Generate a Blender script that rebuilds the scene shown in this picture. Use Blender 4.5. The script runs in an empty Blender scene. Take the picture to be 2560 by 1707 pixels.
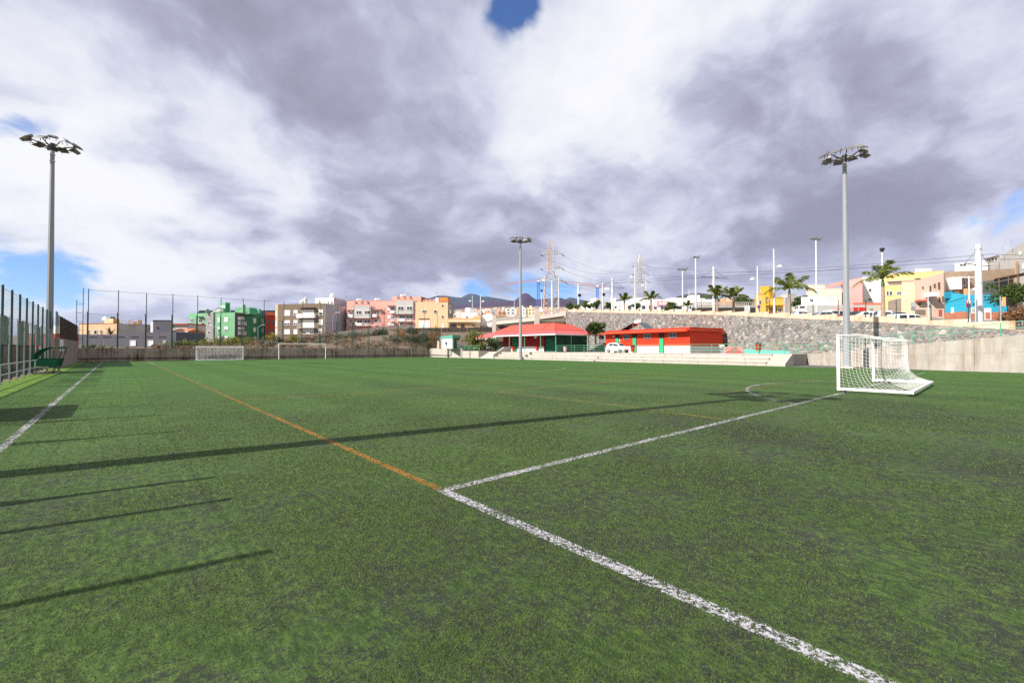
import bpy, math, random
import numpy as np
from mathutils import Vector

random.seed(7)
rng = np.random.default_rng(7)
R = math.radians
sc = bpy.context.scene
col = sc.collection

# ------------------------------------------------------------------ camera
F_PX, YAW, PITCH, CAM_H, CAM_X, CAM_Y = 1121.344, 0.7204, 0.0161, 1.7099, -2.9547, -4.6305
cam_data = bpy.data.cameras.new('camera')
cam = bpy.data.objects.new('camera', cam_data)
col.objects.link(cam)
cam_data.sensor_width = 36.0
cam_data.lens = F_PX / 2560 * 36.0
cam_data.clip_start = 0.05
cam_data.clip_end = 30000
cam.location = (CAM_X, CAM_Y, CAM_H)
FW = np.array([math.sin(YAW) * math.cos(PITCH), math.cos(YAW) * math.cos(PITCH), math.sin(PITCH)])
RT = np.array([math.cos(YAW), -math.sin(YAW), 0.0])
UP = np.cross(RT, FW)
FWH = np.array([math.sin(YAW), math.cos(YAW)])
CAM = np.array([CAM_X, CAM_Y, CAM_H])
cam.rotation_euler = Vector(FW).to_track_quat('-Z', 'Y').to_euler()
sc.camera = cam

# ------------------------------------------------------------------ sun, sky
SUN_EL = R(42)
SUN_AZ = R(9.5)
SUN_FROM = np.array([-math.cos(SUN_AZ) * math.cos(SUN_EL), math.sin(SUN_AZ) * math.cos(SUN_EL), math.sin(SUN_EL)])
sun_data = bpy.data.lights.new('sun', 'SUN')
sun_data.energy = 5.0
sun_data.angle = R(0.53)
sun_data.color = (1.0, 0.945, 0.86)
sun = bpy.data.objects.new('sun', sun_data)
col.objects.link(sun)
sun.location = (-40, 10, 60)
sun.rotation_euler = Vector(-SUN_FROM).to_track_quat('-Z', 'Y').to_euler()

sc.view_settings.view_transform = 'Standard'
sc.view_settings.look = 'None'
sc.view_settings.gamma = 1.0
sc.view_settings.exposure = 0.75
sc.cycles.use_denoising = False
sc.cycles.adaptive_threshold = 0.005
sc.cycles.max_bounces = 6
sc.cycles.transparent_max_bounces = 16


def ray(px, py):
    """direction through a picture point, one metre deep"""
    return FW + RT * (px - 1280) / F_PX + UP * (853.5 - py) / F_PX


def at_z(px, py, z=0.0):
    d = ray(px, py)
    return CAM + d * (z - CAM_H) / d[2]


def at_x(px, py, x):
    d = ray(px, py)
    return CAM + d * (x - CAM_X) / d[0]


def at_y(px, py, y):
    d = ray(px, py)
    return CAM + d * (y - CAM_Y) / d[1]


def at_d(px, py, D):
    return CAM + ray(px, py) * D


world = bpy.data.worlds.new('World')
sc.world = world
world.use_nodes = True


DARK = [(760, 170, 360, 0.26), (250, 70, 300, 0.20), (1130, 330, 240, 0.16), (1040, 110, 180, 0.12),
        (2060, 580, 290, 0.22), (2440, 450, 260, 0.17), (1640, 600, 230, 0.18), (1900, 200, 300, 0.06), (1260, 560, 180, 0.12),
        (640, 700, 200, 0.18), (2400, 650, 160, 0.12), (1080, 600, 200, 0.10),
        (130, 400, 180, -0.20), (480, 420, 240, -0.20), (260, 580, 240, -0.16), (740, 430, 150, -0.14),
        (1420, 140, 220, -0.14), (1420, 450, 190, -0.14), (2500, 555, 110, -0.26), (2360, 600, 80, -0.14)]
HOLE = [(1278, 35, 52, 0.95), (1310, 0, 34, 0.6), (40, 690, 60, 0.75), (170, 705, 55, 0.55),
        (95, 308, 30, 0.42), (0, 312, 28, 0.42), (1205, 742, 50, 0.9), (1340, 735, 50, 0.95), (1425, 740, 48, 0.7), (2545, 535, 40, 0.5)]


def build_sky():
    nt = world.node_tree
    N, L = nt.nodes, nt.links
    N.clear()

    def nd(t, **kw):
        n = N.new(t)
        for k, v in kw.items():
            setattr(n, k, v)
        return n

    def inp(sock, v):
        if hasattr(v, 'links'):
            L.new(v, sock)
        else:
            sock.default_value = v

    def m(op, a, b=0.0, c=0.0, clamp=False):
        n = nd('ShaderNodeMath', operation=op, use_clamp=clamp)
        inp(n.inputs[0], a); inp(n.inputs[1], b); inp(n.inputs[2], c)
        return n.outputs[0]

    def vm(op, a, b=(0, 0, 0), sc_=None):
        n = nd('ShaderNodeVectorMath', operation=op)
        inp(n.inputs[0], a); inp(n.inputs[1], b)
        if sc_ is not None:
            inp(n.inputs['Scale'], sc_)
        return n.outputs['Value'] if op == 'DOT_PRODUCT' else n.outputs[0]

    def smooth(v, lo, hi, a=0.0, b=1.0):
        n = nd('ShaderNodeMapRange', interpolation_type='SMOOTHSTEP')
        inp(n.inputs[0], v)
        for i, x in enumerate((lo, hi, a, b)):
            inp(n.inputs[i + 1], x)
        return n.outputs[0]

    def noise(v, scale, detail=6, rough=0.55, dist=0.0):
        n = nd('ShaderNodeTexNoise', noise_dimensions='3D')
        inp(n.inputs['Vector'], v); inp(n.inputs['Scale'], scale); inp(n.inputs['Detail'], detail)
        inp(n.inputs['Roughness'], rough); inp(n.inputs['Distortion'], dist)
        return n.outputs['Fac']

    def mix(f, a, b):
        n = nd('ShaderNodeMix', data_type='RGBA')
        inp(n.inputs[0], f); inp(n.inputs[6], a); inp(n.inputs[7], b)
        return n.outputs[2]

    tc = nd('ShaderNodeTexCoord')
    d = vm('NORMALIZE', tc.outputs['Generated'])
    sep = nd('ShaderNodeSeparateXYZ'); L.new(d, sep.inputs[0])
    dz = m('MAXIMUM', sep.outputs[2], 0.0)
    inv = m('DIVIDE', 1.0, m('ADD', dz, 0.42))
    plane = vm('SCALE', d, sc_=inv)            # the cloud deck seen in perspective
    warp = nd('ShaderNodeTexNoise'); L.new(plane, warp.inputs['Vector'])
    warp.inputs['Scale'].default_value = 2.2; warp.inputs['Detail'].default_value = 4
    wv = vm('SCALE', vm('SUBTRACT', warp.outputs['Color'], (0.5, 0.5, 0.5)), sc_=0.30)
    pw = vm('ADD', plane, wv)
    sh = np.array([SUN_FROM[0], SUN_FROM[1], 0.5])
    off = lambda k: vm('ADD', pw, tuple(float(x) * k for x in sh))
    n1, n1b = noise(pw, 2.3, 8, 0.50), noise(off(0.07), 2.3, 8, 0.50)
    n2, n2b = noise(pw, 6.0, 8, 0.52), noise(off(0.03), 6.0, 8, 0.52)
    n3 = noise(pw, 17.0, 6, 0.55)

    # where the photograph's deck is thick (dark), thin (bright) or open; the edges of each patch are torn by the noise
    jit = vm('ADD', d, vm('SCALE', vm('SUBTRACT', warp.outputs['Color'], (0.5, 0.5, 0.5)), sc_=0.22))
    tear = nd('ShaderNodeTexNoise'); L.new(pw, tear.inputs['Vector'])
    tear.inputs['Scale'].default_value = 7.0; tear.inputs['Detail'].default_value = 6
    jit = vm('NORMALIZE', vm('ADD', jit, vm('SCALE', vm('SUBTRACT', tear.outputs['Color'], (0.5, 0.5, 0.5)), sc_=0.10)))
    jit2 = vm('NORMALIZE', vm('ADD', d, vm('SCALE', vm('SUBTRACT', tear.outputs['Color'], (0.5, 0.5, 0.5)), sc_=0.11)))

    def blob(px, py, rad_px, base):
        c = ray(px, py); c = c / np.linalg.norm(c)
        dp = vm('DOT_PRODUCT', base, tuple(float(x) for x in c))
        k = 2.0 / (rad_px / F_PX) ** 2
        return m('POWER', 2.718, m('MULTIPLY_ADD', dp, k, -k))

    def total(items, base):
        s = None
        for (px, py, rp, w) in items:
            v = m('MULTIPLY', blob(px, py, rp, base), w)
            s = v if s is None else m('ADD', s, v)
        return s
    dark = total(DARK, jit)
    hole = total(HOLE, jit2)
    # shading of the deck: its thickness, and the side turned to the sun
    relief = m('ADD', m('MULTIPLY', m('SUBTRACT', n1b, n1), 0.9), m('MULTIPLY', m('SUBTRACT', n2b, n2), 0.6))
    thick = m('ADD', m('MULTIPLY', m('SUBTRACT', n1, 0.5), 0.95), m('ADD', m('MULTIPLY', m('SUBTRACT', n2, 0.5), 0.52), m('MULTIPLY', m('SUBTRACT', n3, 0.5), 0.22)))
    edge = m('MULTIPLY', smooth(m('ADD', n1, m('MULTIPLY', n2, 0.35)), 0.62, 0.76), 0.14)      # firm borders between the billows
    t = m('ADD', m('ADD', m('ADD', thick, edge), m('ADD', dark, -0.09)), relief)
    lum = smooth(t, -0.44, 0.58, 0.0, 1.0)
    ramp = nd('ShaderNodeValToRGB')
    L.new(lum, ramp.inputs[0])
    e = ramp.color_ramp.elements
    e[0].position = 0.0; e[0].color = (0.98, 0.98, 1.00, 1)
    e[1].position = 1.0; e[1].color = (0.32, 0.32, 0.42, 1)
    for pos, c in ((0.25, (0.83, 0.85, 0.93)), (0.50, (0.63, 0.65, 0.79)), (0.75, (0.44, 0.445, 0.585))):
        k = e.new(pos); k.color = c + (1,)
    cover = m('ADD', m('ADD', m('MULTIPLY', m('SUBTRACT', n2, 0.5), 1.0), m('MULTIPLY', m('SUBTRACT', n3, 0.5), 0.7)), m('SUBTRACT', 1.0, m('MULTIPLY', hole, 1.15)))
    cov = smooth(cover, 0.10, 0.80)
    sky = nd('ShaderNodeTexSky', sky_type='NISHITA')
    sky.sun_disc = False
    sky.sun_elevation = SUN_EL
    sky.sun_rotation = math.atan2(SUN_FROM[0], SUN_FROM[1])
    sky.altitude = 100; sky.air_density = 1.0; sky.dust_density = 0.0; sky.ozone_density = 4.0
    cloud = vm('SCALE', ramp.outputs[0], sc_=9.6)
    c = mix(cov, vm('MULTIPLY', sky.outputs[0], (1.0, 1.2, 1.55)), cloud)
    bg = nd('ShaderNodeBackground')
    bg.inputs['Strength'].default_value = 0.062
    L.new(c, bg.inputs['Color'])
    out = nd('ShaderNodeOutputWorld')
    L.new(bg.outputs[0], out.inputs['Surface'])


build_sky()

# ------------------------------------------------------------------ materials
MATS = {}


def tree_of(name):
    mt = bpy.data.materials.new(name)
    mt.use_nodes = True
    nt = mt.node_tree
    b = nt.nodes['Principled BSDF']
    return mt, nt, b


class NT:
    """small node helper"""
    def __init__(s, nt):
        s.nt = nt

    def nd(s, t, **kw):
        n = s.nt.nodes.new(t)
        for k, v in kw.items():
            setattr(n, k, v)
        return n

    def inp(s, sock, v):
        if hasattr(v, 'links'):
            s.nt.links.new(v, sock)
        else:
            sock.default_value = v

    def math(s, op, a, b=0.0, clamp=False):
        n = s.nd('ShaderNodeMath', operation=op, use_clamp=clamp)
        s.inp(n.inputs[0], a); s.inp(n.inputs[1], b)
        return n.outputs[0]

    def pos(s, scale=(1, 1, 1)):
        g = s.nd('ShaderNodeNewGeometry')
        mp = s.nd('ShaderNodeMapping')
        s.nt.links.new(g.outputs['Position'], mp.inputs['Vector'])
        mp.inputs['Scale'].default_value = scale
        return mp.outputs[0]

    def noise(s, v, scale, detail=4, rough=0.55, dist=0.0):
        n = s.nd('ShaderNodeTexNoise')
        s.inp(n.inputs['Vector'], v); s.inp(n.inputs['Scale'], scale); s.inp(n.inputs['Detail'], detail)
        s.inp(n.inputs['Roughness'], rough); s.inp(n.inputs['Distortion'], dist)
        return n.outputs['Fac']

    def remap(s, v, lo, hi, a=0.0, b=1.0):
        n = s.nd('ShaderNodeMapRange')
        s.inp(n.inputs[0], v)
        for i, x in enumerate((lo, hi, a, b)):
            s.inp(n.inputs[i + 1], x)
        return n.outputs[0]

    def mix(s, f, a, b):
        n = s.nd('ShaderNodeMix', data_type='RGBA')
        s.inp(n.inputs[0], f)
        s.inp(n.inputs[6], a if hasattr(a, 'links') else tuple(a)[:3] + (1,))
        s.inp(n.inputs[7], b if hasattr(b, 'links') else tuple(b)[:3] + (1,))
        return n.outputs[2]

    def bump(s, h, strength, dist, bsdf):
        n = s.nd('ShaderNodeBump')
        n.inputs['Strength'].default_value = strength
        n.inputs['Distance'].default_value = dist
        s.inp(n.inputs['Height'], h)
        s.nt.links.new(n.outputs[0], bsdf.inputs['Normal'])


def sc3(c, k):
    return tuple(max(0.0, min(1.0, x * k)) for x in c)


def mat(name, c, rough=0.75, var=0.12, scale=1.5, bump=0.0, bscale=12.0, metal=0.0, stain=None, stain_amt=0.5, stain_scale=(1.2, 1.2, 0.10), spec=0.3, lo=0.52, hi=0.75):
    """a painted or raw surface: colour with two sizes of mottling, optional runs of dirt, fine relief"""
    if name in MATS:
        return MATS[name]
    mt, nt, b = tree_of(name)
    h = NT(nt)
    p = h.pos()
    n1 = h.noise(p, scale, 5, 0.6)
    n2 = h.noise(p, scale * 9, 3, 0.6)
    f = h.math('ADD', h.math('MULTIPLY', n1, 0.65), h.math('MULTIPLY', n2, 0.35))
    f = h.remap(f, 0.32, 0.68)
    cc = h.mix(f, sc3(c, 1 - var), sc3(c, 1 + var * 0.8))
    if stain is not None:
        q = h.pos(stain_scale)
        s1 = h.noise(q, 1.0, 6, 0.65)
        s2 = h.noise(p, 0.55, 4, 0.6)
        s = h.math('MULTIPLY', h.remap(s1, lo, hi), h.remap(s2, 0.35, 0.62))
        cc = h.mix(h.math('MULTIPLY', s, stain_amt, True), cc, stain)
    nt.links.new(cc, b.inputs['Base Color'])
    b.inputs['Roughness'].default_value = rough
    b.inputs['Metallic'].default_value = metal
    b.inputs['Specular IOR Level'].default_value = spec
    if bump > 0:
        h.bump(h.noise(p, bscale, 5, 0.65), bump, 0.02, b)
    MATS[name] = mt
    return mt


def leaf_mat(name, c, c2, scale=6.0, trans=0.35):
    if name in MATS:
        return MATS[name]
    mt, nt, b = tree_of(name)
    h = NT(nt)
    p = h.pos()
    f = h.remap(h.noise(p, scale, 3, 0.6), 0.36, 0.64)
    g = h.remap(h.noise(p, scale * 0.22, 2, 0.5), 0.4, 0.6)
    cc = h.mix(f, c, c2)
    cc = h.mix(h.math('MULTIPLY', g, 0.35), cc, sc3(c, 0.55))
    nt.links.new(cc, b.inputs['Base Color'])
    b.inputs['Roughness'].default_value = 0.55
    b.inputs['Specular IOR Level'].default_value = 0.25
    tr = h.nd('ShaderNodeBsdfTranslucent')
    nt.links.new(cc, tr.inputs['Color'])
    ms = h.nd('ShaderNodeMixShader')
    ms.inputs[0].default_value = trans
    nt.links.new(b.outputs[0], ms.inputs[1]); nt.links.new(tr.outputs[0], ms.inputs[2])
    nt.links.new(ms.outputs[0], nt.nodes['Material Output'].inputs['Surface'])
    MATS[name] = mt
    return mt


def glass_mat(name, c=(0.03, 0.04, 0.05)):
    if name in MATS:
        return MATS[name]
    mt, nt, b = tree_of(name)
    b.inputs['Base Color'].default_value = c + (1,)
    b.inputs['Roughness'].default_value = 0.06
    b.inputs['Specular IOR Level'].default_value = 0.6
    MATS[name] = mt
    return mt


# ------------------------------------------------------------------ mesh and object helpers
WL = {}


class MB:
    def __init__(s):
        s.v = []; s.f = []

    def add(s, vs, fs):
        o = len(s.v)
        s.v.extend([tuple(float(c) for c in x) for x in vs])
        s.f.extend([tuple(i + o for i in f) for f in fs])
        return s

    BOXF = [(0, 3, 2, 1), (4, 5, 6, 7), (0, 1, 5, 4), (1, 2, 6, 5), (2, 3, 7, 6), (3, 0, 4, 7)]

    def box(s, x0, x1, y0, y1, z0, z1):
        return s.add([(x0, y0, z0), (x1, y0, z0), (x1, y1, z0), (x0, y1, z0), (x0, y0, z1), (x1, y0, z1), (x1, y1, z1), (x0, y1, z1)], s.BOXF)

    def hexa(s, bottom, top):
        return s.add(list(bottom) + list(top), s.BOXF)

    def bar(s, p, q, w, h=None, up=(0, 0, 1)):
        p, q = np.array(p, float), np.array(q, float)
        h = w if h is None else h
        d = q - p; d = d / (np.linalg.norm(d) + 1e-9)
        u = np.array(up, float)
        if abs(d @ u) > 0.98:
            u = np.array([0, 1.0, 0]) if abs(d[1]) < 0.9 else np.array([1.0, 0, 0])
        a = np.cross(d, u); a /= np.linalg.norm(a)
        b = np.cross(a, d)
        a = a * w / 2; b = b * h / 2
        return s.add([p - a - b, p + a - b, p + a + b, p - a + b, q - a - b, q + a - b, q + a + b, q - a + b], s.BOXF)

    def tube(s, pts, r, n=6, cap=True, ph=0.0):
        pts = [np.array(p, float) for p in pts]
        rs = r if hasattr(r, '__len__') else [r] * len(pts)
        o = len(s.v)
        prev = None
        for i, p in enumerate(pts):
            d = pts[min(i + 1, len(pts) - 1)] - pts[max(i - 1, 0)]
            d = d / (np.linalg.norm(d) + 1e-9)
            if prev is None:
                u = np.array([0, 0, 1.0]) if abs(d[2]) < 0.9 else np.array([1.0, 0, 0])
                a = np.cross(d, u)
            else:
                a = prev - d * (prev @ d)
            a /= np.linalg.norm(a) + 1e-9
            prev = a
            b = np.cross(d, a)
            for k in range(n):
                t = 2 * math.pi * k / n + ph
                s.v.append(tuple(p + (a * math.cos(t) + b * math.sin(t)) * rs[i]))
        for i in range(len(pts) - 1):
            for k in range(n):
                k2 = (k + 1) % n
                s.f.append((o + i * n + k, o + i * n + k2, o + (i + 1) * n + k2, o + (i + 1) * n + k))
        if cap:
            s.f.append(tuple(o + k for k in range(n))[::-1])
            s.f.append(tuple(o + (len(pts) - 1) * n + k for k in range(n)))
        return s

    def prism(s, poly, z0, z1):
        n = len(poly)
        z0s = z0 if hasattr(z0, '__len__') else [z0] * n
        z1s = z1 if hasattr(z1, '__len__') else [z1] * n
        vs = [(p[0], p[1], z0s[i]) for i, p in enumerate(poly)] + [(p[0], p[1], z1s[i]) for i, p in enumerate(poly)]
        fs = [tuple(range(n))[::-1], tuple(range(n, 2 * n))] + [(i, (i + 1) % n, n + (i + 1) % n, n + i) for i in range(n)]
        return s.add(vs, fs)

    def slab(s, outline, off):
        """closed outline of 3-D points swept by the vector off"""
        n = len(outline)
        off = np.array(off, float)
        vs = [np.array(p, float) for p in outline] + [np.array(p, float) + off for p in outline]
        fs = [tuple(range(n))[::-1], tuple(range(n, 2 * n))] + [(i, (i + 1) % n, n + (i + 1) % n, n + i) for i in range(n)]
        return s.add(vs, fs)

    def quad(s, a, b, c, d):
        return s.add([a, b, c, d], [(0, 1, 2, 3)])

    def disc(s, c, nrm, r, th, n=16):
        c = np.array(c, float); nrm = np.array(nrm, float); nrm /= np.linalg.norm(nrm)
        return s.tube([c - nrm * th / 2, c + nrm * th / 2], r, n)

    def build(s, name, m, parent=None, smooth=False, origin=None):
        v = np.array(s.v, dtype=float)
        if parent is not None:
            o = np.array(WL[parent.name])
        elif origin is not None:
            o = np.array(origin, float)
        else:
            lo, hi = v.min(0), v.max(0)
            o = np.array([(lo[0] + hi[0]) / 2, (lo[1] + hi[1]) / 2, lo[2]])
        me = bpy.data.meshes.new(name)
        me.from_pydata((v - o).tolist(), [], s.f)
        for x in (m if isinstance(m, (list, tuple)) else [m]):
            me.materials.append(x)
        if smooth:
            me.polygons.foreach_set('use_smooth', [True] * len(me.polygons))
            try:
                me.set_sharp_from_angle(angle=R(40))
            except Exception:
                pass
        ob = bpy.data.objects.new(name, me)
        col.objects.link(ob)
        if parent is not None:
            ob.parent = parent
        else:
            ob.location = o
        WL[ob.name] = tuple(o)
        return ob


def big_mesh(name, verts, faces, m, parent=None, smooth=False, origin=(0, 0, 0)):
    """arrays straight into a mesh; faces is an (n, k) array"""
    verts = np.asarray(verts, dtype=np.float32) - np.asarray(origin if parent is None else WL[parent.name], dtype=np.float32)
    faces = np.asarray(faces, dtype=np.int32)
    k = faces.shape[1]
    me = bpy.data.meshes.new(name)
    me.vertices.add(len(verts)); me.vertices.foreach_set('co', verts.ravel())
    me.loops.add(faces.size); me.loops.foreach_set('vertex_index', faces.ravel())
    me.polygons.add(len(faces))
    me.polygons.foreach_set('loop_start', np.arange(0, faces.size, k, dtype=np.int32))
    me.polygons.foreach_set('loop_total', np.full(len(faces), k, dtype=np.int32))
    if smooth:
        me.polygons.foreach_set('use_smooth', np.ones(len(faces), dtype=bool))
    me.update(calc_edges=True)
    me.validate()
    me.materials.append(m)
    ob = bpy.data.objects.new(name, me)
    col.objects.link(ob)
    if parent is not None:
        ob.parent = parent
        WL[ob.name] = WL[parent.name]
    else:
        ob.location = origin
        WL[ob.name] = tuple(origin)
    return ob


def tag(o, label=None, cat=None, group=None, kind=None):
    if label: o['label'] = label
    if cat: o['category'] = cat
    if group: o['group'] = group
    if kind: o['kind'] = kind
    return o


def thing(name, label, cat, loc, group=None):
    o = bpy.data.objects.new(name, None)
    col.objects.link(o)
    o.empty_display_size = 0.3
    o.location = tuple(float(x) for x in loc)
    WL[o.name] = tuple(float(x) for x in loc)
    return tag(o, label, cat, group, 'thing')


ORD = ('first', 'second', 'third', 'fourth', 'fifth', 'sixth', 'seventh', 'eighth', 'ninth', 'tenth', 'eleventh', 'twelfth')


def structure(ob):
    ob['kind'] = 'structure'
    return ob


def copy_tree(src, loc, rotz=0.0, label=None, group=None):
    c = src.copy(); col.objects.link(c)
    c.location = tuple(float(x) for x in loc); c.rotation_euler = (0, 0, rotz)
    WL[c.name] = tuple(c.location)
    tag(c, label, None, group)
    for ch in list(src.children):
        k = ch.copy(); col.objects.link(k); k.parent = c
        for g in list(ch.children):
            j = g.copy(); col.objects.link(j); j.parent = k
    return c


def grid_mesh(name, pts, m, smooth=True):
    """pts: rows x cols x 3"""
    pts = np.asarray(pts, float)
    r_, c_ = pts.shape[:2]
    idx = np.arange(r_ * c_).reshape(r_, c_)
    f = np.stack([idx[:-1, :-1], idx[:-1, 1:], idx[1:, 1:], idx[1:, :-1]], -1).reshape(-1, 4)
    return big_mesh(name, pts.reshape(-1, 3), f, m, smooth=smooth)


def fbm(x, y, seed=0, octaves=5):
    """cheap smooth value noise for terrain and shapes"""
    x = np.asarray(x, float); y = np.asarray(y, float)
    out = np.zeros(np.broadcast(x, y).shape); amp = 0.5
    for o in range(octaves):
        xi = np.floor(x).astype(int); yi = np.floor(y).astype(int)
        xf = x - xi; yf = y - yi
        u = xf * xf * (3 - 2 * xf); v = yf * yf * (3 - 2 * yf)

        def hsh(a, b):
            n = (a * 374761393 + b * 668265263 + (seed + o) * 1442695041) & 0x7fffffff
            n = ((n ^ (n >> 13)) * 1274126177) & 0x7fffffff
            return (n & 0xffff) / 65535.0
        out = out + amp * ((hsh(xi, yi) * (1 - u) + hsh(xi + 1, yi) * u) * (1 - v) + (hsh(xi, yi + 1) * (1 - u) + hsh(xi + 1, yi + 1) * u) * v)
        x = x * 2.03; y = y * 2.03; amp *= 0.5
    return out


def leaf_cloud(mb_name, centres, radii, n, size, m, parent, squash=0.8, seed=1, up=0.0):
    """n leaf-sized quads spread through ellipsoids"""
    g = np.random.default_rng(seed)
    centres = np.asarray(centres, float); radii = np.asarray(radii, float)
    w = radii ** 2; w = w / w.sum()
    k = g.choice(len(centres), n, p=w)
    d = g.normal(size=(n, 3)); d /= np.linalg.norm(d, axis=1)[:, None]
    rr = radii[k] * (0.45 + 0.55 * g.random(n) ** 0.5) * (1 + 0.18 * g.normal(size=n))
    c = centres[k] + d * rr[:, None] * np.array([1, 1, squash])
    nrm = d * 0.7 + g.normal(size=(n, 3)) * 0.6 + np.array([0, 0, 0.35 + up])
    nrm /= np.linalg.norm(nrm, axis=1)[:, None]
    a = np.cross(nrm, g.normal(size=(n, 3))); a /= np.linalg.norm(a, axis=1)[:, None]
    b = np.cross(nrm, a)
    s = size * (0.6 + 0.8 * g.random(n))
    a = a * s[:, None]; b = b * (s * 0.5)[:, None]
    v = np.stack([c - a, c - b * 0.9, c + a, c + b], 1).reshape(-1, 3)
    f = np.arange(4 * n).reshape(n, 4)
    return big_mesh(mb_name, v, f, m, parent=parent)

# ------------------------------------------------------------------ palette
white_paint = mat('white_paint', (0.80, 0.80, 0.78), 0.45, 0.05, 2)
white_wall = mat('white_wall', (0.78, 0.77, 0.74), 0.85, 0.06, 0.6, stain=(0.45, 0.42, 0.38), stain_amt=0.25)
steel = mat('galvanised_steel', (0.42, 0.44, 0.45), 0.42, 0.10, 3, metal=0.55)
mast_steel = mat('mast_steel', (0.27, 0.285, 0.305), 0.6, 0.08, 1.2)
dark_metal = mat('dark_metal', (0.035, 0.035, 0.035), 0.5, 0.2, 5)
lamp_body = mat('lamp_body', (0.16, 0.155, 0.14), 0.5, 0.2, 4, metal=0.3)
lamp_glass = glass_mat('lamp_glass', (0.10, 0.10, 0.09))
fence_green = mat('fence_green', (0.012, 0.060, 0.045), 0.5, 0.2, 4)
rail_green = mat('rail_green', (0.10, 0.33, 0.19), 0.5, 0.12, 4)
door_green = mat('door_green', (0.010, 0.20, 0.075), 0.5, 0.10, 3)
dugout_green = mat('dugout_green', (0.005, 0.11, 0.05), 0.4, 0.12, 3)
wire_green = mat('wire_green', (0.02, 0.075, 0.055), 0.55, 0.2, 4)
net_white = mat('net_white', (0.78, 0.78, 0.76), 0.8, 0.05, 3)
rope_dark = mat('rope_dark', (0.08, 0.07, 0.07), 0.8, 0.2, 10)
black_rubber = mat('black_rubber', (0.012, 0.012, 0.012), 0.6, 0.2, 5)
concrete_pale = mat('concrete_pale', (0.43, 0.395, 0.35), 0.9, 0.13, 0.8, 0.25, 30, stain=(0.24, 0.17, 0.11), stain_amt=0.55)
concrete_rust = mat('concrete_rust', (0.38, 0.31, 0.25), 0.9, 0.18, 0.9, 0.35, 20, stain=(0.11, 0.055, 0.032), stain_amt=1.0, stain_scale=(4.5, 4.5, 0.10), lo=0.40, hi=0.56)
concrete_brown = mat('concrete_brown', (0.25, 0.20, 0.165), 0.9, 0.2, 1.2, 0.3, 20, stain=(0.10, 0.05, 0.03), stain_amt=0.7, stain_scale=(2, 2, 0.2))
block_rust = mat('block_rust', (0.22, 0.135, 0.095), 0.9, 0.3, 1.0, 0.4, 18, stain=(0.05, 0.035, 0.025), stain_amt=0.8)
reed_brown = mat('reed_brown', (0.055, 0.030, 0.018), 0.9, 0.35, 6, 0.5, 30)
asphalt = mat('asphalt', (0.10, 0.098, 0.095), 0.9, 0.2, 1.2, 0.3, 60)
earth = mat('bare_earth', (0.135, 0.097, 0.070), 0.95, 0.35, 0.35, 0.6, 3, stain=(0.12, 0.085, 0.045), stain_amt=0.8, stain_scale=(0.3, 0.3, 0.3))
wood_grey = mat('weathered_wood', (0.30, 0.26, 0.20), 0.85, 0.25, 8, 0.3, 40)
red_bin = mat('red_bin', (0.50, 0.025, 0.018), 0.45, 0.12, 4)
glass_dark = glass_mat('window_glass')
glass_blue = glass_mat('window_glass_blue', (0.05, 0.09, 0.12))
shutter_white = mat('shutter_white', (0.80, 0.79, 0.76), 0.6, 0.06, 3)
frame_white = mat('frame_white', (0.76, 0.76, 0.75), 0.5, 0.05, 3)


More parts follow.
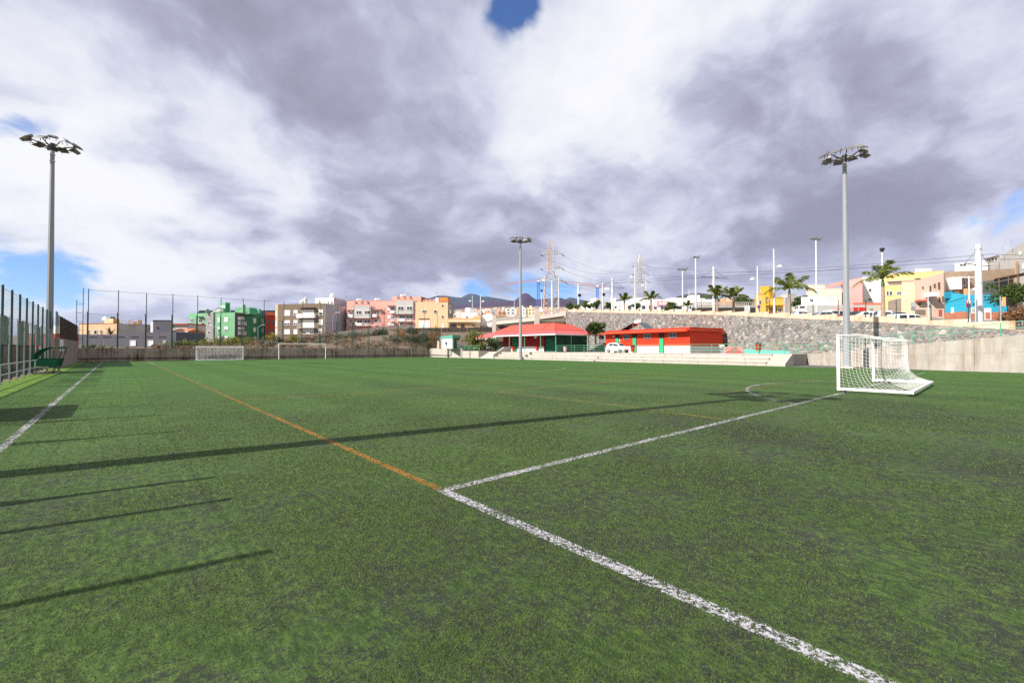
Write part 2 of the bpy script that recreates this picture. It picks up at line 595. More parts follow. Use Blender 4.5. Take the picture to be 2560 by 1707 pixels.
def turf_mat(name, cols, wear=True, seedoff=0.0):
    mt, nt, b = tree_of(name)
    h = NT(nt)
    p = h.pos()
    pd = h.pos((1.0, 0.35, 1.0))
    dark, mid, light, rub = cols
    fine = h.noise(p, 80, 4, 0.75)
    med = h.noise(pd, 20, 6, 0.75)
    clump = h.noise(p, 9, 7, 0.72)
    patch = h.noise(p, 1.9 + seedoff, 4, 0.62)
    big = h.noise(p, 0.22 + seedoff, 3, 0.5)
    f = h.math('ADD', h.math('MULTIPLY', fine, 0.5), h.math('MULTIPLY', med, 0.5))
    c = h.mix(h.remap(f, 0.36, 0.64), dark, mid)
    c = h.mix(h.remap(h.math('ADD', h.math('MULTIPLY', patch, 0.35), h.math('MULTIPLY', med, 0.65)), 0.44, 0.64), c, light)
    # rubber crumb between the tufts, more of it where the pile is worn
    w = h.math('ADD', h.math('MULTIPLY', patch, 0.45), h.math('ADD', h.math('MULTIPLY', big, 0.30), h.math('MULTIPLY', fine, 0.25)))
    if wear:      # worn penalty area; less crumb farther off copies the low viewing angle
        dv = h.nd('ShaderNodeVectorMath', operation='DISTANCE')
        nt.links.new(p, dv.inputs[0]); dv.inputs[1].default_value = (5, -3, 0)
        w = h.math('ADD', w, h.remap(dv.outputs['Value'], 3.0, 26.0, 0.05, -0.05))
    grit = h.noise(p, 42, 5, 0.8)
    w = h.math('ADD', h.math('MULTIPLY', w, 0.40), h.math('ADD', h.math('MULTIPLY', clump, 0.25), h.math('MULTIPLY', grit, 0.35)))
    lo = 0.50 if wear else 0.58
    c = h.mix(h.math('MULTIPLY', h.remap(w, lo, lo + 0.05), 0.9), c, rub)
    if wear:
        tint = h.mix(h.remap(dv.outputs['Value'], 6.0, 34.0), (1, 1, 1), (0.74, 1.04, 0.68))  # farther turf tinted greener, as the pile looks at low angles
        sx = h.nd('ShaderNodeSeparateXYZ'); nt.links.new(p, sx.inputs[0])
        band = h.remap(h.math('SINE', h.math('MULTIPLY', sx.outputs[0], 1.571)), -0.25, 0.25, 0.93, 1.05)      # rolls laid in turn
        tm = h.nd('ShaderNodeVectorMath', operation='SCALE'); nt.links.new(tint, tm.inputs[0]); nt.links.new(band, tm.inputs['Scale'])
        mm = h.nd('ShaderNodeVectorMath', operation='MULTIPLY'); nt.links.new(c, mm.inputs[0]); nt.links.new(tm.outputs[0], mm.inputs[1])
        c = mm.outputs[0]
    nt.links.new(c, b.inputs['Base Color'])
    b.inputs['Roughness'].default_value = 0.75
    b.inputs['Specular IOR Level'].default_value = 0.12
    h.bump(h.math('ADD', h.math('MULTIPLY', fine, 0.6), h.math('MULTIPLY', med, 0.8)), 0.8, 0.02, b)
    MATS[name] = mt
    return mt


turf = turf_mat('artificial_turf', ((0.020, 0.040, 0.012), (0.053, 0.098, 0.022), (0.096, 0.152, 0.036), (0.026, 0.028, 0.027)))
turf_lush = turf_mat('lush_turf', ((0.055, 0.11, 0.014), (0.09, 0.17, 0.022), (0.13, 0.21, 0.035), (0.045, 0.075, 0.015)), False, 0.3)


def line_mat(name, c, keep):
    """line fibres with worn gaps that let the turf below show"""
    mt, nt, b = tree_of(name)
    h = NT(nt)
    p = h.pos()
    n1 = h.noise(p, 24, 5, 0.75)
    n2 = h.noise(p, 1.3, 3, 0.6)
    a = h.remap(h.math('ADD', h.math('MULTIPLY', n1, 0.75), h.math('MULTIPLY', n2, 0.25)), keep, keep + 0.06)
    cc = h.mix(h.remap(h.noise(p, 70, 3, 0.7), 0.35, 0.65), sc3(c, 0.55), c)
    nt.links.new(cc, b.inputs['Base Color'])
    nt.links.new(a, b.inputs['Alpha'])
    b.inputs['Roughness'].default_value = 0.8
    MATS[name] = mt
    return mt


line_white = line_mat('line_white', (0.44, 0.43, 0.46), 0.485)
line_faint = line_mat('line_faint_white', (0.50, 0.51, 0.49), 0.50)
line_yellow = line_mat('line_yellow', (0.27, 0.135, 0.015), 0.47)
line_faint_y = line_mat('line_faint_yellow', (0.30, 0.19, 0.04), 0.47)

# ------------------------------------------------------------------ ground and pitch
TL, TR, YG, YF = -4.45, 44.77, -16.5, 73.6      # touchlines and goal lines
scrub_ground = mat('dry_ground', (0.16, 0.12, 0.075), 0.95, 0.3, 0.02, 0.2, 2, stain=(0.07, 0.08, 0.035), stain_amt=0.7, stain_scale=(0.05, 0.05, 0.05))
g = MB(); g.quad((-12000, -12000, -0.12), (12000, -12000, -0.12), (12000, 12000, -0.12), (-12000, 12000, -0.12))
structure(g.build('ground', scrub_ground))


def sheet(x0, x1, y0, y1, z, name, m, step=6.0, parent=None):
    nx = max(2, int((x1 - x0) / step) + 1); ny = max(2, int((y1 - y0) / step) + 1)
    X, Y = np.meshgrid(np.linspace(x0, x1, nx), np.linspace(y0, y1, ny))
    return grid_mesh(name, np.stack([X, Y, np.full_like(X, z)], -1), m, smooth=False)


pitch = structure(sheet(-6.05, 45.25, -26, 75.9, 0.0, 'football_pitch', turf))
structure(sheet(-7.35, -6.05, -26, 75.9, 0.004, 'turf_strip', turf_lush))
structure(sheet(-11, -7.35, -26, 52, -0.02, 'planting_bed', earth))
structure(sheet(45.25, 60, -26, 12.0, -0.004, 'asphalt_path', asphalt))

LINES = []      # (polyline, half width, colour) in metres, for the fibres too


def pitch_line(pts, w, m, white, label):
    pts = [np.array(p, float) for p in pts]
    mb = MB()
    L_, R_ = [], []
    for i, p in enumerate(pts):
        d = pts[min(i + 1, len(pts) - 1)] - pts[max(i - 1, 0)]
        d /= np.linalg.norm(d)
        n = np.array([-d[1], d[0]]) * w / 2
        L_.append((p[0] + n[0], p[1] + n[1], 0.005)); R_.append((p[0] - n[0], p[1] - n[1], 0.005))
    for i in range(len(pts) - 1):
        mb.quad(R_[i], R_[i + 1], L_[i + 1], L_[i])
    mb.f = [f for f in mb.f]
    o = mb.build('pitch_line', m, pitch)
    o['label'] = label
    LINES.append((pts, w / 2, white))
    return o


def arc(cx, cy, r, a0, a1, n=48):
    return [(cx + r * math.cos(R(a0 + (a1 - a0) * i / n)), cy + r * math.sin(R(a0 + (a1 - a0) * i / n))) for i in range(n + 1)]


PM = 20.16
LW = 0.13
pitch_line([(0, -16.5), (0, 0.0)], LW, line_white, 1, 'bold white penalty area side line running to the lower right')
pitch_line([(0.065, 0), (40.32, 0)], LW, line_white, 1, 'white front line of the near penalty area')
pitch_line([(40.32, -0.06), (40.32, -16.5)], LW, line_faint, 1, 'faint white side line of the penalty area by the ramp wall')
a0 = math.degrees(math.asin(5.5 / 9.15))
pitch_line(arc(PM, -5.5, 9.15, 180 - a0 - 0.6, a0 + 0.6), LW, line_white, 1, 'curved white arc on the near penalty area')
pitch_line([(TL, -16.5), (TL, YF)], 0.13, line_white, 1, 'white touchline along the left fence')
pitch_line([(TR, -16.5), (TR, YF)], 0.12, line_faint, 1, 'faint white touchline in front of the terrace')
pitch_line([(TL, YF), (TR, YF)], 0.12, line_faint, 1, 'faint white goal line at the far wall')
pitch_line([(TL, 28.55), (TR, 28.55)], 0.12, line_faint, 1, 'faint white halfway line')
pitch_line(arc(PM, 28.55, 9.15, 0, 360, 96), 0.12, line_faint, 1, 'faint white centre circle')
pitch_line(arc(PM, 28.55, 9.15, 140, 220, 30), 0.12, line_white, 1, 'bright white left end of the centre circle')
pitch_line(arc(PM, 28.55, 9.15, -40, 40, 30), 0.12, line_white, 1, 'bright white right end of the centre circle')
pitch_line([(0, 57.1), (0, YF)], LW, line_white, 1, 'short white side line of the far penalty area')
pitch_line([(0.07, 57.1), (40.32, 57.1)], 0.12, line_faint, 1, 'faint white front line of the far penalty area')
pitch_line([(0, 0.07), (0, 57.0)], 0.11, line_yellow, 2, 'yellow line running down the pitch from the penalty area corner')
ya, yb, yc_ = at_z(1930, 963.2), at_z(2044, 947.3), at_z(1812, 982.5)
pitch_line([yc_[:2], ya[:2] + (0, -0.0), yb[:2]], 0.10, line_yellow, 2, 'bright yellow line crossing the penalty arc')
q = [at_z(600, 1000), at_z(860, 986), at_z(1120, 966), at_z(1460, 944), at_z(1800, 930)]
pitch_line([x[:2] for x in q], 0.11, line_faint_y, 2, 'faint yellow line across the middle of the pitch')
q = [at_z(1740, 935), at_z(1455, 960), at_z(1243, 979)]
pitch_line([x[:2] for x in q], 0.11, line_faint_y, 2, 'faint yellow line slanting to the far corner mark')
q = [at_z(1245, 979), at_z(1560, 1015), at_z(1820, 1050)]
pitch_line([x[:2] for x in q], 0.11, line_faint_y, 2, 'faint yellow line running towards the penalty area front')
mb = MB(); mb.disc((PM, 28.55, 0.006), (0, 0, 1), 0.28, 0.002, 20)
mb.build('centre_spot', line_white, pitch)


def build_blades():
    """pile of the artificial turf near the camera: loose single fibres"""
    n = 700000
    g = np.random.default_rng(3)
    d = np.exp(g.uniform(math.log(1.5), math.log(17.0), n))
    a = YAW + g.uniform(-1.12, 1.12, n)
    x = CAM_X + np.sin(a) * d / np.maximum(np.cos(a - YAW), 0.45)
    y = CAM_Y + np.cos(a) * d / np.maximum(np.cos(a - YAW), 0.45)
    keep = (x > -6.0) & (x < 45) & (y < 75)
    x, y, d = x[keep], y[keep], d[keep]
    n = len(x)
    # line membership
    kind = np.zeros(n, int)
    for pts, hw, kd in LINES[:5] + LINES[13:14]:
        for i in range(len(pts) - 1):
            p, q = pts[i], pts[i + 1]
            e = q - p; L2 = e @ e
            t = np.clip(((x - p[0]) * e[0] + (y - p[1]) * e[1]) / L2, 0, 1)
            dist = np.hypot(x - p[0] - t * e[0], y - p[1] - t * e[1])
            hit = dist < hw * (0.75 + 0.5 * g.random(n))
            kind[hit & (kind == 0)] = kd
    patch = fbm(x * 1.1 + 50, y * 1.1 + 50, 4, 4)
    pm = (patch - patch.mean()) / patch.std()
    s = np.clip(d / 3.0, 0.8, 3.2)
    worn = g.random(n) < np.clip(0.45 + 0.30 * pm, 0.05, 0.95)
    worn |= (kind > 0) & (g.random(n) < 0.35)
    x, y, s, kind, d, pm = [v[~worn] for v in (x, y, s, kind, d, pm)]
    n = len(x)
    az = g.uniform(0, 2 * math.pi, n) * 0.35 + g.normal(0.6, 0.9, n)
    lean = g.uniform(0.55, 1.48, n)
    ln = (0.010 + 0.009 * g.random(n)) * s ** 0.6
    ln[kind > 0] *= 1.15
    wd = (0.0012 + 0.0012 * g.random(n)) * s
    tip = np.stack([np.cos(az) * np.sin(lean) * ln, np.sin(az) * np.sin(lean) * ln, np.cos(lean) * ln + 0.002], 1)
    side = np.stack([-np.sin(az), np.cos(az), np.zeros(n)], 1) * wd[:, None]
    base = np.stack([x, y, np.full(n, 0.001)], 1)
    v = np.stack([base - side, base + side, base + tip], 1).reshape(-1, 3)
    f = np.arange(3 * n).reshape(n, 3)
    mt, nt, b = tree_of('turf_fibre')
    h = NT(nt)
    at = h.nd('ShaderNodeAttribute', attribute_name='fibre')
    nt.links.new(at.outputs['Color'], b.inputs['Base Color'])
    b.inputs['Roughness'].default_value = 0.7
    b.inputs['Specular IOR Level'].default_value = 0.12
    ob = big_mesh('turf_fibres', v, f, mt)
    k1 = g.random(n)[:, None]
    c = np.array([0.028, 0.050, 0.014]) * (1 - k1) + np.array([0.105, 0.152, 0.036]) * k1
    straw = g.random(n) < 0.012
    c[straw] = np.array([0.15, 0.15, 0.075])
    drk = g.random(n) < 0.24
    c[drk] = np.array([0.020, 0.026, 0.018])
    wt = kind == 1
    c[wt] = np.array([0.50, 0.485, 0.52]) * (0.35 + 0.6 * g.random(wt.sum()))[:, None]
    yl = kind == 2
    c[yl] = np.array([0.36, 0.165, 0.015]) * (0.6 + 0.5 * g.random(yl.sum()))[:, None]
    at_ = ob.data.attributes.new('fibre', 'FLOAT_COLOR', 'POINT')
    cc = np.ones((n, 3, 4), dtype=np.float32)
    cc[:, :, :3] = c[:, None, :]
    at_.data.foreach_set('color', cc.ravel())
    ob['kind'] = 'stuff'
    tag(ob, 'green artificial turf pile with worn white and yellow line fibres', 'turf')


build_blades()


# ------------------------------------------------------------------ nets and goals
def net_panel(mb, fn, nu, nv, r, su=10, sv=10, n=3):
    """strands along both directions of the surface fn(u, v)"""
    for i in range(nu + 1):
        mb.tube([fn(i / nu, k / sv) for k in range(sv + 1)], r, n, False)
    for j in range(nv + 1):
        mb.tube([fn(k / su, j / nv) for k in range(su + 1)], r, n, False)


def portable_goal(name, label, origin, ang, w, hgt, d_top, d_base, mesh, r, wheels=True, belly=True, group=None):
    t = thing(name, label, 'football goal', (origin[0], origin[1], 0), group)
    ca, sa = math.cos(ang), math.sin(ang)
    bz = 0.15 if wheels else 0.06

    def P(u, v, z):      # u along the crossbar, v towards the back of the goal
        return np.array([origin[0] + ca * u + sa * v, origin[1] + sa * u - ca * v, z])
    for u, nm in ((0, 'post'), (w, 'post')):
        mb = MB(); mb.bar(P(u, 0, bz - 0.06), P(u, 0, hgt + 0.045), 0.095, 0.11, (ca, sa, 0)); mb.build('post', white_paint, t)
    mb = MB(); mb.bar(P(0.05, 0, hgt), P(w - 0.05, 0, hgt), 0.105, 0.09); mb.build('crossbar', white_paint, t)
    for u in (0, w):
        mb = MB(); mb.bar(P(u, 0.062, bz), P(u, d_base, bz), 0.09, 0.095); mb.build('base_bar', white_paint, t)
    mb = MB(); mb.bar(P(-0.05, d_base + 0.05, bz), P(w + 0.05, d_base + 0.05, bz), 0.09, 0.095); mb.build('rear_bar', white_paint, t)
    for u in (0, w):
        mb = MB(); mb.tube([P(u, 0.0, hgt), P(u, d_top * 0.5, hgt + 0.01), P(u, d_top, hgt - 0.12)], 0.018, 6); mb.build('net_support', white_paint, t)
    if wheels:
        for u, v in ((0, 0.22), (0, d_base), (w, 0.22), (w, d_base)):
            c = P(u, v, 0.055)
            mb = MB(); mb.tube([c - np.array([ca, sa, 0]) * 0.03, c + np.array([ca, sa, 0]) * 0.03], 0.053, 12)
            mb.bar(c + (0, 0, 0.02), c + (0, 0, bz - 0.061), 0.03)
            mb.build('castor', black_rubber, t)
    zt = hgt - 0.12
    prof = [(d_top, zt), (d_top - 0.02, zt * 0.72), (d_top - 0.03, zt * 0.50), (d_top + 0.04, zt * 0.32), (d_top + (d_base - d_top) * 0.42, bz + 0.22), (d_base, bz + 0.06)] if belly else \
           [(d_top, zt), (d_top + (d_base - d_top) * 0.3, zt * 0.62), (d_top + (d_base - d_top) * 0.65, zt * 0.3), (d_base, bz + 0.05)]

    def back(k):
        k = min(max(k, 0), 1) * (len(prof) - 1)
        i = min(int(k), len(prof) - 2); f = k - i
        return (prof[i][0] * (1 - f) + prof[i + 1][0] * f, prof[i][1] * (1 - f) + prof[i + 1][1] * f)
    sag = lambda u: -0.10 * math.sin(math.pi * u) - 0.02 * abs(math.sin(u * 19))
    nw = int(w / mesh)

    def f_top(u, v):
        return P(w * u, d_top * v, hgt + (zt - hgt) * v + sag(u) * v * 0.8)

    def f_back(u, v):
        b_ = back(v)
        blg = 0.20 * math.sin(math.pi * u) * math.sin(math.pi * min(v * 1.2, 1))
        return P(w * u, b_[0] + blg, b_[1] + sag(u) * (1 - v) * 0.8)
    rb = r * (0.62 if belly else 1.0)
    mb = MB(); net_panel(mb, f_top, nw, max(4, int(d_top / mesh)), rb, 24, 4)
    net_panel(mb, f_back, nw, int(2.6 / mesh), rb, 24, 14)
    nt_ = mb.build('net', net_white, t); nt_['kind'] = 'stuff'
    for u in (0.0, 1.0):
        def f_side(a, b):
            bk = back(1 - b) if b < 1 else (d_top, zt)
            d_, z_ = bk
            zz = bz + 0.05 + (hgt - bz - 0.05) * b
            z2 = zz * (1 - a) + z_ * a
            off = 0.05 * math.sin(math.pi * a) * math.sin(math.pi * b) * (1 if u else -1)
            return P(w * u + off, d_ * a, z2 - 0.05 * math.sin(math.pi * a))
        mb = MB(); net_panel(mb, f_side, max(5, int(d_base * 0.8 / mesh)), int(hgt / mesh), r, 8, 14)
        s_ = mb.build('side_net', net_white, t); s_['kind'] = 'stuff'
        mb = MB(); mb.tube([P(w * u, *back(k / 12)) for k in range(13)], r * 2.2, 4); mb.build('edge_rope', rope_dark if belly else net_white, t)
    return t


portable_goal('football_goal', 'large white wheeled goal with sagging net standing on the near penalty line', (18.22, 0.14), R(1.5), 7.3, 2.23, 1.33, 2.1, 0.13, 0.0036)
g0, g1 = at_y(491, 897, 74.6), at_y(610, 897, 73.4)
portable_goal('football_goal', 'small white goal with grey net pushed against the far wall', (g0[0], 74.7), math.atan2(-0.9, g1[0] - g0[0]), g1[0] - g0[0], 2.05, 0.5, 0.9, 0.17, 0.0075, wheels=False, belly=False)
ga, gb = at_y(697, 897, 73.6), at_y(814, 896, 73.6)
t = thing('football_goal', 'white goal frame without net in front of the far wall', 'football goal', (ga[0], 73.6, 0))
for x in (ga[0], gb[0]):
    mb = MB(); mb.tube([(x, 73.6, -0.05), (x, 73.6, 2.44)], 0.06, 10); mb.build('post', white_paint, t, True)
    mb = MB(); mb.tube([(x, 73.66, 2.4), (x, 74.5, 2.3), (x, 74.6, 1.9)], 0.02, 6); mb.build('net_hook', white_paint, t, True)
mb = MB(); mb.tube([(ga[0] - 0.06, 73.6, 2.5), (gb[0] + 0.06, 73.6, 2.5)], 0.06, 10); mb.build('crossbar', white_paint, t, True)


# ------------------------------------------------------------------ floodlight masts
def floodlight_mast(x, y, hgt, rot, label, sides=12, base=True):
    t = thing('floodlight_mast', label, 'floodlight', (x, y, 0), 'floodlight masts around the pitch')
    mb = MB(); mb.tube([(x, y, -0.05), (x, y, hgt * 0.55), (x, y, hgt)], [0.29, 0.22, 0.15], 8, True, math.pi / 8 + 0.08); mb.build('pole', mast_steel, t, False)
    if base:
        mb = MB(); mb.box(x - 0.55, x + 0.55, y - 0.55, y + 0.55, -0.05, 0.12)
        mb.box(x - 0.34, x + 0.34, y - 0.34, y + 0.34, 0.121, 0.16); mb.build('foundation', concrete_pale, t)
    for zz in (hgt - 0.9, hgt - 1.5):
        mb = MB(); mb.tube([(x, y, zz - 0.04), (x, y, zz + 0.04)], 0.19, 12); mb.build('collar', steel, t)
    g = random.Random(int(abs(x * 10 + y)))
    ux = np.array([math.cos(rot), math.sin(rot), 0]); uy = np.array([-math.sin(rot), math.cos(rot), 0])
    c = np.array([x, y, hgt])
    mb = MB()
    ring2 = [c + ux * math.cos(a) * 0.75 + uy * math.sin(a) * 0.75 + (0, 0, -0.25) for a in np.linspace(0, 2 * math.pi, 13)]
    mb.tube(ring2, 0.03, 5, False)
    for k in range(8):
        a = k * math.pi / 4 + 0.2
        d = ux * math.cos(a) + uy * math.sin(a)
        mb.bar(c + (0, 0, -0.35), c + d * 1.5, 0.06)
        mb.bar(c + d * 0.75 + (0, 0, -0.25), c + d * 1.45, 0.04)
    mb.tube([c + (0, 0, -0.5), c + (0, 0, 0.12)], 0.2, 10)
    mb.build('lamp_ring', dark_metal, t)
    for k in range(10):
        a = k * math.pi / 5 + 0.2
        d = ux * math.cos(a) + uy * math.sin(a)
        s = np.array([-d[1], d[0], 0])
        tilt = g.uniform(0.0, 0.28)
        rad_ = (1.55, 1.15, 1.65, 1.35, 1.6)[k % 5] + g.uniform(-0.1, 0.1)
        p = c + d * rad_ + np.array([0, 0, 0.08 + g.uniform(-0.06, 0.10)])
        f = d * math.cos(tilt) + np.array([0, 0, -math.sin(tilt) - 0.12])
        n_ = np.cross(f, s); n_ /= np.linalg.norm(n_)
        if n_[2] < 0: n_ = -n_
        mb = MB()
        L0, W0, H0 = 0.42, 0.36, 0.10
        low = [p - f * L0 * 0.6 - s * W0, p + f * L0 - s * W0, p + f * L0 + s * W0, p - f * L0 * 0.6 + s * W0]
        top = [p - f * L0 * 0.6 - s * W0 * 0.75 + n_ * H0 * 2.4, p + f * L0 * 0.7 - s * W0 * 0.75 + n_ * H0, p + f * L0 * 0.7 + s * W0 * 0.75 + n_ * H0, p - f * L0 * 0.6 + s * W0 * 0.75 + n_ * H0 * 2.4]
        mb.hexa(low, top)
        lamp = mb.build('floodlight', lamp_body, t)
        mb = MB(); mb.hexa([v * 0.94 + p * 0.06 - n_ * 0.012 for v in low], [v * 0.94 + p * 0.06 - n_ * 0.002 for v in low]); mb.build('lens', lamp_glass, lamp)
        mb = MB(); mb.bar(p - f * 0.2 + s * 0.2 + n_ * 0.05, c + d * (rad_ - 0.1) + s * 0.2 - np.array([0, 0, 0.12]), 0.035); mb.build('bracket', dark_metal, lamp)
        mb = MB(); mb.bar(p - f * 0.2 - s * 0.2 + n_ * 0.05, c + d * (rad_ - 0.1) - s * 0.2 - np.array([0, 0, 0.12]), 0.035); mb.build('bracket', dark_metal, lamp)
    return t


floodlight_mast(-7.65, 53.6, 20.3, 0.2, 'tall grey floodlight mast behind the left fence')
floodlight_mast(-7.65, 5.15, 20.3, 0.5, 'tall floodlight mast beside the near fence casting the long shadow across the pitch')
floodlight_mast(45.45, 5.65, 18.8, 0.9, 'tall pale floodlight mast behind the near goal')
floodlight_mast(44.95, 47.9, 18.9, 0.1, 'floodlight mast in front of the red roofed clubhouse')


# ------------------------------------------------------------------ left side: fence, wall, handrail, dugouts
def left_side():
    X = -7.5
    t = thing('perimeter_fence', 'tall green wire fence along the left touchline', 'fence', (X, 20, 0))
    ys = [49.6 - 2.75 * k for k in range(14)] + [7.87, 3.42, 2.27, 0.52, -3.0, -6.0, -9.0, -12]
    ys += [52.2, 11.0]
    for i, y in enumerate(ys):
        mb = MB(); mb.tube([(X, y, -0.05), (X, y, 5.04)], 0.05, 8); p = mb.build('post', fence_green, t, True)
        if y in (7.87, 3.42, 11.0):
            for dy, zt in ((0.75, 3.4), (-0.45, 4.6)):
                mb = MB(); mb.tube([(X, y + dy, -0.05), (X, y + 0.04, zt)], 0.04, 8); mb.build('brace', fence_green, t, True)
    for z in (0.08, 1.95, 3.45, 4.9):
        mb = MB(); mb.tube([(X, y, z + 0.03 * math.sin(y * 1.7)) for y in np.linspace(-12, 52.2, 50)], 0.004, 5); mb.build('rail_wire', fence_green, t)
    mb = MB()
    for z in np.arange(0.2, 4.9, 0.21):
        mb.tube([(X + 0.03, -12, z), (X + 0.03, 20, z + 0.02), (X + 0.03, 52.2, z)], 0.0026, 3, False)
    for y in np.arange(-12, 52.2, 0.115):
        mb.tube([(X + 0.03, y, 0.1), (X + 0.03, y, 4.9)], 0.0016, 3, False)
    mb.build('wire_mesh', wire_green, t)['kind'] = 'stuff'
    # the pale inner posts that stay the fence
    for k in range(11):
        y = 25.5 + k * 2.6
        mb = MB(); mb.tube([(X + 0.12, y + 0.7, 0.9), (X + 0.12, y + 0.7, 3.45)], 0.026, 6); mb.build('stay', steel, t)
    # netting hung on the lower half
    mb = MB()
    g = random.Random(5)
    y = 24.0
    while y < 51.8:
        z1 = 3.38 + 0.08 * math.sin(y * 2.1)
        if math.sin(y * 0.9) > -0.35:
            y2 = y + g.uniform(-0.15, 0.15)
            mb.tube([(X + 0.07, y, 1.95), (X + 0.09, (y + y2) / 2, 2.7), (X + 0.07, y2, z1)], 0.011, 3, False)
        y += g.uniform(0.035, 0.075)
    for k in range(10):
        z = 2.0 + k * 0.15
        mb.tube([(X + 0.08, yy, z + 0.05 * math.sin(yy * 1.3 + k)) for yy in np.linspace(24, 51.8, 60)], 0.005, 3, False)
    nm = mat('old_netting', (0.20, 0.245, 0.20), 0.9, 0.3, 3)
    mb.build('netting', nm, t)['kind'] = 'stuff'

    # low block wall behind the fence
    XW = -10.1
    w = thing('block_wall', 'rust brown wall of stacked concrete panels behind the left fence', 'wall', (XW, 35, 0))
    mb = MB(); mb.box(XW - 0.35, XW - 0.06, 14, 70, -0.1, 1.95); mb.build('backing', concrete_brown, w)
    g = random.Random(11)
    y = 14.0
    k = 0
    while y < 69:
        wd = 1.15
        for r_ in range(3):
            z0 = 0.02 + r_ * 0.66
            o = g.uniform(-0.025, 0.03)
            mb = MB(); mb.box(XW - 0.055 + o, XW + 0.03 + o, y + 0.02, y + wd - 0.025, z0, z0 + 0.635 + g.uniform(-0.01, 0.01))
            mb.build('wall_panel', block_rust if g.random() < 0.7 else concrete_brown, w)
        y += wd
        k += 1
    mb = MB()
    for yy in np.arange(14, 69, 1.4):
        mb.box(XW - 0.38, XW + 0.07, yy, yy + 1.34, 1.96, 2.04 + 0.05 * g.random())
    mb.build('coping', reed_brown, w)

    # wall with the brown reed screen on top, behind the dugout
    x0 = -6.85
    ya, yb = 50.2, 76.0
    w = thing('concrete_wall', 'grey brown concrete wall topped by a dark reed screen at the far left corner', 'wall', (x0, 63, 0))
    n = 12
    for k in range(n):
        y0 = ya + (yb - ya) * k / n
        o = g.uniform(-0.012, 0.012)
        mb = MB(); mb.box(x0 - 0.25, x0 + o, y0 + 0.012, y0 + (yb - ya) / n - 0.012, -0.05, 2.62); mb.build('wall_panel', concrete_brown, w)
    mb = MB(); mb.box(x0 - 0.24, x0 - 0.02, ya, yb, -0.05, 2.60); mb.build('backing', concrete_brown, w)
    y1 = 52.6
    mb = MB()
    for k in range(260):
        yy = y1 + (yb - y1) * k / 260
        mb.box(x0 - 0.12 + 0.01 * g.random(), x0 - 0.08 + 0.01 * g.random(), yy, yy + (yb - y1) / 260 * (0.97 if g.random() > 0.02 else 0.6), 2.70 + 0.03 * g.random(), 4.62 + 0.05 * g.random() - (0.1 if g.random() < 0.03 else 0))
    mb.build('reed_screen', reed_brown, w)['kind'] = 'stuff'
    for yy in np.linspace(y1, yb, 9):
        mb = MB(); mb.tube([(x0 - 0.16, yy, 2.55), (x0 - 0.16, yy, 4.75)], 0.035, 6); mb.build('post', fence_green, w)
    for yy in (50.4, 51.5):
        mb = MB(); mb.tube([(x0 - 0.16, yy, 2.55), (x0 - 0.16, yy, 4.95)], 0.04, 6); mb.build('post', fence_green, w)
    # notice board
    p0, p1 = at_x(150.5, 849, x0 + 0.05), at_x(158.5, 878, x0 + 0.05)
    s = thing('notice_board', 'narrow white notice board on the wall behind the dugout', 'sign', (x0 + 0.05, p0[1], p1[2]))
    mb = MB(); mb.box(x0 + 0.02, x0 + 0.05, p0[1], p1[1], p1[2], p0[2]); mb.build('board', white_paint, s)
    mb = MB()
    for k in range(5):
        zz = p1[2] + (p0[2] - p1[2]) * (0.15 + 0.16 * k)
        mb.box(x0 + 0.052, x0 + 0.055, p0[1] + 0.3, p1[1] - 0.3, zz, zz + 0.05)
    mb.build('print', mat('grey_print', (0.35, 0.38, 0.42), 0.8), s)

    # handrail
    t = thing('handrail', 'galvanised two bar handrail beside the left turf strip', 'railing', (-7.02, 30, 0))
    for k in range(10):
        y = 19.5 + 2.3 * k
        mb = MB(); mb.tube([(-7.02, y, -0.03), (-7.02, y, 0.95)], 0.032, 8); mb.build('post', steel, t, True)
    for z in (0.48, 0.96):
        mb = MB(); mb.tube([(-7.02, 17.5, z), (-7.02, 40.4, z)], 0.028, 8); mb.build('rail', steel, t, True)

    # dry plants in the bed
    dry = leaf_mat('dry_leaves', (0.20, 0.17, 0.09), (0.33, 0.29, 0.18), 9)
    for k in range(11):
        y = 20 + k * 2.1 + g.uniform(-0.5, 0.5)
        x = -7.85 - g.uniform(0.1, 0.9)
        t = thing('dry_plant', ORD[10 - k] + ' dry straw coloured plant behind the handrail, counted from the wooden stool', 'plant', (x, y, 0), 'dry plants behind the handrail')
        mb = MB()
        for j in range(26):
            a = g.uniform(0, 6.28); L_ = g.uniform(0.35, 0.95); ln = g.uniform(0.15, 0.8)
            pts = [(x + math.cos(a) * ln * L_ * u * 0.9, y + math.sin(a) * ln * L_ * u * 0.9, L_ * (u - 0.45 * ln * u * u)) for u in (0, 0.35, 0.7, 1)]
            w_ = g.uniform(0.012, 0.03)
            for i in range(3):
                p, q = np.array(pts[i]), np.array(pts[i + 1])
                sd = np.array([-math.sin(a), math.cos(a), 0]) * w_ * (1 - i * 0.3)
                mb.quad(p - sd, p + sd, q + sd * 0.7, q - sd * 0.7)
        mb.build('leaves', dry, t)


left_side()


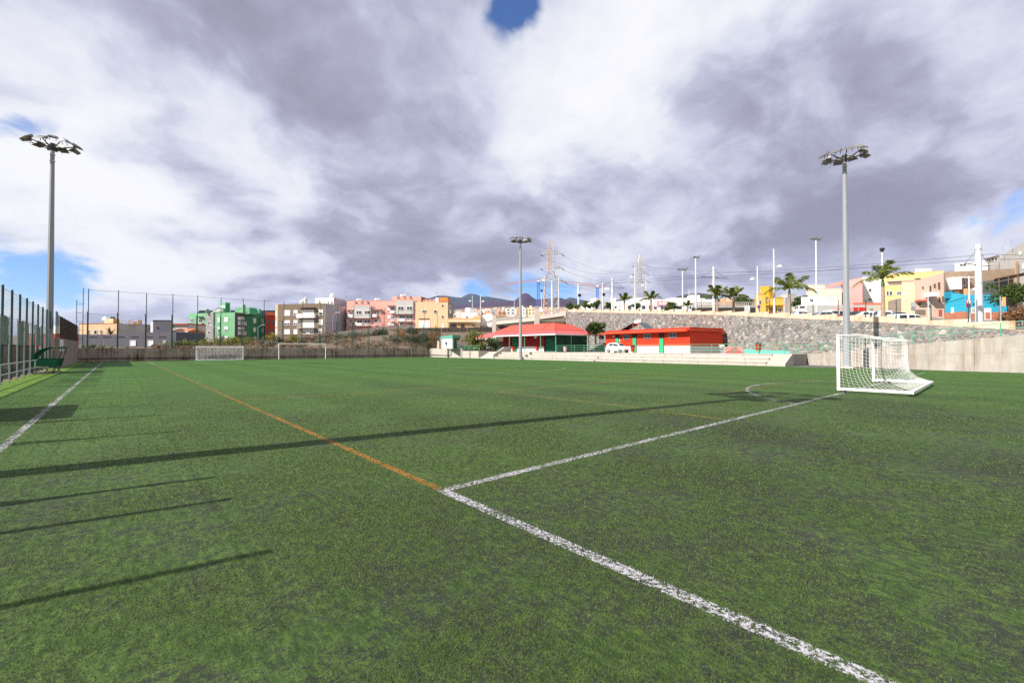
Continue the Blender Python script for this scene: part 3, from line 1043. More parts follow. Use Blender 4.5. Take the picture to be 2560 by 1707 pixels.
def dugout(y0, label):
    """curved green team shelter, open towards the pitch"""
    ln = 3.5
    t = thing('dugout', label, 'dugout', (-6.5, y0 + ln / 2, 0))
    xb, xf = -7.3, -5.85
    prof = []
    for k in range(13):
        a = R(190 - 115 * k / 12)
        prof.append((xb + 0.92 + 0.95 * math.cos(a), 0.88 + 0.92 * math.sin(a)))
    prof = [(xb, 0.42)] + prof + [(xf, 1.84)]
    mb = MB()
    for i in range(len(prof) - 1):
        (xa, za), (xc, zc) = prof[i], prof[i + 1]
        d = np.array([xc - xa, zc - za]); d /= np.linalg.norm(d); nn = np.array([-d[1], d[0]]) * 0.02
        mb.hexa([(xa, y0, za), (xc, y0, zc), (xc, y0 + ln, zc), (xa, y0 + ln, za)], [(xa - nn[0] * -1, y0, za + nn[1]), (xc + nn[0], y0, zc + nn[1]), (xc + nn[0], y0 + ln, zc + nn[1]), (xa + nn[0], y0 + ln, za + nn[1])])
    mb.build('shell', dugout_green, t)
    for k in range(4):
        y = y0 + 0.02 + (ln - 0.04) * k / 3
        mb = MB(); mb.tube([(a, y, b - 0.03) for a, b in prof], 0.025, 6, True); mb.build('rib', dugout_green, t)
    for y in (y0, y0 + ln):
        mb = MB(); mb.tube([(xf, y, 1.82), (xf - 0.42, y, 0.05)], 0.028, 6); mb.build('strut', dark_metal, t)
        mb = MB(); mb.slab([(xb + 0.01, y - 0.015, 0.42), (-6.12, y - 0.015, 0.42), (-5.98, y - 0.015, 1.0), (xb - 0.0, y - 0.015, 1.0)], (0, 0.03, 0)); mb.build('side_panel', dugout_green, t)
    for x in (xb + 0.05, -6.3):
        for y in (y0, y0 + ln):
            mb = MB(); mb.tube([(x, y, 0.0), (x, y, 0.45)], 0.025, 6); mb.build('leg', dark_metal, t)
    mb = MB(); mb.box(xb + 0.25, xb + 0.68, y0 + 0.12, y0 + ln - 0.12, 0.45, 0.49); mb.build('bench_seat', wood_grey, t)
    mb = MB(); mb.box(xb + 0.06, xb + 0.10, y0 + 0.12, y0 + ln - 0.12, 0.62, 0.86); mb.build('bench_back', wood_grey, t)
    mb = MB(); mb.box(xb + 0.02, xf - 0.25, y0 + 0.04, y0 + ln - 0.04, 0.01, 0.07); mb.build('floor_board', concrete_brown, t)
    return t


dugout(39.3, 'curved green team shelter beside the left handrail')
dugout(11.35, 'nearer green team shelter that casts the block shadow on the touchline')
sx, sy = -6.72, 37.6
t = thing('wooden_stool', 'small weathered wooden stool beside the green shelter', 'stool', (sx, sy, 0))
mb = MB(); mb.box(sx - 0.33, sx + 0.33, sy - 0.18, sy + 0.18, 0.46, 0.52); mb.build('seat', wood_grey, t)
for dx in (-0.27, 0.27):
    for dy in (-0.13, 0.13):
        mb = MB(); mb.box(sx + dx - 0.035, sx + dx + 0.035, sy + dy - 0.03, sy + dy + 0.03, 0, 0.459); mb.build('leg', wood_grey, t)
mb = MB(); mb.box(sx - 0.234, sx + 0.234, sy - 0.02, sy + 0.02, 0.14, 0.19); mb.build('stretcher', wood_grey, t)


# ------------------------------------------------------------------ far side: wall, high fence
def far_side():
    Y = 76.0
    x0, x1 = -6.85, 46.0
    w = thing('far_wall', 'long rust streaked concrete wall behind the far goal line', 'wall', (20, Y, 0))
    n = 27
    g = random.Random(21)
    mb = MB(); mb.box(x0, x1, Y + 0.02, Y + 0.35, -0.1, 1.72); mb.build('backing', concrete_rust, w)
    for k in range(n):
        a = x0 + (x1 - x0) * k / n; b = x0 + (x1 - x0) * (k + 1) / n
        for z0, z1 in ((-0.05, 0.62), (0.632, 1.22), (1.232, 1.78)):
            o = g.uniform(-0.01, 0.01)
            mb = MB(); mb.box(a + 0.01, b - 0.01, Y - 0.03 + o, Y + 0.019, z0, z1 + (g.uniform(-0.01, 0.012) if z1 > 1.7 else 0)); mb.build('wall_panel', concrete_rust, w)
    p = thing('drain_pipe', 'black pipe running along the foot of the far wall', 'pipe', (20, Y - 0.1, 0.4))
    mb = MB(); mb.tube([(x0 + 0.1, Y - 0.1, 0.42), (20, Y - 0.1, 0.40), (45.2, Y - 0.1, 0.44)], 0.05, 8); mb.build('pipe', dark_metal, p)
    for k in range(18):
        x = x0 + 1 + k * 2.9
        mb = MB(); mb.box(x - 0.03, x + 0.03, Y - 0.16, Y - 0.041, 0.36, 0.47); mb.build('clip', steel, p)

    t = thing('high_fence', 'very high green ball fence on the far wall', 'fence', (20, Y + 0.2, 1.7))
    xs = [-5.95 + 2.95 * k for k in range(19)]
    for k, x in enumerate(xs):
        mb = MB(); mb.tube([(x, Y + 0.18, 1.5), (x, Y + 0.18, 9.55 + 0.1 * math.sin(k * 2.2))], 0.045, 8); mb.build('post', fence_green, t, True)
        s = -0.16 if k < 6 else -0.33
        mb = MB(); mb.tube([(x + s * 0.5, Y + 0.42, 0.6), (x + s * 0.5, Y + 0.42, 6.6)], 0.055, 8); mb.build('lower_post', fence_green, t, True)
        if k > 7:
            for z in (2.6, 3.7, 4.8, 5.9):
                mb = MB(); mb.bar((x + s * 0.5, Y + 0.42, z), (x, Y + 0.18, z), 0.03); mb.build('tie_bar', fence_green, t)
    # corner lattice post
    for xx, z1 in ((-7.05, 8.0), (-6.45, 9.6)):
        mb = MB(); mb.tube([(xx, Y + 0.1, 1.5), (xx, Y + 0.1, z1)], 0.035, 8); mb.build('corner_post', fence_green, t)
    for k in range(5):
        z = 3.0 + k * 1.12
        mb = MB(); mb.tube([(-7.05, Y + 0.1, z), (-6.45, Y + 0.1, z)], 0.025, 6); mb.build('rung', fence_green, t)

    def cable(z, a, b, sag, r, nm='cable'):
        pts = []
        for i in range(len(xs) - 1):
            if xs[i] < a - 0.1 or xs[i + 1] > b + 0.1: continue
            for u in np.linspace(0, 1, 7)[:-1]:
                pts.append((xs[i] + (xs[i + 1] - xs[i]) * u, Y + 0.13, z - sag * 4 * u * (1 - u)))
        pts.append((min(b, xs[-1]), Y + 0.13, z))
        mb = MB(); mb.tube(pts, r, 4, False); mb.build(nm, fence_green, t)
    cable(9.45, -6, 47, 0.06, 0.016)
    cable(6.35, -6, -3, 0.12, 0.018)
    cable(3.15, -6, 47, 0.03, 0.014)
    cable(6.3, 6, 47, 0.04, 0.008)
    mb = MB()
    for z in np.arange(1.9, 6.4, 0.19):
        mb.tube([(-6.4, Y + 0.15, z), (20, Y + 0.15, z - 0.01), (47.1, Y + 0.15, z)], 0.0045, 3, False)
    for x in np.arange(-6.4, 47.1, 0.16):
        mb.tube([(x, Y + 0.15, 1.8), (x, Y + 0.15, 6.35)], 0.0026, 3, False)
    mb.build('wire_mesh', wire_green, t)['kind'] = 'stuff'


far_side()


# ------------------------------------------------------------------ facade tools
class Face:
    """vertical plane from A to B (left to right as seen from the pitch); s runs A to B, d points out of the wall"""
    def __init__(s, A, B):
        s.A = np.array(A[:2], float); s.B = np.array(B[:2], float)
        e = s.B - s.A; s.L = np.linalg.norm(e); s.u = e / s.L
        n = np.array([s.u[1], -s.u[0]])
        if n @ (CAM[:2] - s.A) < 0: n = -n
        s.n = n

    def hit(s, px, py):
        d = ray(px, py)
        t = ((s.A - CAM[:2]) @ s.n) / (d[:2] @ s.n)
        p = CAM + d * t
        return (p[:2] - s.A) @ s.u, p[2]

    def P(s, a, z, d=0.0):
        q = s.A + s.u * a + s.n * d
        return np.array([q[0], q[1], z])

    def box(s, mb, a0, a1, z0, z1, d0, d1):
        b = [s.P(a0, z0, d0), s.P(a1, z0, d0), s.P(a1, z0, d1), s.P(a0, z0, d1)]
        t = [s.P(a0, z1, d0), s.P(a1, z1, d0), s.P(a1, z1, d1), s.P(a0, z1, d1)]
        mb.hexa(b, t)
        return mb

    def rect(s, x0, y0, x1, y1):
        a0, z0 = s.hit(x0, y1); a1, z1 = s.hit(x1, y0)
        return min(a0, a1), max(a0, a1), min(z0, z1), max(z0, z1)


def window(parent, face, r, kind='glass', fw=None, frame=None, name='window', off=0.0):
    """r = picture rectangle on that wall; frame stands proud, pane or shutter sits inside it"""
    a0, a1, z0, z1 = face.rect(*r) if len(r) == 4 else r[:4]
    w = min(a1 - a0, z1 - z0)
    t = fw or max(0.05, min(0.11, w * 0.10))
    fm = frame or frame_white
    mb = MB()
    face.box(mb, a0, a0 + t, z0, z1, off + 0.002, off + 0.09); face.box(mb, a1 - t, a1, z0, z1, off + 0.002, off + 0.09)
    face.box(mb, a0 + t, a1 - t, z1 - t, z1, off + 0.002, off + 0.088); face.box(mb, a0 + t, a1 - t, z0, z0 + t, off + 0.002, off + 0.12)
    if kind in ('glass', 'half', 'blue') and (a1 - a0) > 0.9:
        c = (a0 + a1) / 2
        face.box(mb, c - t * 0.4, c + t * 0.4, z0 + t, z1 - t, off + 0.003, off + 0.07)
    o = mb.build(name, fm, parent)
    gm = glass_blue if kind == 'blue' else glass_dark
    if kind in ('glass', 'blue'):
        mb = MB(); face.box(mb, a0 + t * 0.5, a1 - t * 0.5, z0 + t * 0.5, z1 - t * 0.5, off + 0.001, off + 0.03); mb.build('pane', gm, o)
    elif kind == 'shutter':
        mb = MB()
        n = max(3, int((z1 - z0) / 0.22))
        for k in range(n):
            za = z0 + t + (z1 - z0 - 2 * t) * k / n; zb = z0 + t + (z1 - z0 - 2 * t) * (k + 1) / n
            face.box(mb, a0 + t, a1 - t, za + 0.008, zb - 0.008, off + 0.001, off + 0.05)
        mb.build('shutter', shutter_white, o)
    elif kind == 'half':
        zm = z0 + (z1 - z0) * 0.45
        mb = MB(); face.box(mb, a0 + t, a1 - t, zm, z1 - t, off + 0.001, off + 0.05); mb.build('shutter', shutter_white, o)
        mb = MB(); face.box(mb, a0 + t * 0.5, a1 - t * 0.5, z0 + t * 0.5, zm - 0.01, off + 0.001, off + 0.03); mb.build('pane', gm, o)
    return o


def panel(parent, face, r, m, name, d0=0.002, d1=0.05):
    a0, a1, z0, z1 = face.rect(*r) if len(r) == 4 else r[:4]
    mb = MB(); face.box(mb, a0, a1, z0, z1, d0, d1)
    return mb.build(name, m, parent)


def balcony(parent, face, r, m, depth=0.9, open_rail=False, name='balcony'):
    """r = picture rectangle of its front; slab with solid or barred parapet"""
    a0, a1, z0, z1 = face.rect(*r)
    mb = MB()
    face.box(mb, a0, a1, z0, z0 + 0.14, 0.002, depth)
    o = mb.build(name, m, parent)
    mb = MB()
    if open_rail:
        for k in range(max(3, int((a1 - a0) / 0.22)) + 1):
            a = a0 + 0.03 + (a1 - a0 - 0.06) * k / max(3, int((a1 - a0) / 0.22))
            face.box(mb, a - 0.018, a + 0.018, z0 + 0.142, z1 - 0.05, depth - 0.06, depth - 0.03)
        face.box(mb, a0, a1, z1 - 0.05, z1, depth - 0.07, depth - 0.02)
    else:
        face.box(mb, a0, a1, z0 + 0.142, z1, depth - 0.10, depth - 0.003)
        face.box(mb, a0, a0 + 0.1, z0 + 0.142, z1, 0.003, depth - 0.102); face.box(mb, a1 - 0.1, a1, z0 + 0.142, z1, 0.003, depth - 0.102)
    mb.build('parapet', m if not open_rail else frame_white, o)
    return o


# ------------------------------------------------------------------ right side: terrace steps
TZ = 1.165
terrace_floor = mat('terrace_concrete', (0.30, 0.28, 0.25), 0.9, 0.15, 0.7, 0.2, 25)


def terraces():
    mb = MB()
    poly = [(47.69, 10.45), (52.2, 10.45), (57.9, 21.0), (71.3, 61.0), (77.0, 80.0), (47.69, 80.0)]
    mb.prism(poly, -0.11, TZ)
    structure(mb.build('terrace', terrace_floor))
    mb = MB(); mb.box(45.32, 62, 64.32, 79.9, -0.11, 1.76)
    structure(mb.build('upper_terrace', terrace_floor))
    g = random.Random(3)
    w = thing('retaining_wall', 'pale concrete wall under the small white hut beside the pitch', 'wall', (45.2, 66, 0))
    n = 5
    for k in range(n):
        y0 = 64.4 + (75.9 - 64.4) * k / n; y1 = 64.4 + (75.9 - 64.4) * (k + 1) / n
        mb = MB(); mb.box(45.14 + g.uniform(-0.01, 0.01), 45.318, y0 + 0.01, y1 - 0.01, -0.05, 1.78); mb.build('wall_panel', concrete_pale, w)
    mb = MB(); mb.tube([(45.06, 75.5, 0.44), (45.06, 68.0, 0.42), (45.06, 67.8, 0.5), (45.06, 67.8, 1.35)], 0.05, 8); mb.build('pipe', dark_metal, w)
    w = thing('retaining_wall', 'stained concrete wall between the hut terrace and the stairs', 'wall', (45.3, 62, 0))
    mb = MB(); mb.box(45.22, 47.68, 59.25, 64.31, -0.05, 1.30); mb.build('wall_body', concrete_pale, w)
    mb = MB(); mb.box(45.16, 45.219, 61.7, 62.0, -0.05, 1.28); mb.build('joint_strip', concrete_brown, w)
    # stairs between the two
    s = thing('stairs', 'pale concrete stairs with a solid side wall left of the mast', 'stairs', (46.5, 57, 0))
    for k in range(7):
        mb = MB(); mb.box(45.3 + 0.34 * k, 47.685, 55.35, 59.24, -0.05 if k == 0 else 0.166 * k + 0.001, 0.166 * (k + 1)); mb.build('step', concrete_pale, s)
    mb = MB(); mb.slab([(45.2, 55.0, -0.05), (47.68, 55.0, -0.05), (49.2, 55.0, 1.1), (49.2, 55.0, 1.95), (47.6, 55.0, 1.95), (45.2, 55.0, 0.75)], (0, 0.32, 0)); mb.build('side_wall', concrete_pale, s)
    # long seating steps
    b = thing('seating_steps', 'long pale concrete seating terrace of three steps beside the pitch', 'seating', (46.5, 33, 0))
    ya, yb = 12.2, 54.9
    for r_ in range(3):
        y = ya
        while y < yb - 0.2:
            ln = min(g.choice((1.9, 2.3, 2.7)), yb - y)
            if yb - y - ln < 0.6: ln = yb - y
            o = g.uniform(-0.012, 0.012)
            x0 = 45.3 + 0.8 * r_ + o
            mb = MB()
            z0 = -0.05 if r_ == 0 else 0.388 * r_ + 0.001
            mb.box(x0, 47.685 if r_ == 2 else 45.3 + 0.8 * (r_ + 1) + 0.3, y + 0.014, y + ln - 0.014, z0, 0.388 * (r_ + 1) + g.uniform(-0.004, 0.004))
            mb.box(x0 - 0.035, x0 - 0.001, y + 0.012, y + ln - 0.012, 0.388 * (r_ + 1) - 0.085, 0.388 * (r_ + 1) - 0.006)
            mb.build('step_block', concrete_pale, b)
            y += ln
    # small steps let into the seating
    for yy, nm in ((33.4, 'middle'),):
        mb = MB(); mb.box(45.02, 45.28, yy, yy + 1.6, -0.05, 0.19); mb.box(45.75, 46.05, yy, yy + 1.6, 0.39, 0.58); mb.build('half_step', concrete_pale, b)
    s = thing('stairs', 'pale concrete stairs at the near end of the seating terrace', 'stairs', (46.5, 11.3, 0))
    for k in range(6):
        mb = MB(); mb.box(45.25 + 0.38 * k, 47.685, 10.75, 12.19, -0.05 if k == 0 else 0.194 * k + 0.001, 0.194 * (k + 1)); mb.build('step', concrete_pale, s)
    mb = MB()
    mb.slab([(45.2, 10.46, -0.05), (47.68, 10.46, -0.05), (47.68, 10.46, 1.18), (47.3, 10.46, 1.18), (45.2, 10.46, 0.25)], (0, 0.28, 0)); mb.build('side_wall', concrete_pale, s)
    k = MB(); k.box(44.6, 45.2, 47.25, 48.6, -0.05, 0.09)


terraces()


# ------------------------------------------------------------------ stone retaining wall under the street
WALL = [(70.9, 61.5, 9.80), (70.7, 61.0, 9.75), (64.0, 41.2, 7.92), (57.2, 21.1, 6.1), (54.2, 12.2, 5.08), (51.7, 4.9, 4.28), (49.9, -1.2, 3.52), (48.9, -6.0, 2.95), (48.4, -14.0, 2.2)]
WP = np.array(WALL)
WS = np.concatenate([[0], np.cumsum(np.linalg.norm(np.diff(WP[:, :2], axis=0), axis=1))])


def wall_at(s):
    x = np.interp(s, WS, WP[:, 0]); y = np.interp(s, WS, WP[:, 1]); z = np.interp(s, WS, WP[:, 2])
    i = min(max(np.searchsorted(WS, s) - 1, 0), len(WS) - 2)
    e = WP[i + 1, :2] - WP[i, :2]; e = e / np.linalg.norm(e)
    n = np.array([e[1], -e[0]])
    if n @ (CAM[:2] - np.array([x, y])) < 0: n = -n
    return np.array([x, y]), z, e, n


def wall_s(px):
    d = ray(px, 850)[:2]
    for i in range(len(WP) - 1):
        a, b = WP[i, :2], WP[i + 1, :2]
        m_ = np.array([[d[0], -(b - a)[0]], [d[1], -(b - a)[1]]])
        try:
            t, u = np.linalg.solve(m_, a - CAM[:2])
        except Exception:
            continue
        if t > 0 and 0 <= u <= 1:
            return WS[i] + u * (WS[i + 1] - WS[i])
    return None


stone_mats = [mat('stone_grey', (0.25, 0.238, 0.228), 0.9, 0.28, 2.2, 0.5, 14), mat('stone_dark', (0.165, 0.155, 0.15), 0.9, 0.3, 2.2, 0.5, 14),
              mat('stone_brown', (0.25, 0.195, 0.155), 0.9, 0.3, 2.2, 0.5, 14), mat('stone_pale', (0.36, 0.335, 0.31), 0.9, 0.2, 2.2, 0.4, 14), mat('stone_blue', (0.205, 0.202, 0.205), 0.9, 0.25, 2.2, 0.5, 14)]
mortar = mat('mortar', (0.40, 0.355, 0.30), 0.95, 0.15, 1.5, 0.3, 20)
salmon = mat('salmon_parapet', (0.60, 0.455, 0.345), 0.9, 0.15, 0.8, 0.15, 20, stain=(0.34, 0.17, 0.08), stain_amt=0.8, stain_scale=(2.2, 2.2, 0.12), lo=0.45, hi=0.65)


def clip(poly, p, n):
    """keep the part of poly with (v - p).n <= 0"""
    out = []
    for i in range(len(poly)):
        a, b = poly[i], poly[(i + 1) % len(poly)]
        da = (a - p) @ n; db = (b - p) @ n
        if da <= 0: out.append(a)
        if (da < 0) != (db < 0) and abs(da - db) > 1e-9:
            out.append(a + (b - a) * (da / (da - db)))
    return out


def stone_wall():
    w = thing('stone_wall', 'long grey rubble stone retaining wall under the street with palm trees', 'wall', (60, 30, 0))
    g = random.Random(17)
    # backing
    mb = MB()
    for i in range(len(WP) - 1):
        (p0, z0, e0, n0), (p1, z1, e1, n1) = wall_at(WS[i] + 1e-4), wall_at(WS[i + 1] - 1e-4)
        b = [(*p0, -0.1), (*p1, -0.1), (*(p1 - n1 * 0.8), -0.1), (*(p0 - n0 * 0.8), -0.1)]
        t_ = [(*p0, z0), (*p1, z1), (*(p1 - n1 * 0.8), z1), (*(p0 - n0 * 0.8), z0)]
        mb.hexa(b, t_)
    mb.build('mortar_bed', mortar, w)
    # stones: cells of a jittered grid
    S0, S1, pitch_ = 0.1, WS[-1] - 0.3, 0.39
    seeds = {}
    ni, nj = int((S1 - S0) / pitch_), 26
    for i in range(-1, ni + 2):
        for j in range(-1, nj + 1):
            seeds[(i, j)] = np.array([S0 + (i + 0.5 + 0.5 * (j % 2) + g.uniform(-0.42, 0.42)) * pitch_, 0.8 + (j + 0.5 + g.uniform(-0.40, 0.40)) * pitch_ * 0.92])
    cells = []
    for (i, j), c in seeds.items():
        if i < 0 or i > ni or j < 0 or j >= nj: continue
        zt = np.interp(c[0], WS, WP[:, 2])
        if c[1] > zt + 0.3: continue
        poly = [c + np.array(v) * pitch_ for v in ((-1.2, -1.2), (1.2, -1.2), (1.2, 1.2), (-1.2, 1.2))]
        for di in range(-2, 3):
            for dj in range(-2, 3):
                o = seeds.get((i + di, j + dj))
                if o is None or (di == 0 and dj == 0): continue
                poly = clip(poly, (c + o) / 2, o - c)
                if len(poly) < 3: break
        # trim at the sloping top
        if len(poly) >= 3:
            za, zb = np.interp(c[0] - 0.5, WS, WP[:, 2]), np.interp(c[0] + 0.5, WS, WP[:, 2])
            sl = (zb - za)
            poly = clip(poly, np.array([c[0], zt - 0.03]), np.array([-sl, 1.0]))
        if len(poly) >= 3:
            ar = 0.5 * abs(sum(poly[k][0] * poly[(k + 1) % len(poly)][1] - poly[(k + 1) % len(poly)][0] * poly[k][1] for k in range(len(poly))))
            if ar > 0.014: cells.append((c, poly))

    def stone(mb, c, poly):
        cen = sum(poly) / len(poly)
        gap = g.uniform(0.86, 0.93)
        dep = g.uniform(0.03, 0.08)
        o = len(mb.v)
        rings = ((gap, -0.03), (gap, dep * 0.55), (gap * 0.78, dep))
        n = len(poly)
        tl = (g.uniform(-0.06, 0.06), g.uniform(-0.06, 0.06))
        for k, d in rings:
            for v in poly:
                q = cen + (v - cen) * k
                p, z, e, nn = wall_at(q[0])
                dd = d + (tl[0] * (v - cen)[0] + tl[1] * (v - cen)[1] if d > 0 else 0)
                p = p + nn * dd
                mb.v.append((p[0], p[1], q[1]))
        for r_ in range(2):
            for k in range(n):
                k2 = (k + 1) % n
                mb.f.append((o + r_ * n + k, o + r_ * n + k2, o + (r_ + 1) * n + k2, o + (r_ + 1) * n + k))
        mb.f.append(tuple(o + 2 * n + k for k in range(n)))
    order = []
    for c, poly in cells:
        p, z, e, n = wall_at(c[0])
        P3 = np.array([p[0], p[1], c[1]]) - CAM
        dd = P3 @ FW
        pxx = 1280 + F_PX * (P3 @ RT) / dd
        vis = pxx < 2590 and not (c[0] < 1)
        order.append((0 if vis else 1, dd, c, poly))
    order.sort(key=lambda x: (x[0], x[1]))
    wts = [0] * 8 + [1] * 6 + [2] * 2 + [3] * 2 + [4] * 5
    for k, (_, _, c, poly) in enumerate(order[:300]):
        mb = MB(); stone(mb, c, poly)
        mb.build('stone', stone_mats[g.choice(wts)], w)
    rest = MB(); mi = []
    for _, _, c, poly in order[300:]:
        f0 = len(rest.f)
        stone(rest, c, poly)
        mi += [g.choice(wts)] * (len(rest.f) - f0)
    o = rest.build('stones', stone_mats, w)
    o.data.polygons.foreach_set('material_index', mi)
    o['kind'] = 'stuff'

    # stepped parapet with fence posts
    t = thing('stepped_parapet', 'salmon coloured stepped parapet along the top of the stone wall', 'wall', (60, 30, 5))
    f = thing('street_fence', 'thin green wire fence standing on the salmon parapet', 'fence', (60, 30, 6))
    pxs = [1421, 1442, 1463, 1483, 1504, 1525, 1548, 1573, 1597.5, 1625, 1654.5, 1684, 1716.7, 1752.5, 1789, 1831, 1875, 1923, 1976, 2032, 2095, 2164, 2240, 2327, 2421, 2540]
    ss = [wall_s(p) for p in pxs]
    tops = []
    for k in range(len(ss) - 1):
        s0, s1 = ss[k] + 0.01, ss[k + 1] - 0.01
        (p0, z0, e0, n0), (p1, z1, e1, n1) = wall_at(s0), wall_at(s1)
        zt = z0 + 0.42
        b = [(*(p0 + n0 * 0.06), z0 + 0.004), (*(p1 + n1 * 0.06), z1 + 0.004), (*(p1 - n1 * 0.22), z1 + 0.004), (*(p0 - n0 * 0.22), z0 + 0.004)]
        q = [(*(p0 + n0 * 0.06), zt), (*(p1 + n1 * 0.06), zt), (*(p1 - n1 * 0.22), zt), (*(p0 - n0 * 0.22), zt)]
        mb = MB(); mb.hexa(b, q); mb.build('parapet_block', salmon, t)
        c = p0 - n0 * 0.08
        mb = MB(); mb.tube([(c[0], c[1], zt - 0.6), (c[0], c[1], zt + 1.75)], 0.035, 6); mb.build('post', fence_green, f)
        tops.append(np.array([c[0], c[1], zt]))
    for zz in (0.35, 0.9, 1.45, 1.7):
        mb = MB(); mb.tube([p + (0, 0, zz) for p in tops], 0.006, 3, False); mb.build('wire', fence_green, f)


stone_wall()


# street on top, rising ground behind it
def street_ground():
    rows = []
    tab = [(1416, 781, 776, 190), (1600, 776, 776, 170), (1900, 790, 784, 112), (2100, 803, 786, 112), (2250, 809, 788, 95), (2360, 815, 798, 84), (2450, 819, 801, 80), (2560, 826, 802, 76), (2760, 838, 804, 70)]
    for px in np.concatenate([np.linspace(1416, 2560, 70), np.linspace(2580, 2760, 8)]):
        s = wall_s(px)
        if s is None: continue
        p, z, e, n = wall_at(s)
        Dw = np.dot(np.array([p[0], p[1]]) - CAM[:2], FWH)
        zb_ = np.interp(px, [t_[0] for t_ in tab], [t_[2] for t_ in tab]); Db = np.interp(px, [t_[0] for t_ in tab], [t_[3] for t_ in tab])
        z_w = z - 0.10; z_b = at_d(px, zb_, Db)[2]
        r_ = []
        for D in (Dw + 0.8, Dw + 4, Dw + 10, Dw + 10.3, Dw + 18, (Dw + Db) / 2 + 8, Db, Db + 20, Db + 60, Db + 130):
            f = min(1.0, max(0.0, (D - Dw - 10.2) / max(Db - Dw - 10.2, 1)))
            q = at_d(px, 850, D)
            r_.append((q[0], q[1], z_w + (z_b - z_w) * f + (0.12 if D > Dw + 10.2 else 0) + max(0, D - Db) * 0.05))
        rows.append(r_)
    m_ = mat('street_ground', (0.17, 0.155, 0.14), 0.9, 0.18, 0.3, 0.2, 12)
    structure(grid_mesh('street', np.array(rows), m_, smooth=False))


street_ground()


# ------------------------------------------------------------------ ramp beside the pitch
RW = np.array([(53.2, 13.0, 1.10), (51.6, 10.2, 1.13), (50.6, 7.5, 1.38), (49.3, 5.0, 1.66), (47.4, 2.4, 1.95), (46.2, 0.4, 2.2), (45.6, -2.2, 2.45), (45.35, -5.0, 2.74), (45.2, -9, 3.1), (45.2, -16, 3.8)])
ramp_conc = mat('ramp_concrete', (0.38, 0.35, 0.31), 0.9, 0.20, 0.9, 0.3, 24, stain=(0.22, 0.15, 0.10), stain_amt=0.85, stain_scale=(1.6, 1.6, 0.16), lo=0.44, hi=0.64)


def ramp():
    w = thing('ramp_wall', 'stained pale concrete wall of the rising ramp behind the near goal', 'wall', (47, 2, 0))
    for i in range(len(RW) - 1):
        a, b = RW[i], RW[i + 1]
        e = (b - a)[:2]; e /= np.linalg.norm(e); n = np.array([e[1], -e[0]])
        if n @ (CAM[:2] - a[:2]) < 0: n = -n
        n = -n * 0.3
        a2 = a[:2] + e * 0.008; b2 = b[:2] - e * 0.008
        for zlo, f in ((-0.1, 0.55), (None, 1.0)):
            za = -0.1 if zlo is not None else a[2] * 0.55 + 0.006
            zb = -0.1 if zlo is not None else b[2] * 0.55 + 0.006
            bot = [(*a2, za), (*b2, zb), (*(b2 + n), zb), (*(a2 + n), za)]
            top = [(*a2, a[2] * f), (*b2, b[2] * f), (*(b2 + n), b[2] * f), (*(a2 + n), a[2] * f)]
            mb = MB(); mb.hexa(bot, top); mb.build('wall_panel', ramp_conc, w)
    # path surface between ramp wall and stone wall
    rows = []
    for s in np.linspace(0, 1, 24):
        k = s * (len(RW) - 1); i = min(int(k), len(RW) - 2); f = k - i
        a = RW[i] * (1 - f) + RW[i + 1] * f
        d = [abs(wall_at(q)[0][1] - a[1] + 0.15 * (a[0] - wall_at(q)[0][0])) for q in np.linspace(WS[3], WS[-1], 120)]
        p, z, e, n = wall_at(np.linspace(WS[3], WS[-1], 120)[int(np.argmin(d))])
        rows.append([(a[0] + 0.28, a[1], a[2] - 0.05), (p[0] + 0.1, p[1], a[2] - 0.04)])
    structure(grid_mesh('ramp_path', np.array(rows), terrace_floor, smooth=False))
    # rail
    t = thing('ramp_railing', 'green two bar railing climbing along the ramp wall', 'railing', (47, 2, 2))
    pts = [RW[i] * (1 - f) + RW[i + 1] * f for i in range(len(RW) - 1) for f in (0, 0.5)]
    pts = [p + np.array([0.14, 0.04, 0]) for p in pts]
    for i, p in enumerate(pts[1:]):
        mb = MB(); mb.tube([p - (0, 0, 0.1), p + (0, 0, 0.98)], 0.035, 6); mb.build('post', rail_green, t)
    for z in (0.55, 0.98):
        mb = MB(); mb.tube([p + (0, 0, z) for p in pts], 0.028, 6); mb.build('rail', rail_green, t)


ramp()


# ------------------------------------------------------------------ red changing rooms
red_paint = mat('orange_red_paint', (0.50, 0.034, 0.010), 0.7, 0.07, 0.6, stain=(0.33, 0.022, 0.008), stain_amt=0.3)
red_dark = mat('dark_red_paint', (0.24, 0.013, 0.010), 0.7, 0.08, 0.8)
plinth_white = mat('plinth_white', (0.72, 0.73, 0.72), 0.8, 0.06, 1)


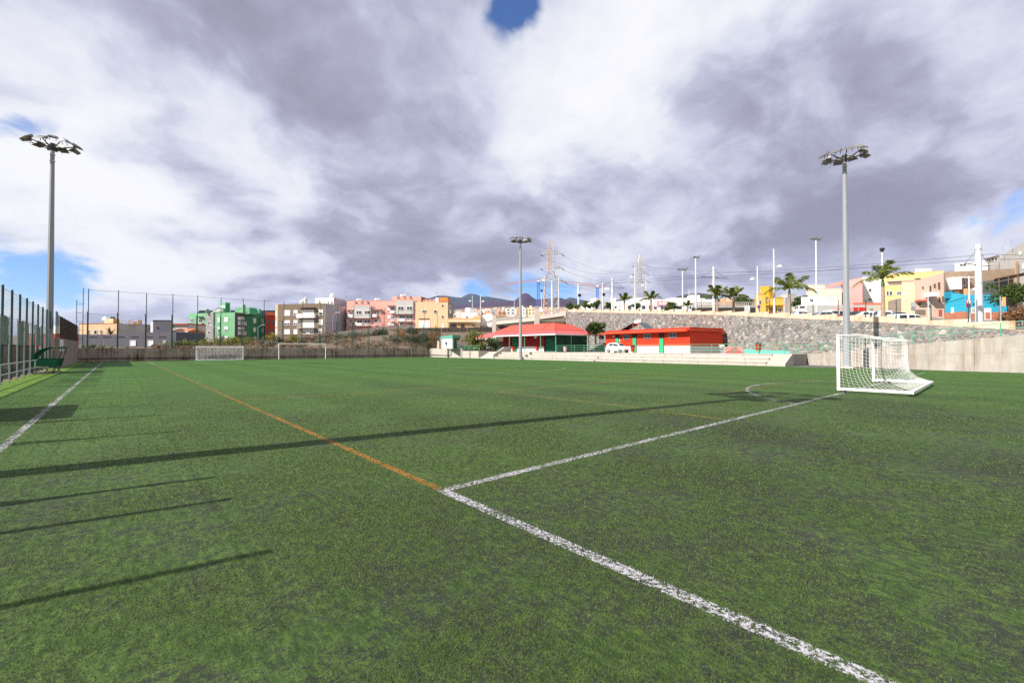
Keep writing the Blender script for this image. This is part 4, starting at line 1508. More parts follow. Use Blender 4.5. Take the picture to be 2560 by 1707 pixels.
def changing_rooms():
    Fc = at_d(1725, 850, 55.0)[:2]
    d1 = np.array([0.1564, 0.9877]); d2 = np.array([0.9877, -0.1564])
    L1, L2_ = 14.55, 6.8
    Bk = Fc + d1 * L1
    zt = 4.36
    t = thing('changing_rooms', 'low orange red flat roofed changing room building with green doors', 'building', (*(Fc + d1 * 9 + d2 * 3), TZ))
    foot = [Fc, Fc + d2 * L2_, Fc + d2 * L2_ + d1 * L1, Bk]
    mb = MB(); mb.prism(foot, TZ - 0.05, zt - 0.55); mb.build('wall', red_paint, t)
    f1 = Face(Bk, Fc); f2 = Face(Fc, Fc + d2 * L2_)
    o = [Fc - d1 * 0.15 - d2 * 0.75, Fc + d2 * (L2_ + 0.3) - d1 * 0.15, Fc + d2 * (L2_ + 0.3) + d1 * (L1 + 0.5), Bk + d1 * 0.5 - d2 * 0.75]
    mb = MB(); mb.prism(o, zt - 0.549, zt - 0.30); rf = mb.build('roof', red_paint, t)
    o2 = [Fc - d1 * 0.05 - d2 * 0.1, Fc + d2 * (L2_ + 0.1) - d1 * 0.05, Fc + d2 * (L2_ + 0.1) + d1 * L1, Bk - d2 * 0.1]
    mb = MB(); mb.prism(o2, zt - 0.299, zt); mb.build('parapet', red_paint, rf)
    for f, L_ in ((f1, L1), (f2, L2_)):
        mb = MB(); f.box(mb, 0.0, L_, zt - 0.34, zt - 0.302, 0.03, 0.80 if f is f1 else 0.2); mb.build('edge_trim', mat('trim_orange', (0.75, 0.30, 0.16), 0.7), rf)
    # plinth
    pl = lambda f, a, b: f.box(MB(), a, b, TZ - 0.04, TZ + 0.88, 0.003, 0.03)
    pl(f1, 0, L1).build('plinth', plinth_white, t)
    pl(f2, 0, L2_).build('plinth', mat('plinth_grey', (0.50, 0.50, 0.49), 0.8), t)
    o5 = 1480, 640
    Z = lambda x, y: (o5[0] + x / 5.8725, o5[1] + y / 5.8725)

    def rr(x0, y0, x1, y1):
        a = Z(x0, y0); b = Z(x1, y1)
        return (a[0], a[1], b[0], b[1])
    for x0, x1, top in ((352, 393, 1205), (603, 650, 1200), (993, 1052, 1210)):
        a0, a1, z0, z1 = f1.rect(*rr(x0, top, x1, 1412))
        mb = MB(); f1.box(mb, a0 - 0.1, a1 + 0.1, TZ, zt - 0.552, 0.001, 0.031); mb.build('recess_shade_panel', mat('recess_shade', (0.05, 0.03, 0.03), 0.8), t)  # dark panel on the wall, painted shade in place of a recess
        mb = MB(); f1.box(mb, a0, a1, TZ, z1, 0.032, 0.07); d = mb.build('door', mat('door_bright_green', (0.03, 0.40, 0.16), 0.5), t)
        mb = MB(); f1.box(mb, a1 - 0.14, a1 - 0.08, TZ + 1.0, TZ + 1.12, 0.071, 0.11); mb.build('handle', steel, d)
    for r in ((470, 1155, 552, 1222), (770, 1140, 862, 1212), (1135, 1125, 1245, 1202)):
        window(t, f1, rr(*r), 'glass', frame=steel)
    mb = MB(); f1.box(mb, 1.6, 1.85, zt - 0.95, zt - 0.75, 0.003, 0.15); mb.build('wall_lamp', white_paint, t)
    a0, a1, z0, z1 = f1.rect(*rr(396, 1228, 414, 1252))
    mb = MB(); f1.box(mb, a0, a1, z0, z1, 0.003, 0.03); mb.build('notice', white_paint, t)
    # solar heater on the roof
    c = Fc + d1 * 9.8 + d2 * 2.2
    s = thing('solar_heater', 'white solar water heater tank with panel on the red roof', 'solar heater', (*c, zt - 0.05))
    mb = MB(); mb.tube([(*(c - d2 * 0.4 - d1 * 0.6), zt + 1.15), (*(c - d2 * 0.4 + d1 * 0.6), zt + 1.15)], 0.26, 14); mb.build('tank', white_paint, s, True)
    lo = c - d2 * 1.0 + d1 * 3.0
    mb = MB(); mb.slab([(*(c + d1 * 0.5 - d2 * 1.0), zt + 1.0), (*(c + d1 * 0.5 + d2 * 0.6), zt + 1.0), (*(c + d1 * 2.9 + d2 * 0.6), zt + 0.05), (*(c + d1 * 2.9 - d2 * 1.0), zt + 0.05)], (0, 0, 0.06)); mb.build('collector', glass_dark, s)
    mb = MB(); mb.slab([(*(c - d1 * 0.6 - d2 * 1.0), zt + 1.0), (*(c - d1 * 0.6 + d2 * 0.6), zt + 1.0), (*(c - d1 * 1.9 + d2 * 0.6), zt + 0.05), (*(c - d1 * 1.9 - d2 * 1.0), zt + 0.05)], (0, 0, 0.06)); mb.build('collector', glass_dark, s)
    for k in (-1.0, 0.6):
        mb = MB()
        for a in (-0.55, 0.45):
            mb.bar((*(c + d2 * k + d1 * a), zt - 0.05), (*(c + d2 * k + d1 * a), zt + 1.0), 0.04)
        mb.build('frame', steel, s)
    return Fc, d1, d2


FC, FD1, FD2 = changing_rooms()


# ------------------------------------------------------------------ clubhouse with red roof
roof_red = mat('roof_red', (0.50, 0.075, 0.050), 0.7, 0.10, 1.0, 0.1, 10, stain=(0.42, 0.06, 0.045), stain_amt=0.4, stain_scale=(0.8, 0.8, 0.8))
roof_tile = mat('roof_tile_red', (0.48, 0.095, 0.10), 0.65, 0.14, 2.0, 0.2, 14)
club_green = mat('club_green', (0.008, 0.075, 0.04), 0.5, 0.15, 2)
turquoise = mat('turquoise_paint', (0.12, 0.42, 0.36), 0.7, 0.08, 2)
fascia_white = mat('fascia_white', (0.72, 0.68, 0.63), 0.7, 0.06, 2)


def clubhouse():
    x0, x1, y0, y1 = 52.0, 64.6, 46.9, 64.2
    ze, zb, zr = 4.22, 4.98, 6.38
    t = thing('clubhouse', 'clubhouse with wide red hipped roof and green veranda posts', 'building', (57, 55, TZ))
    # walls
    mb = MB(); mb.box(54.6, 63.2, 52.2, 63.6, TZ - 0.03, 4.4); mb.build('wall', red_dark, t)
    mb = MB(); mb.box(54.9, 63.2, 49.4, 52.19, TZ - 0.03, 4.4); mb.build('green_wall', club_green, t)
    mb = MB(); mb.box(54.55, 54.598, 52.2, 63.6, TZ - 0.02, TZ + 0.95); mb.build('plinth', plinth_white, t)
    # roof: skirt and upper hips
    ins = 2.3
    E = [(x0, y0, ze), (x1, y0, ze), (x1, 68.0, ze), (x0, 62.6, ze)]
    I = [(x0 + ins, y0 + ins, zb), (x1 - ins, y0 + ins, zb), (x1 - ins, 66.4, zb), (x0 + ins, 66.2, zb)]
    J = [(p[0], p[1], p[2] + 0.10) for p in I]
    A, B, C_, D_ = (56.8, 51.6, zr), (60.6, 51.6, zr - 0.05), (60.6, 63.7, zr - 0.05), (56.8, 63.7, zr - 0.05)
    mb = MB()
    for i in range(4):
        j = (i + 1) % 4
        mb.quad(E[i], E[j], I[j], I[i])
    mb.quad(*[(p[0], p[1], ze - 0.06) for p in E][::-1])
    for i in range(4):
        j = (i + 1) % 4
        mb.quad((*E[i][:2], ze - 0.06), (*E[j][:2], ze - 0.06), E[j], E[i])
    rf = mb.build('roof', roof_tile, t)
    mb = MB()
    P4 = [A, B, C_, D_]
    for i in range(4):
        j = (i + 1) % 4
        mb.quad(J[i], J[j], P4[j], P4[i])
        mb.quad(I[i], I[j], J[j], J[i])
    mb.quad(A, B, C_, D_)
    mb.build('upper_roof', roof_red, rf)
    # tile ribs on the skirt
    mb = MB()
    for k in range(40):
        u = (k + 0.5) / 40
        p = np.array(E[3]) * u + np.array(E[0]) * (1 - u); q = np.array(I[3]) * u + np.array(I[0]) * (1 - u)
        mb.bar(p + (0, 0, 0.02), q + (0, 0, 0.02), 0.07, 0.05)
    for k in range(30):
        u = (k + 0.5) / 30
        p = np.array(E[1]) * u + np.array(E[0]) * (1 - u); q = np.array(I[1]) * u + np.array(I[0]) * (1 - u)
        mb.bar(p + (0, 0, 0.02), q + (0, 0, 0.02), 0.07, 0.05)
    mb.build('tile_ribs', roof_tile, rf)['kind'] = 'stuff'
    mb = MB(); mb.bar(J[0], A, 0.16, 0.1); mb.bar(A, B, 0.16, 0.1); mb.bar(A, D_, 0.16, 0.1); mb.bar(B, J[1], 0.16, 0.1); mb.bar(E[0], I[0], 0.14, 0.1)
    mb.bar((54.4, 52.6, zb + 0.12), (56.7, 52.6, zr - 0.02), 0.14, 0.16)
    mb.build('ridge_caps', roof_red, rf)
    mb = MB(); mb.box(x0 - 0.05, x0 - 0.001, y0 - 0.05, 62.6, ze - 0.20, ze + 0.015); mb.box(x0, x1, y0 - 0.05, y0 - 0.001, ze - 0.20, ze + 0.015); mb.build('fascia', fascia_white, rf)
    # annex roof over the terrace
    a0 = at_x(1171, 847, 52.0)[1]; a1 = at_x(1220, 846, 52.0)[1]
    za = 3.72
    mb = MB()
    q = [(52.0, a0, za), (52.0, a1, za), (52.0, 62.61, ze - 0.02), (54.4, 66.3, zb - 0.02), (55.6, a0, za + 1.0)]
    mb.add([*q, *[(p[0], p[1], p[2] - 0.08) for p in q]], [(0, 1, 2, 3, 4), (9, 8, 7, 6, 5), (0, 5, 6, 1), (1, 6, 7, 2), (2, 7, 8, 3), (3, 8, 9, 4), (4, 9, 5, 0)])
    mb.build('annex_roof', roof_tile, t)
    mb = MB(); mb.bar((51.97, a0, za - 0.07), (51.97, a1, za - 0.07), 0.05, 0.18); mb.bar((51.97, a1, za - 0.07), (51.97, 62.6, ze - 0.09), 0.05, 0.18); mb.build('annex_fascia', fascia_white, t)
    # posts
    for px, lift in ((1273.6, 0), (1311.5, 0), (1351.5, 0), (1389.5, 0), (1178, 1), (1218, 1), (1242, 2)):
        p = at_x(px, 860, 52.25)
        zt = za - 0.1 if lift == 1 else ze - 0.07
        mb = MB(); mb.tube([(52.25, p[1], TZ - 0.02), (52.25, p[1], zt)], 0.065, 8); mb.build('post', rail_green, t, True)
    for px in (1428, 1471, 1500):
        p = at_y(px, 860, 47.2)
        mb = MB(); mb.tube([(p[0], 47.2, TZ - 0.02), (p[0], 47.2, ze - 0.07)], 0.065, 8); mb.build('post', rail_green, t, True)
    # doors, window bars, shutters
    f = Face((54.6, 63.6), (54.6, 52.2))
    a_, b_, z0, z1 = f.rect(1281.5, 843, 1293.5, 876)
    mb = MB(); f.box(mb, a_, b_, TZ, z1, 0.01, 0.08); mb.build('door', door_green, t)
    mb = MB()
    for k in range(16):
        a = f.rect(1243, 862, 1262, 872)[0] + k * 0.14
        f.box(mb, a, a + 0.05, TZ + 0.15, TZ + 0.85, 0.055, 0.09)
    mb.build('barred_vent', mat('white_bars', (0.7, 0.7, 0.7), 0.6), t)
    mb = MB()
    for k in range(14):
        a = f.rect(1295, 862, 1300, 872)[0] + k * 0.14
        f.box(mb, a, a + 0.05, TZ + 0.15, TZ + 0.85, 0.055, 0.09)
    mb.build('barred_vent', mat('white_bars', (0.7, 0.7, 0.7), 0.6), t)
    a_, b_, z0, z1 = f.rect(1336, 840, 1342, 846)
    mb = MB(); f.box(mb, a_, b_, z0, z1, 0.01, 0.05); mb.build('notice', white_paint, t)
    f = Face((54.9, 52.19), (54.9, 49.4))
    mb = MB()
    for k in range(9):
        f.box(mb, 0.1 + k * 0.29, 0.1 + k * 0.29 + 0.24, TZ + 0.1, 3.4, 0.005, 0.045)
    mb.build('slatted_shutter', mat('shutter_green', (0.012, 0.14, 0.07), 0.5), t)
    f = Face((54.9, 49.4), (63.2, 49.4))
    for k in range(4):
        mb = MB(); f.box(mb, 0.3 + k * 2.0, 2.1 + k * 2.0, TZ + 0.1, 3.7, 0.005, 0.05); mb.build('green_panel', club_green, t)
    # bench table under the annex
    b = thing('turquoise_counter', 'turquoise low wall around the covered terrace', 'wall', (53.5, 66, TZ))
    mb = MB(); mb.box(54.6, 54.8, y1 + 0.05, 76, 1.2, 2.25); mb.box(52.3, 54.59, 75.9, 76.1, 1.77, 2.25); mb.build('panel', turquoise, b)
    tb = thing('picnic_table', 'white table with benches under the clubhouse annex', 'table', (53.3, 66.2, TZ))
    mb = MB(); mb.box(52.9, 53.7, 64.9, 66.9, 1.9, 1.96); mb.build('table_top', white_paint, tb)
    for yy in (65.1, 66.7):
        mb = MB(); mb.box(53.0, 53.6, yy - 0.04, yy + 0.04, TZ, 1.899); mb.build('leg', white_paint, tb)


clubhouse()


def railing(name, label, pts, m, hgt=1.05, rails=(0.35, 0.70, 1.05), step=2.4):
    pts = [np.array(p, float) for p in pts]
    t = thing(name, label, 'railing', tuple(pts[0]))
    path = []
    for i in range(len(pts) - 1):
        n = max(1, int(round(np.linalg.norm(pts[i + 1] - pts[i]) / step)))
        for k in range(n):
            path.append(pts[i] + (pts[i + 1] - pts[i]) * k / n)
    path.append(pts[-1])
    for p in path:
        mb = MB(); mb.tube([p - (0, 0, 0.03), p + (0, 0, hgt)], 0.03, 6); mb.build('post', m, t, True)
    for z in rails:
        mb = MB(); mb.tube([p + (0, 0, z) for p in pts], 0.026, 6); mb.build('rail', m, t, True)
    return t


r0, r1 = at_x(1392, 870, 51.7), at_x(1512, 870, 50.2)
railing('railing', 'pale green railing in front of the clubhouse veranda', [(51.7, r0[1], TZ), (50.2, r1[1], TZ)], rail_green)
r0, r1 = at_x(1592, 870, 48.5), at_x(1962, 870, 48.0)
railing('railing', 'pale green railing in front of the orange red changing rooms', [(48.5, r0[1], TZ), (48.0, r1[1], TZ)], rail_green)
railing('railing', 'green railing on the wall below the covered terrace', [(45.5, 59.4, 1.30), (45.5, 64.2, 1.30)], rail_green, 0.95, (0.45, 0.95), 1.6)
railing('railing', 'pale railing beside the small white hut', [(45.6, 64.5, 1.76), (45.6, 70.5, 1.76)], rail_green, 0.85, (0.3, 0.55, 0.85), 2)


def hut():
    zt = 4.25
    c = [at_z(1100, 841.5, zt)[:2], at_z(1131, 837, zt)[:2], at_z(1152, 838.6, zt)[:2]]
    back = c[0] + (c[2] - c[1])
    t = thing('white_hut', 'small white hut with green roof edge at the far corner of the pitch', 'hut', (*((c[0] + c[2]) / 2), 1.76))
    mid = (c[0] + c[1] + c[2] + back) / 4
    ins = lambda p, k=0.94: mid + (p - mid) * k
    mb = MB(); mb.prism([ins(p) for p in (c[0], c[1], c[2], back)], 1.7, zt - 0.55); mb.build('wall', white_wall, t)
    mb = MB(); mb.prism([c[0], c[1], c[2], back], zt - 0.549, zt); mb.build('roof', mat('hut_roof_green', (0.10, 0.36, 0.28), 0.7), t)
    f1 = Face(ins(c[0]), ins(c[1])); f2 = Face(ins(c[1]), ins(c[2]))
    window(t, f1, (1114, 854, 1119, 862), 'glass', frame=steel)
    a0, a1, z0, z1 = f2.rect(1133.5, 846, 1141.5, 870)
    mb = MB(); f2.box(mb, a0, a1, 1.76, z1, 0.003, 0.06); d = mb.build('door', mat('hut_door_green', (0.005, 0.14, 0.04), 0.5), t)
    mb = MB(); f2.box(mb, a1 - 0.2, a1 - 0.12, 2.7, 2.85, 0.061, 0.1); mb.build('handle', steel, d)
    mb = MB(); f2.box(mb, a1 + 0.4, a1 + 0.9, z1 - 0.3, z1, 0.003, 0.25); mb.build('wall_lamp', dark_metal, t)
    k = at_d(1098.5, 862, 86)
    s = thing('block_pillar', 'pinkish block pillar left of the white hut', 'pillar', (k[0], k[1], 1.76))
    mb = MB(); mb.box(k[0] - 0.3, k[0] + 0.3, k[1] - 0.3, k[1] + 0.3, 1.7, 3.1); mb.box(k[0] - 0.36, k[0] + 0.36, k[1] - 0.36, k[1] + 0.36, 3.101, 3.2); mb.build('pillar_body', mat('pink_block', (0.50, 0.38, 0.30), 0.9), s)


hut()


def litter_bin(pos, m, label, hung=False):
    x, y, z = pos
    t = thing('litter_bin', label, 'bin', (x, y, z))
    z0 = z + (0.28 if hung else 0.12)
    mb = MB(); mb.tube([(x, y, z0), (x, y, z0 + 0.08), (x, y, z0 + 0.78)], [0.21, 0.24, 0.31], 14); mb.build('bucket', m, t, True)
    mb = MB(); mb.tube([(x, y, z0 + 0.781), (x, y, z0 + 0.86), (x, y, z0 + 0.90)], [0.36, 0.36, 0.22], 14); mb.build('rim', black_rubber, t, True)
    mb = MB(); mb.tube([(x + 0.36, y + 0.05, z - 0.02), (x + 0.36, y + 0.05, z0 + 0.78)], 0.03, 6); mb.bar((x + 0.36, y + 0.05, z0 + 0.6), (x + 0.2, y, z0 + 0.6), 0.04); mb.build('stand', fence_green, t)


for px, X, m_, lb, hg in ((1283.5, 52.9, red_bin, 'red litter bin beside the green clubhouse door', 0), (1343.5, 52.6, red_bin, 'red litter bin beside the clubhouse veranda post', 0),
                          (1413, 51.2, mat('pink_bin', (0.62, 0.40, 0.36), 0.6), 'pale pink litter bin hung on the clubhouse railing', 0),
                          (1581.5, 48.9, red_bin, 'red litter bin between the white car and the green door', 0), (1896, 48.4, red_bin, 'red litter bin with black rim near the stairs', 1)):
    p = at_x(px, 870, X)
    litter_bin((X, p[1], TZ), m_, lb, hg)

# painted low walls and leaning board by the stone wall
lw = thing('painted_wall', 'low pink and turquoise painted wall at the foot of the stone wall', 'wall', (53, 16, TZ))
pa, pb, pc, pd_ = at_d(1811, 870, 55), at_d(1859, 870, 52.5), at_d(1860.5, 870, 52.3), at_d(1975, 870, 47.6)
mb = MB(); mb.slab([(pa[0], pa[1], TZ), (pb[0], pb[1], TZ), (pb[0], pb[1], TZ + 0.58), (pb[0] - 0.2, pb[1] + 0.9, TZ + 0.78), (pa[0], pa[1], TZ + 0.78)], (0.22, 0.06, 0)); mb.build('pink_panel', mat('pink_paint', (0.62, 0.20, 0.20), 0.8), lw)
mb = MB(); mb.slab([(pc[0], pc[1], TZ), (pd_[0], pd_[1], TZ), (pd_[0], pd_[1], TZ + 0.30), (pc[0], pc[1], TZ + 0.52)], (0.22, 0.06, 0)); mb.build('turquoise_panel', turquoise, lw)
pa, pb = at_d(1797, 862, 53.6), at_d(1811, 884, 53.0)
lb_ = thing('leaning_board', 'grey information board leaning at the corner of the changing rooms', 'board', (pa[0], pa[1], TZ))
mb = MB(); mb.slab([(pa[0] + 0.35, pa[1] - 0.1, TZ), (pb[0] + 0.15, pb[1] - 0.05, TZ), (pb[0], pb[1], TZ + 1.02), (pa[0], pa[1], TZ + 1.02)], (0.04, 0.02, 0)); mb.build('panel', mat('board_grey', (0.45, 0.47, 0.46), 0.7), lb_)
mb = MB()
for k in range(3):
    z = TZ + 0.35 + 0.2 * k
    p_, q_ = np.array([pa[0] + 0.14, pa[1] - 0.06, z]), np.array([pb[0] - 0.1, pb[1] + 0.02, z])
    mb.bar(p_ - (0.03, 0.02, 0), q_ - (0.03, 0.02, 0), 0.01, 0.06)
mb.build('print', dark_metal, lb_)


# ------------------------------------------------------------------ cars
def car_paint(name, c):
    if name in MATS: return MATS[name]
    mt, nt, b = tree_of(name)
    b.inputs['Base Color'].default_value = c + (1,)
    b.inputs['Roughness'].default_value = 0.35
    b.inputs['Coat Weight'].default_value = 0.5
    b.inputs['Coat Roughness'].default_value = 0.08
    MATS[name] = mt
    return mt


tyre_m = mat('tyre', (0.02, 0.02, 0.02), 0.8, 0.2, 8)
rim_m = mat('wheel_rim', (0.45, 0.46, 0.47), 0.35, 0.1, 6, metal=0.7)
tail_red = mat('tail_light_red', (0.45, 0.01, 0.01), 0.3)
head_glass = glass_mat('headlight_glass', (0.55, 0.57, 0.58))
PROFILES = {
    # x, half width, sill z, belt z, roof z, cabin half width
    'hatch': (3.55, 1.62, [(-1.77, 0.60, 0.38, 0.72, 0.76, 0.55), (-1.70, 0.70, 0.30, 0.86, 1.02, 0.60), (-1.38, 0.78, 0.24, 0.93, 1.38, 0.60), (-0.7, 0.81, 0.20, 0.93, 1.49, 0.60), (0.05, 0.81, 0.20, 0.92, 1.47, 0.60),
                            (0.42, 0.81, 0.20, 0.92, 1.36, 0.60), (0.98, 0.79, 0.20, 0.93, 0.99, 0.62), (1.40, 0.74, 0.24, 0.84, 0.88, 0.55), (1.68, 0.64, 0.28, 0.68, 0.71, 0.45), (1.77, 0.54, 0.36, 0.54, 0.56, 0.40)], (-1.12, 1.15), 0.29),
    'sedan': (4.3, 1.74, [(-2.15, 0.66, 0.40, 0.80, 0.84, 0.55), (-2.05, 0.76, 0.30, 0.92, 0.97, 0.60), (-1.62, 0.85, 0.22, 0.95, 1.12, 0.62), (-1.15, 0.86, 0.20, 0.95, 1.40, 0.63), (-0.3, 0.87, 0.20, 0.94, 1.46, 0.63), (0.30, 0.87, 0.20, 0.93, 1.40, 0.63),
                          (1.05, 0.86, 0.20, 0.93, 0.98, 0.64), (1.65, 0.82, 0.22, 0.84, 0.87, 0.58), (2.02, 0.72, 0.28, 0.68, 0.70, 0.48), (2.15, 0.60, 0.36, 0.54, 0.56, 0.42)], (-1.32, 1.38), 0.31),
    'van': (4.2, 1.78, [(-2.10, 0.80, 0.40, 0.95, 1.70, 0.66), (-2.04, 0.86, 0.28, 1.02, 1.80, 0.74), (-1.3, 0.88, 0.22, 1.02, 1.83, 0.76), (-0.3, 0.88, 0.20, 1.02, 1.83, 0.76), (0.35, 0.88, 0.20, 1.02, 1.77, 0.74),
                        (0.75, 0.88, 0.20, 1.02, 1.55, 0.71), (1.35, 0.87, 0.20, 1.02, 1.08, 0.68), (1.75, 0.82, 0.22, 0.92, 0.95, 0.60), (2.02, 0.74, 0.28, 0.72, 0.75, 0.50), (2.10, 0.62, 0.36, 0.56, 0.58, 0.44)], (-1.30, 1.34), 0.31)}


def car(kind, paint, pos, heading, label, roof=None, size=1.0):
    L_, W_, st, axles, wr = PROFILES[kind]
    t = thing('parked_car', label, 'car', (0, 0, 0))
    if kind == 'van': t.name = 'parked_van'; t['category'] = 'van'
    WL[t.name] = (0, 0, 0)
    mb = MB()
    for x, w, zs, zbt, zr, cw in st:
        ring = [(-w * 0.86, zs), (-w * 0.99, zs + 0.10), (-w, (zs + zbt) / 2), (-w * 0.96, zbt), (-cw, zr - 0.05 * (zr - zbt)), (-cw * 0.86, zr), (cw * 0.86, zr), (cw, zr - 0.05 * (zr - zbt)), (w * 0.96, zbt), (w, (zs + zbt) / 2), (w * 0.99, zs + 0.10), (w * 0.86, zs)]
        mb.v.extend([(x, y, z) for y, z in ring])
    n = 12
    for i in range(len(st) - 1):
        for k in range(n):
            k2 = (k + 1) % n
            mb.f.append((i * n + k, i * n + k2, (i + 1) * n + k2, (i + 1) * n + k))
    mb.f.append(tuple(range(n))); mb.f.append(tuple((len(st) - 1) * n + k for k in range(n))[::-1])
    mb.build('body', paint, t, True)
    # glazing
    def cab(x, side, k):
        xs = [s[0] for s in st]
        w = np.interp(x, xs, [s[1] for s in st]) * 0.96; zb_ = np.interp(x, xs, [s[3] for s in st]); zr = np.interp(x, xs, [s[4] for s in st]); cw = np.interp(x, xs, [s[5] for s in st])
        return np.array([x, side * (w + (cw - w) * k + 0.012), zb_ + (zr - 0.05 * (zr - zb_) - zb_) * k])
    xs = [s[0] for s in st]
    top = [s for s in st if s[4] - s[3] > 0.3]
    xa, xb = top[0][0], top[-1][0]
    segs = {'hatch': [(xa + 0.28, -0.35), (-0.27, xb + 0.28)], 'sedan': [(xa + 0.05, -0.35), (-0.27, xb + 0.35)], 'van': [(xa + 0.18, -1.05), (-0.80, -0.10), (0.0, xb + 0.10)]}[kind]
    for side in (-1, 1):
        for a, b in segs:
            mb = MB()
            n_ = 4
            for k in range(n_):
                u0, u1 = a + (b - a) * k / n_, a + (b - a) * (k + 1) / n_
                h0 = 0.86
                mb.quad(cab(u0, side, 0.12), cab(u1, side, 0.12), cab(u1, side, h0), cab(u0, side, h0))
            mb.build('side_window', glass_dark, t)
    for idx, nm in ((None, 'windscreen'), (0, 'rear_window')):
        if nm == 'windscreen':
            i1 = max(i for i, s in enumerate(st) if s[4] - s[3] > 0.3); i2 = i1 + 1
        else:
            i2 = min(i for i, s in enumerate(st) if s[4] - s[3] > 0.3); i1 = i2
            if kind == 'van': i2 = 0; i1 = 0
        s1 = st[i1]; s2 = st[i2] if nm == 'windscreen' else st[max(i1 - 1, 0)]
        sx = 0.02 if nm == 'windscreen' else -0.02
        mb = MB()
        if kind == 'van' and nm == 'rear_window':
            mb.quad((-2.115, -0.58, 1.12), (-2.115, 0.58, 1.12), (-2.115, 0.52, 1.62), (-2.115, -0.52, 1.62))
        else:
            p1 = np.array([s1[0] + sx, 0, s1[4] + 0.015]); p2 = np.array([s2[0] + sx, 0, s2[4] + 0.02])
            lo = p1 + (p2 - p1) * 0.93; hi = p1 + (p2 - p1) * 0.08
            mb.quad(lo + (0, -s2[5] * 0.84, 0), lo + (0, s2[5] * 0.84, 0), hi + (0, s1[5] * 0.80, 0), hi + (0, -s1[5] * 0.80, 0))
        mb.build(nm, glass_dark, t)
    for ax in axles:
        for side in (-1, 1):
            y = side * (W_ / 2 - 0.09)
            mb = MB(); mb.tube([(ax, y - 0.10, wr), (ax, y + 0.10, wr)], wr, 18); wh = mb.build('wheel', tyre_m, t)
            mb = MB(); mb.tube([(ax, y + side * 0.06, wr), (ax, y + side * 0.108, wr)], wr * 0.66, 14)
            mb.build('rim', rim_m, wh)
    zf = 0.62 if kind != 'van' else 0.70
    for side in (-1, 1):
        mb = MB(); mb.disc((st[-2][0] - 0.05, side * st[-2][1] * 0.86, zf), (1, side * 0.4, 0.2), 0.10, 0.06, 12); mb.build('headlight', head_glass, t)
        mb = MB(); mb.box(st[0][0] - 0.02, st[0][0] + 0.10, side * st[1][1] - 0.09, side * st[1][1] + 0.005, 0.75, 1.05); mb.build('tail_light', tail_red, t)
    mb = MB(); mb.box(st[-1][0] - 0.03, st[-1][0] + 0.02, -0.45, 0.45, 0.30, 0.40); mb.build('grille', dark_metal, t)
    if roof is not None:
        mb = MB(); mb.add([(-1.0, -0.5, 1.49), (0.1, -0.5, 1.478), (0.1, 0.5, 1.478), (-1.0, 0.5, 1.49), (-1.0, -0.45, 1.51), (0.1, -0.45, 1.50), (0.1, 0.45, 1.50), (-1.0, 0.45, 1.51)], MB.BOXF); mb.build('roof_panel', roof, t)
    t.scale = (size,) * 3
    t.location = tuple(float(v) for v in pos)
    t.rotation_euler = (0, 0, math.atan2(heading[1], heading[0]))
    return t


car_white = car_paint('car_white', (0.78, 0.78, 0.77))
car_black = car_paint('car_black', (0.02, 0.02, 0.022))
car_grey = car_paint('car_grey', (0.28, 0.30, 0.32))
car_blue = car_paint('car_navy', (0.03, 0.04, 0.12))
p = at_d(1544, 870, 62.6)
car('hatch', car_white, (p[0], p[1], TZ), (-0.12, -0.99), 'small white hatchback parked at the orange red changing rooms', dark_metal, 0.92)


def level(corners, D0, k=0):
    """corners of a flat roof given as picture points; the first fixes the distance, a level roof gives the others"""
    zt = at_d(corners[k][0], corners[k][1], D0)[2]
    return [at_z(x, y, zt)[:2] for x, y in corners], zt


def block(t, pts, zt, zb, m, dep=9.0, name='wall', cap=True, capm=None):
    if len(pts) == 2:
        back = [p + (p - CAM[:2]) / np.linalg.norm(p - CAM[:2]) * dep for p in pts]
        foot = [pts[0], pts[1], back[1], back[0]]
    else:
        foot = [pts[0], pts[1], pts[2], pts[0] + (pts[2] - pts[1])]
    mb = MB(); mb.prism(foot, zb, zt); o = mb.build(name, m, t)
    if cap:
        c = sum(foot) / 4
        mb = MB(); mb.prism([c + (p - c) * (1 + 0.10 / np.linalg.norm(p - c)) for p in foot], zt + 0.001, zt + 0.10); mb.build('coping', capm or m, o)
    return o


def zr(ox, oy, k):
    """picture rectangles read off an enlargement with origin ox, oy and scale k"""
    return lambda *r: (ox + r[0] / k, oy + r[1] / k, ox + r[2] / k, oy + r[3] / k)


def paint(name, c, **kw):
    l = 0.3 * c[0] + 0.55 * c[1] + 0.15 * c[2]
    c = tuple(min(0.8, (x * 0.93 + l * 0.07) * 0.97) for x in c)
    return mat(name, c, 0.85, 0.08, 0.5, stain=sc3(c, 0.55), stain_amt=0.45, **kw)


roof_terra = mat('terracotta_tiles', (0.55, 0.16, 0.07), 0.8, 0.2, 2.0, 0.4, 8)

# ------------------------------------------------------------------ bank behind the far wall
BANK = [(100, 1.9, 80), (200, 1.9, 82), (430, 2.1, 84), (470, 2.4, 100), (600, 3.0, 104), (716, 3.5, 105), (840, 4.7, 105), (963, 5.9, 105), (1024, 6.3, 105), (1100, 5.9, 108), (1230, 5.9, 110), (1330, 6.0, 112)]
BX = [b[0] for b in BANK]


def bank_z(px, D):
    zc = np.interp(px, BX, [b[1] for b in BANK]); Dc = np.interp(px, BX, [b[2] for b in BANK])
    Dw = (76.45 - CAM_Y) / ray(px, 870)[1]
    t = np.clip((D - Dw) / max(Dc - Dw, 1), 0, 1)
    return 1.62 + (zc - 1.62) * (t ** 0.8)


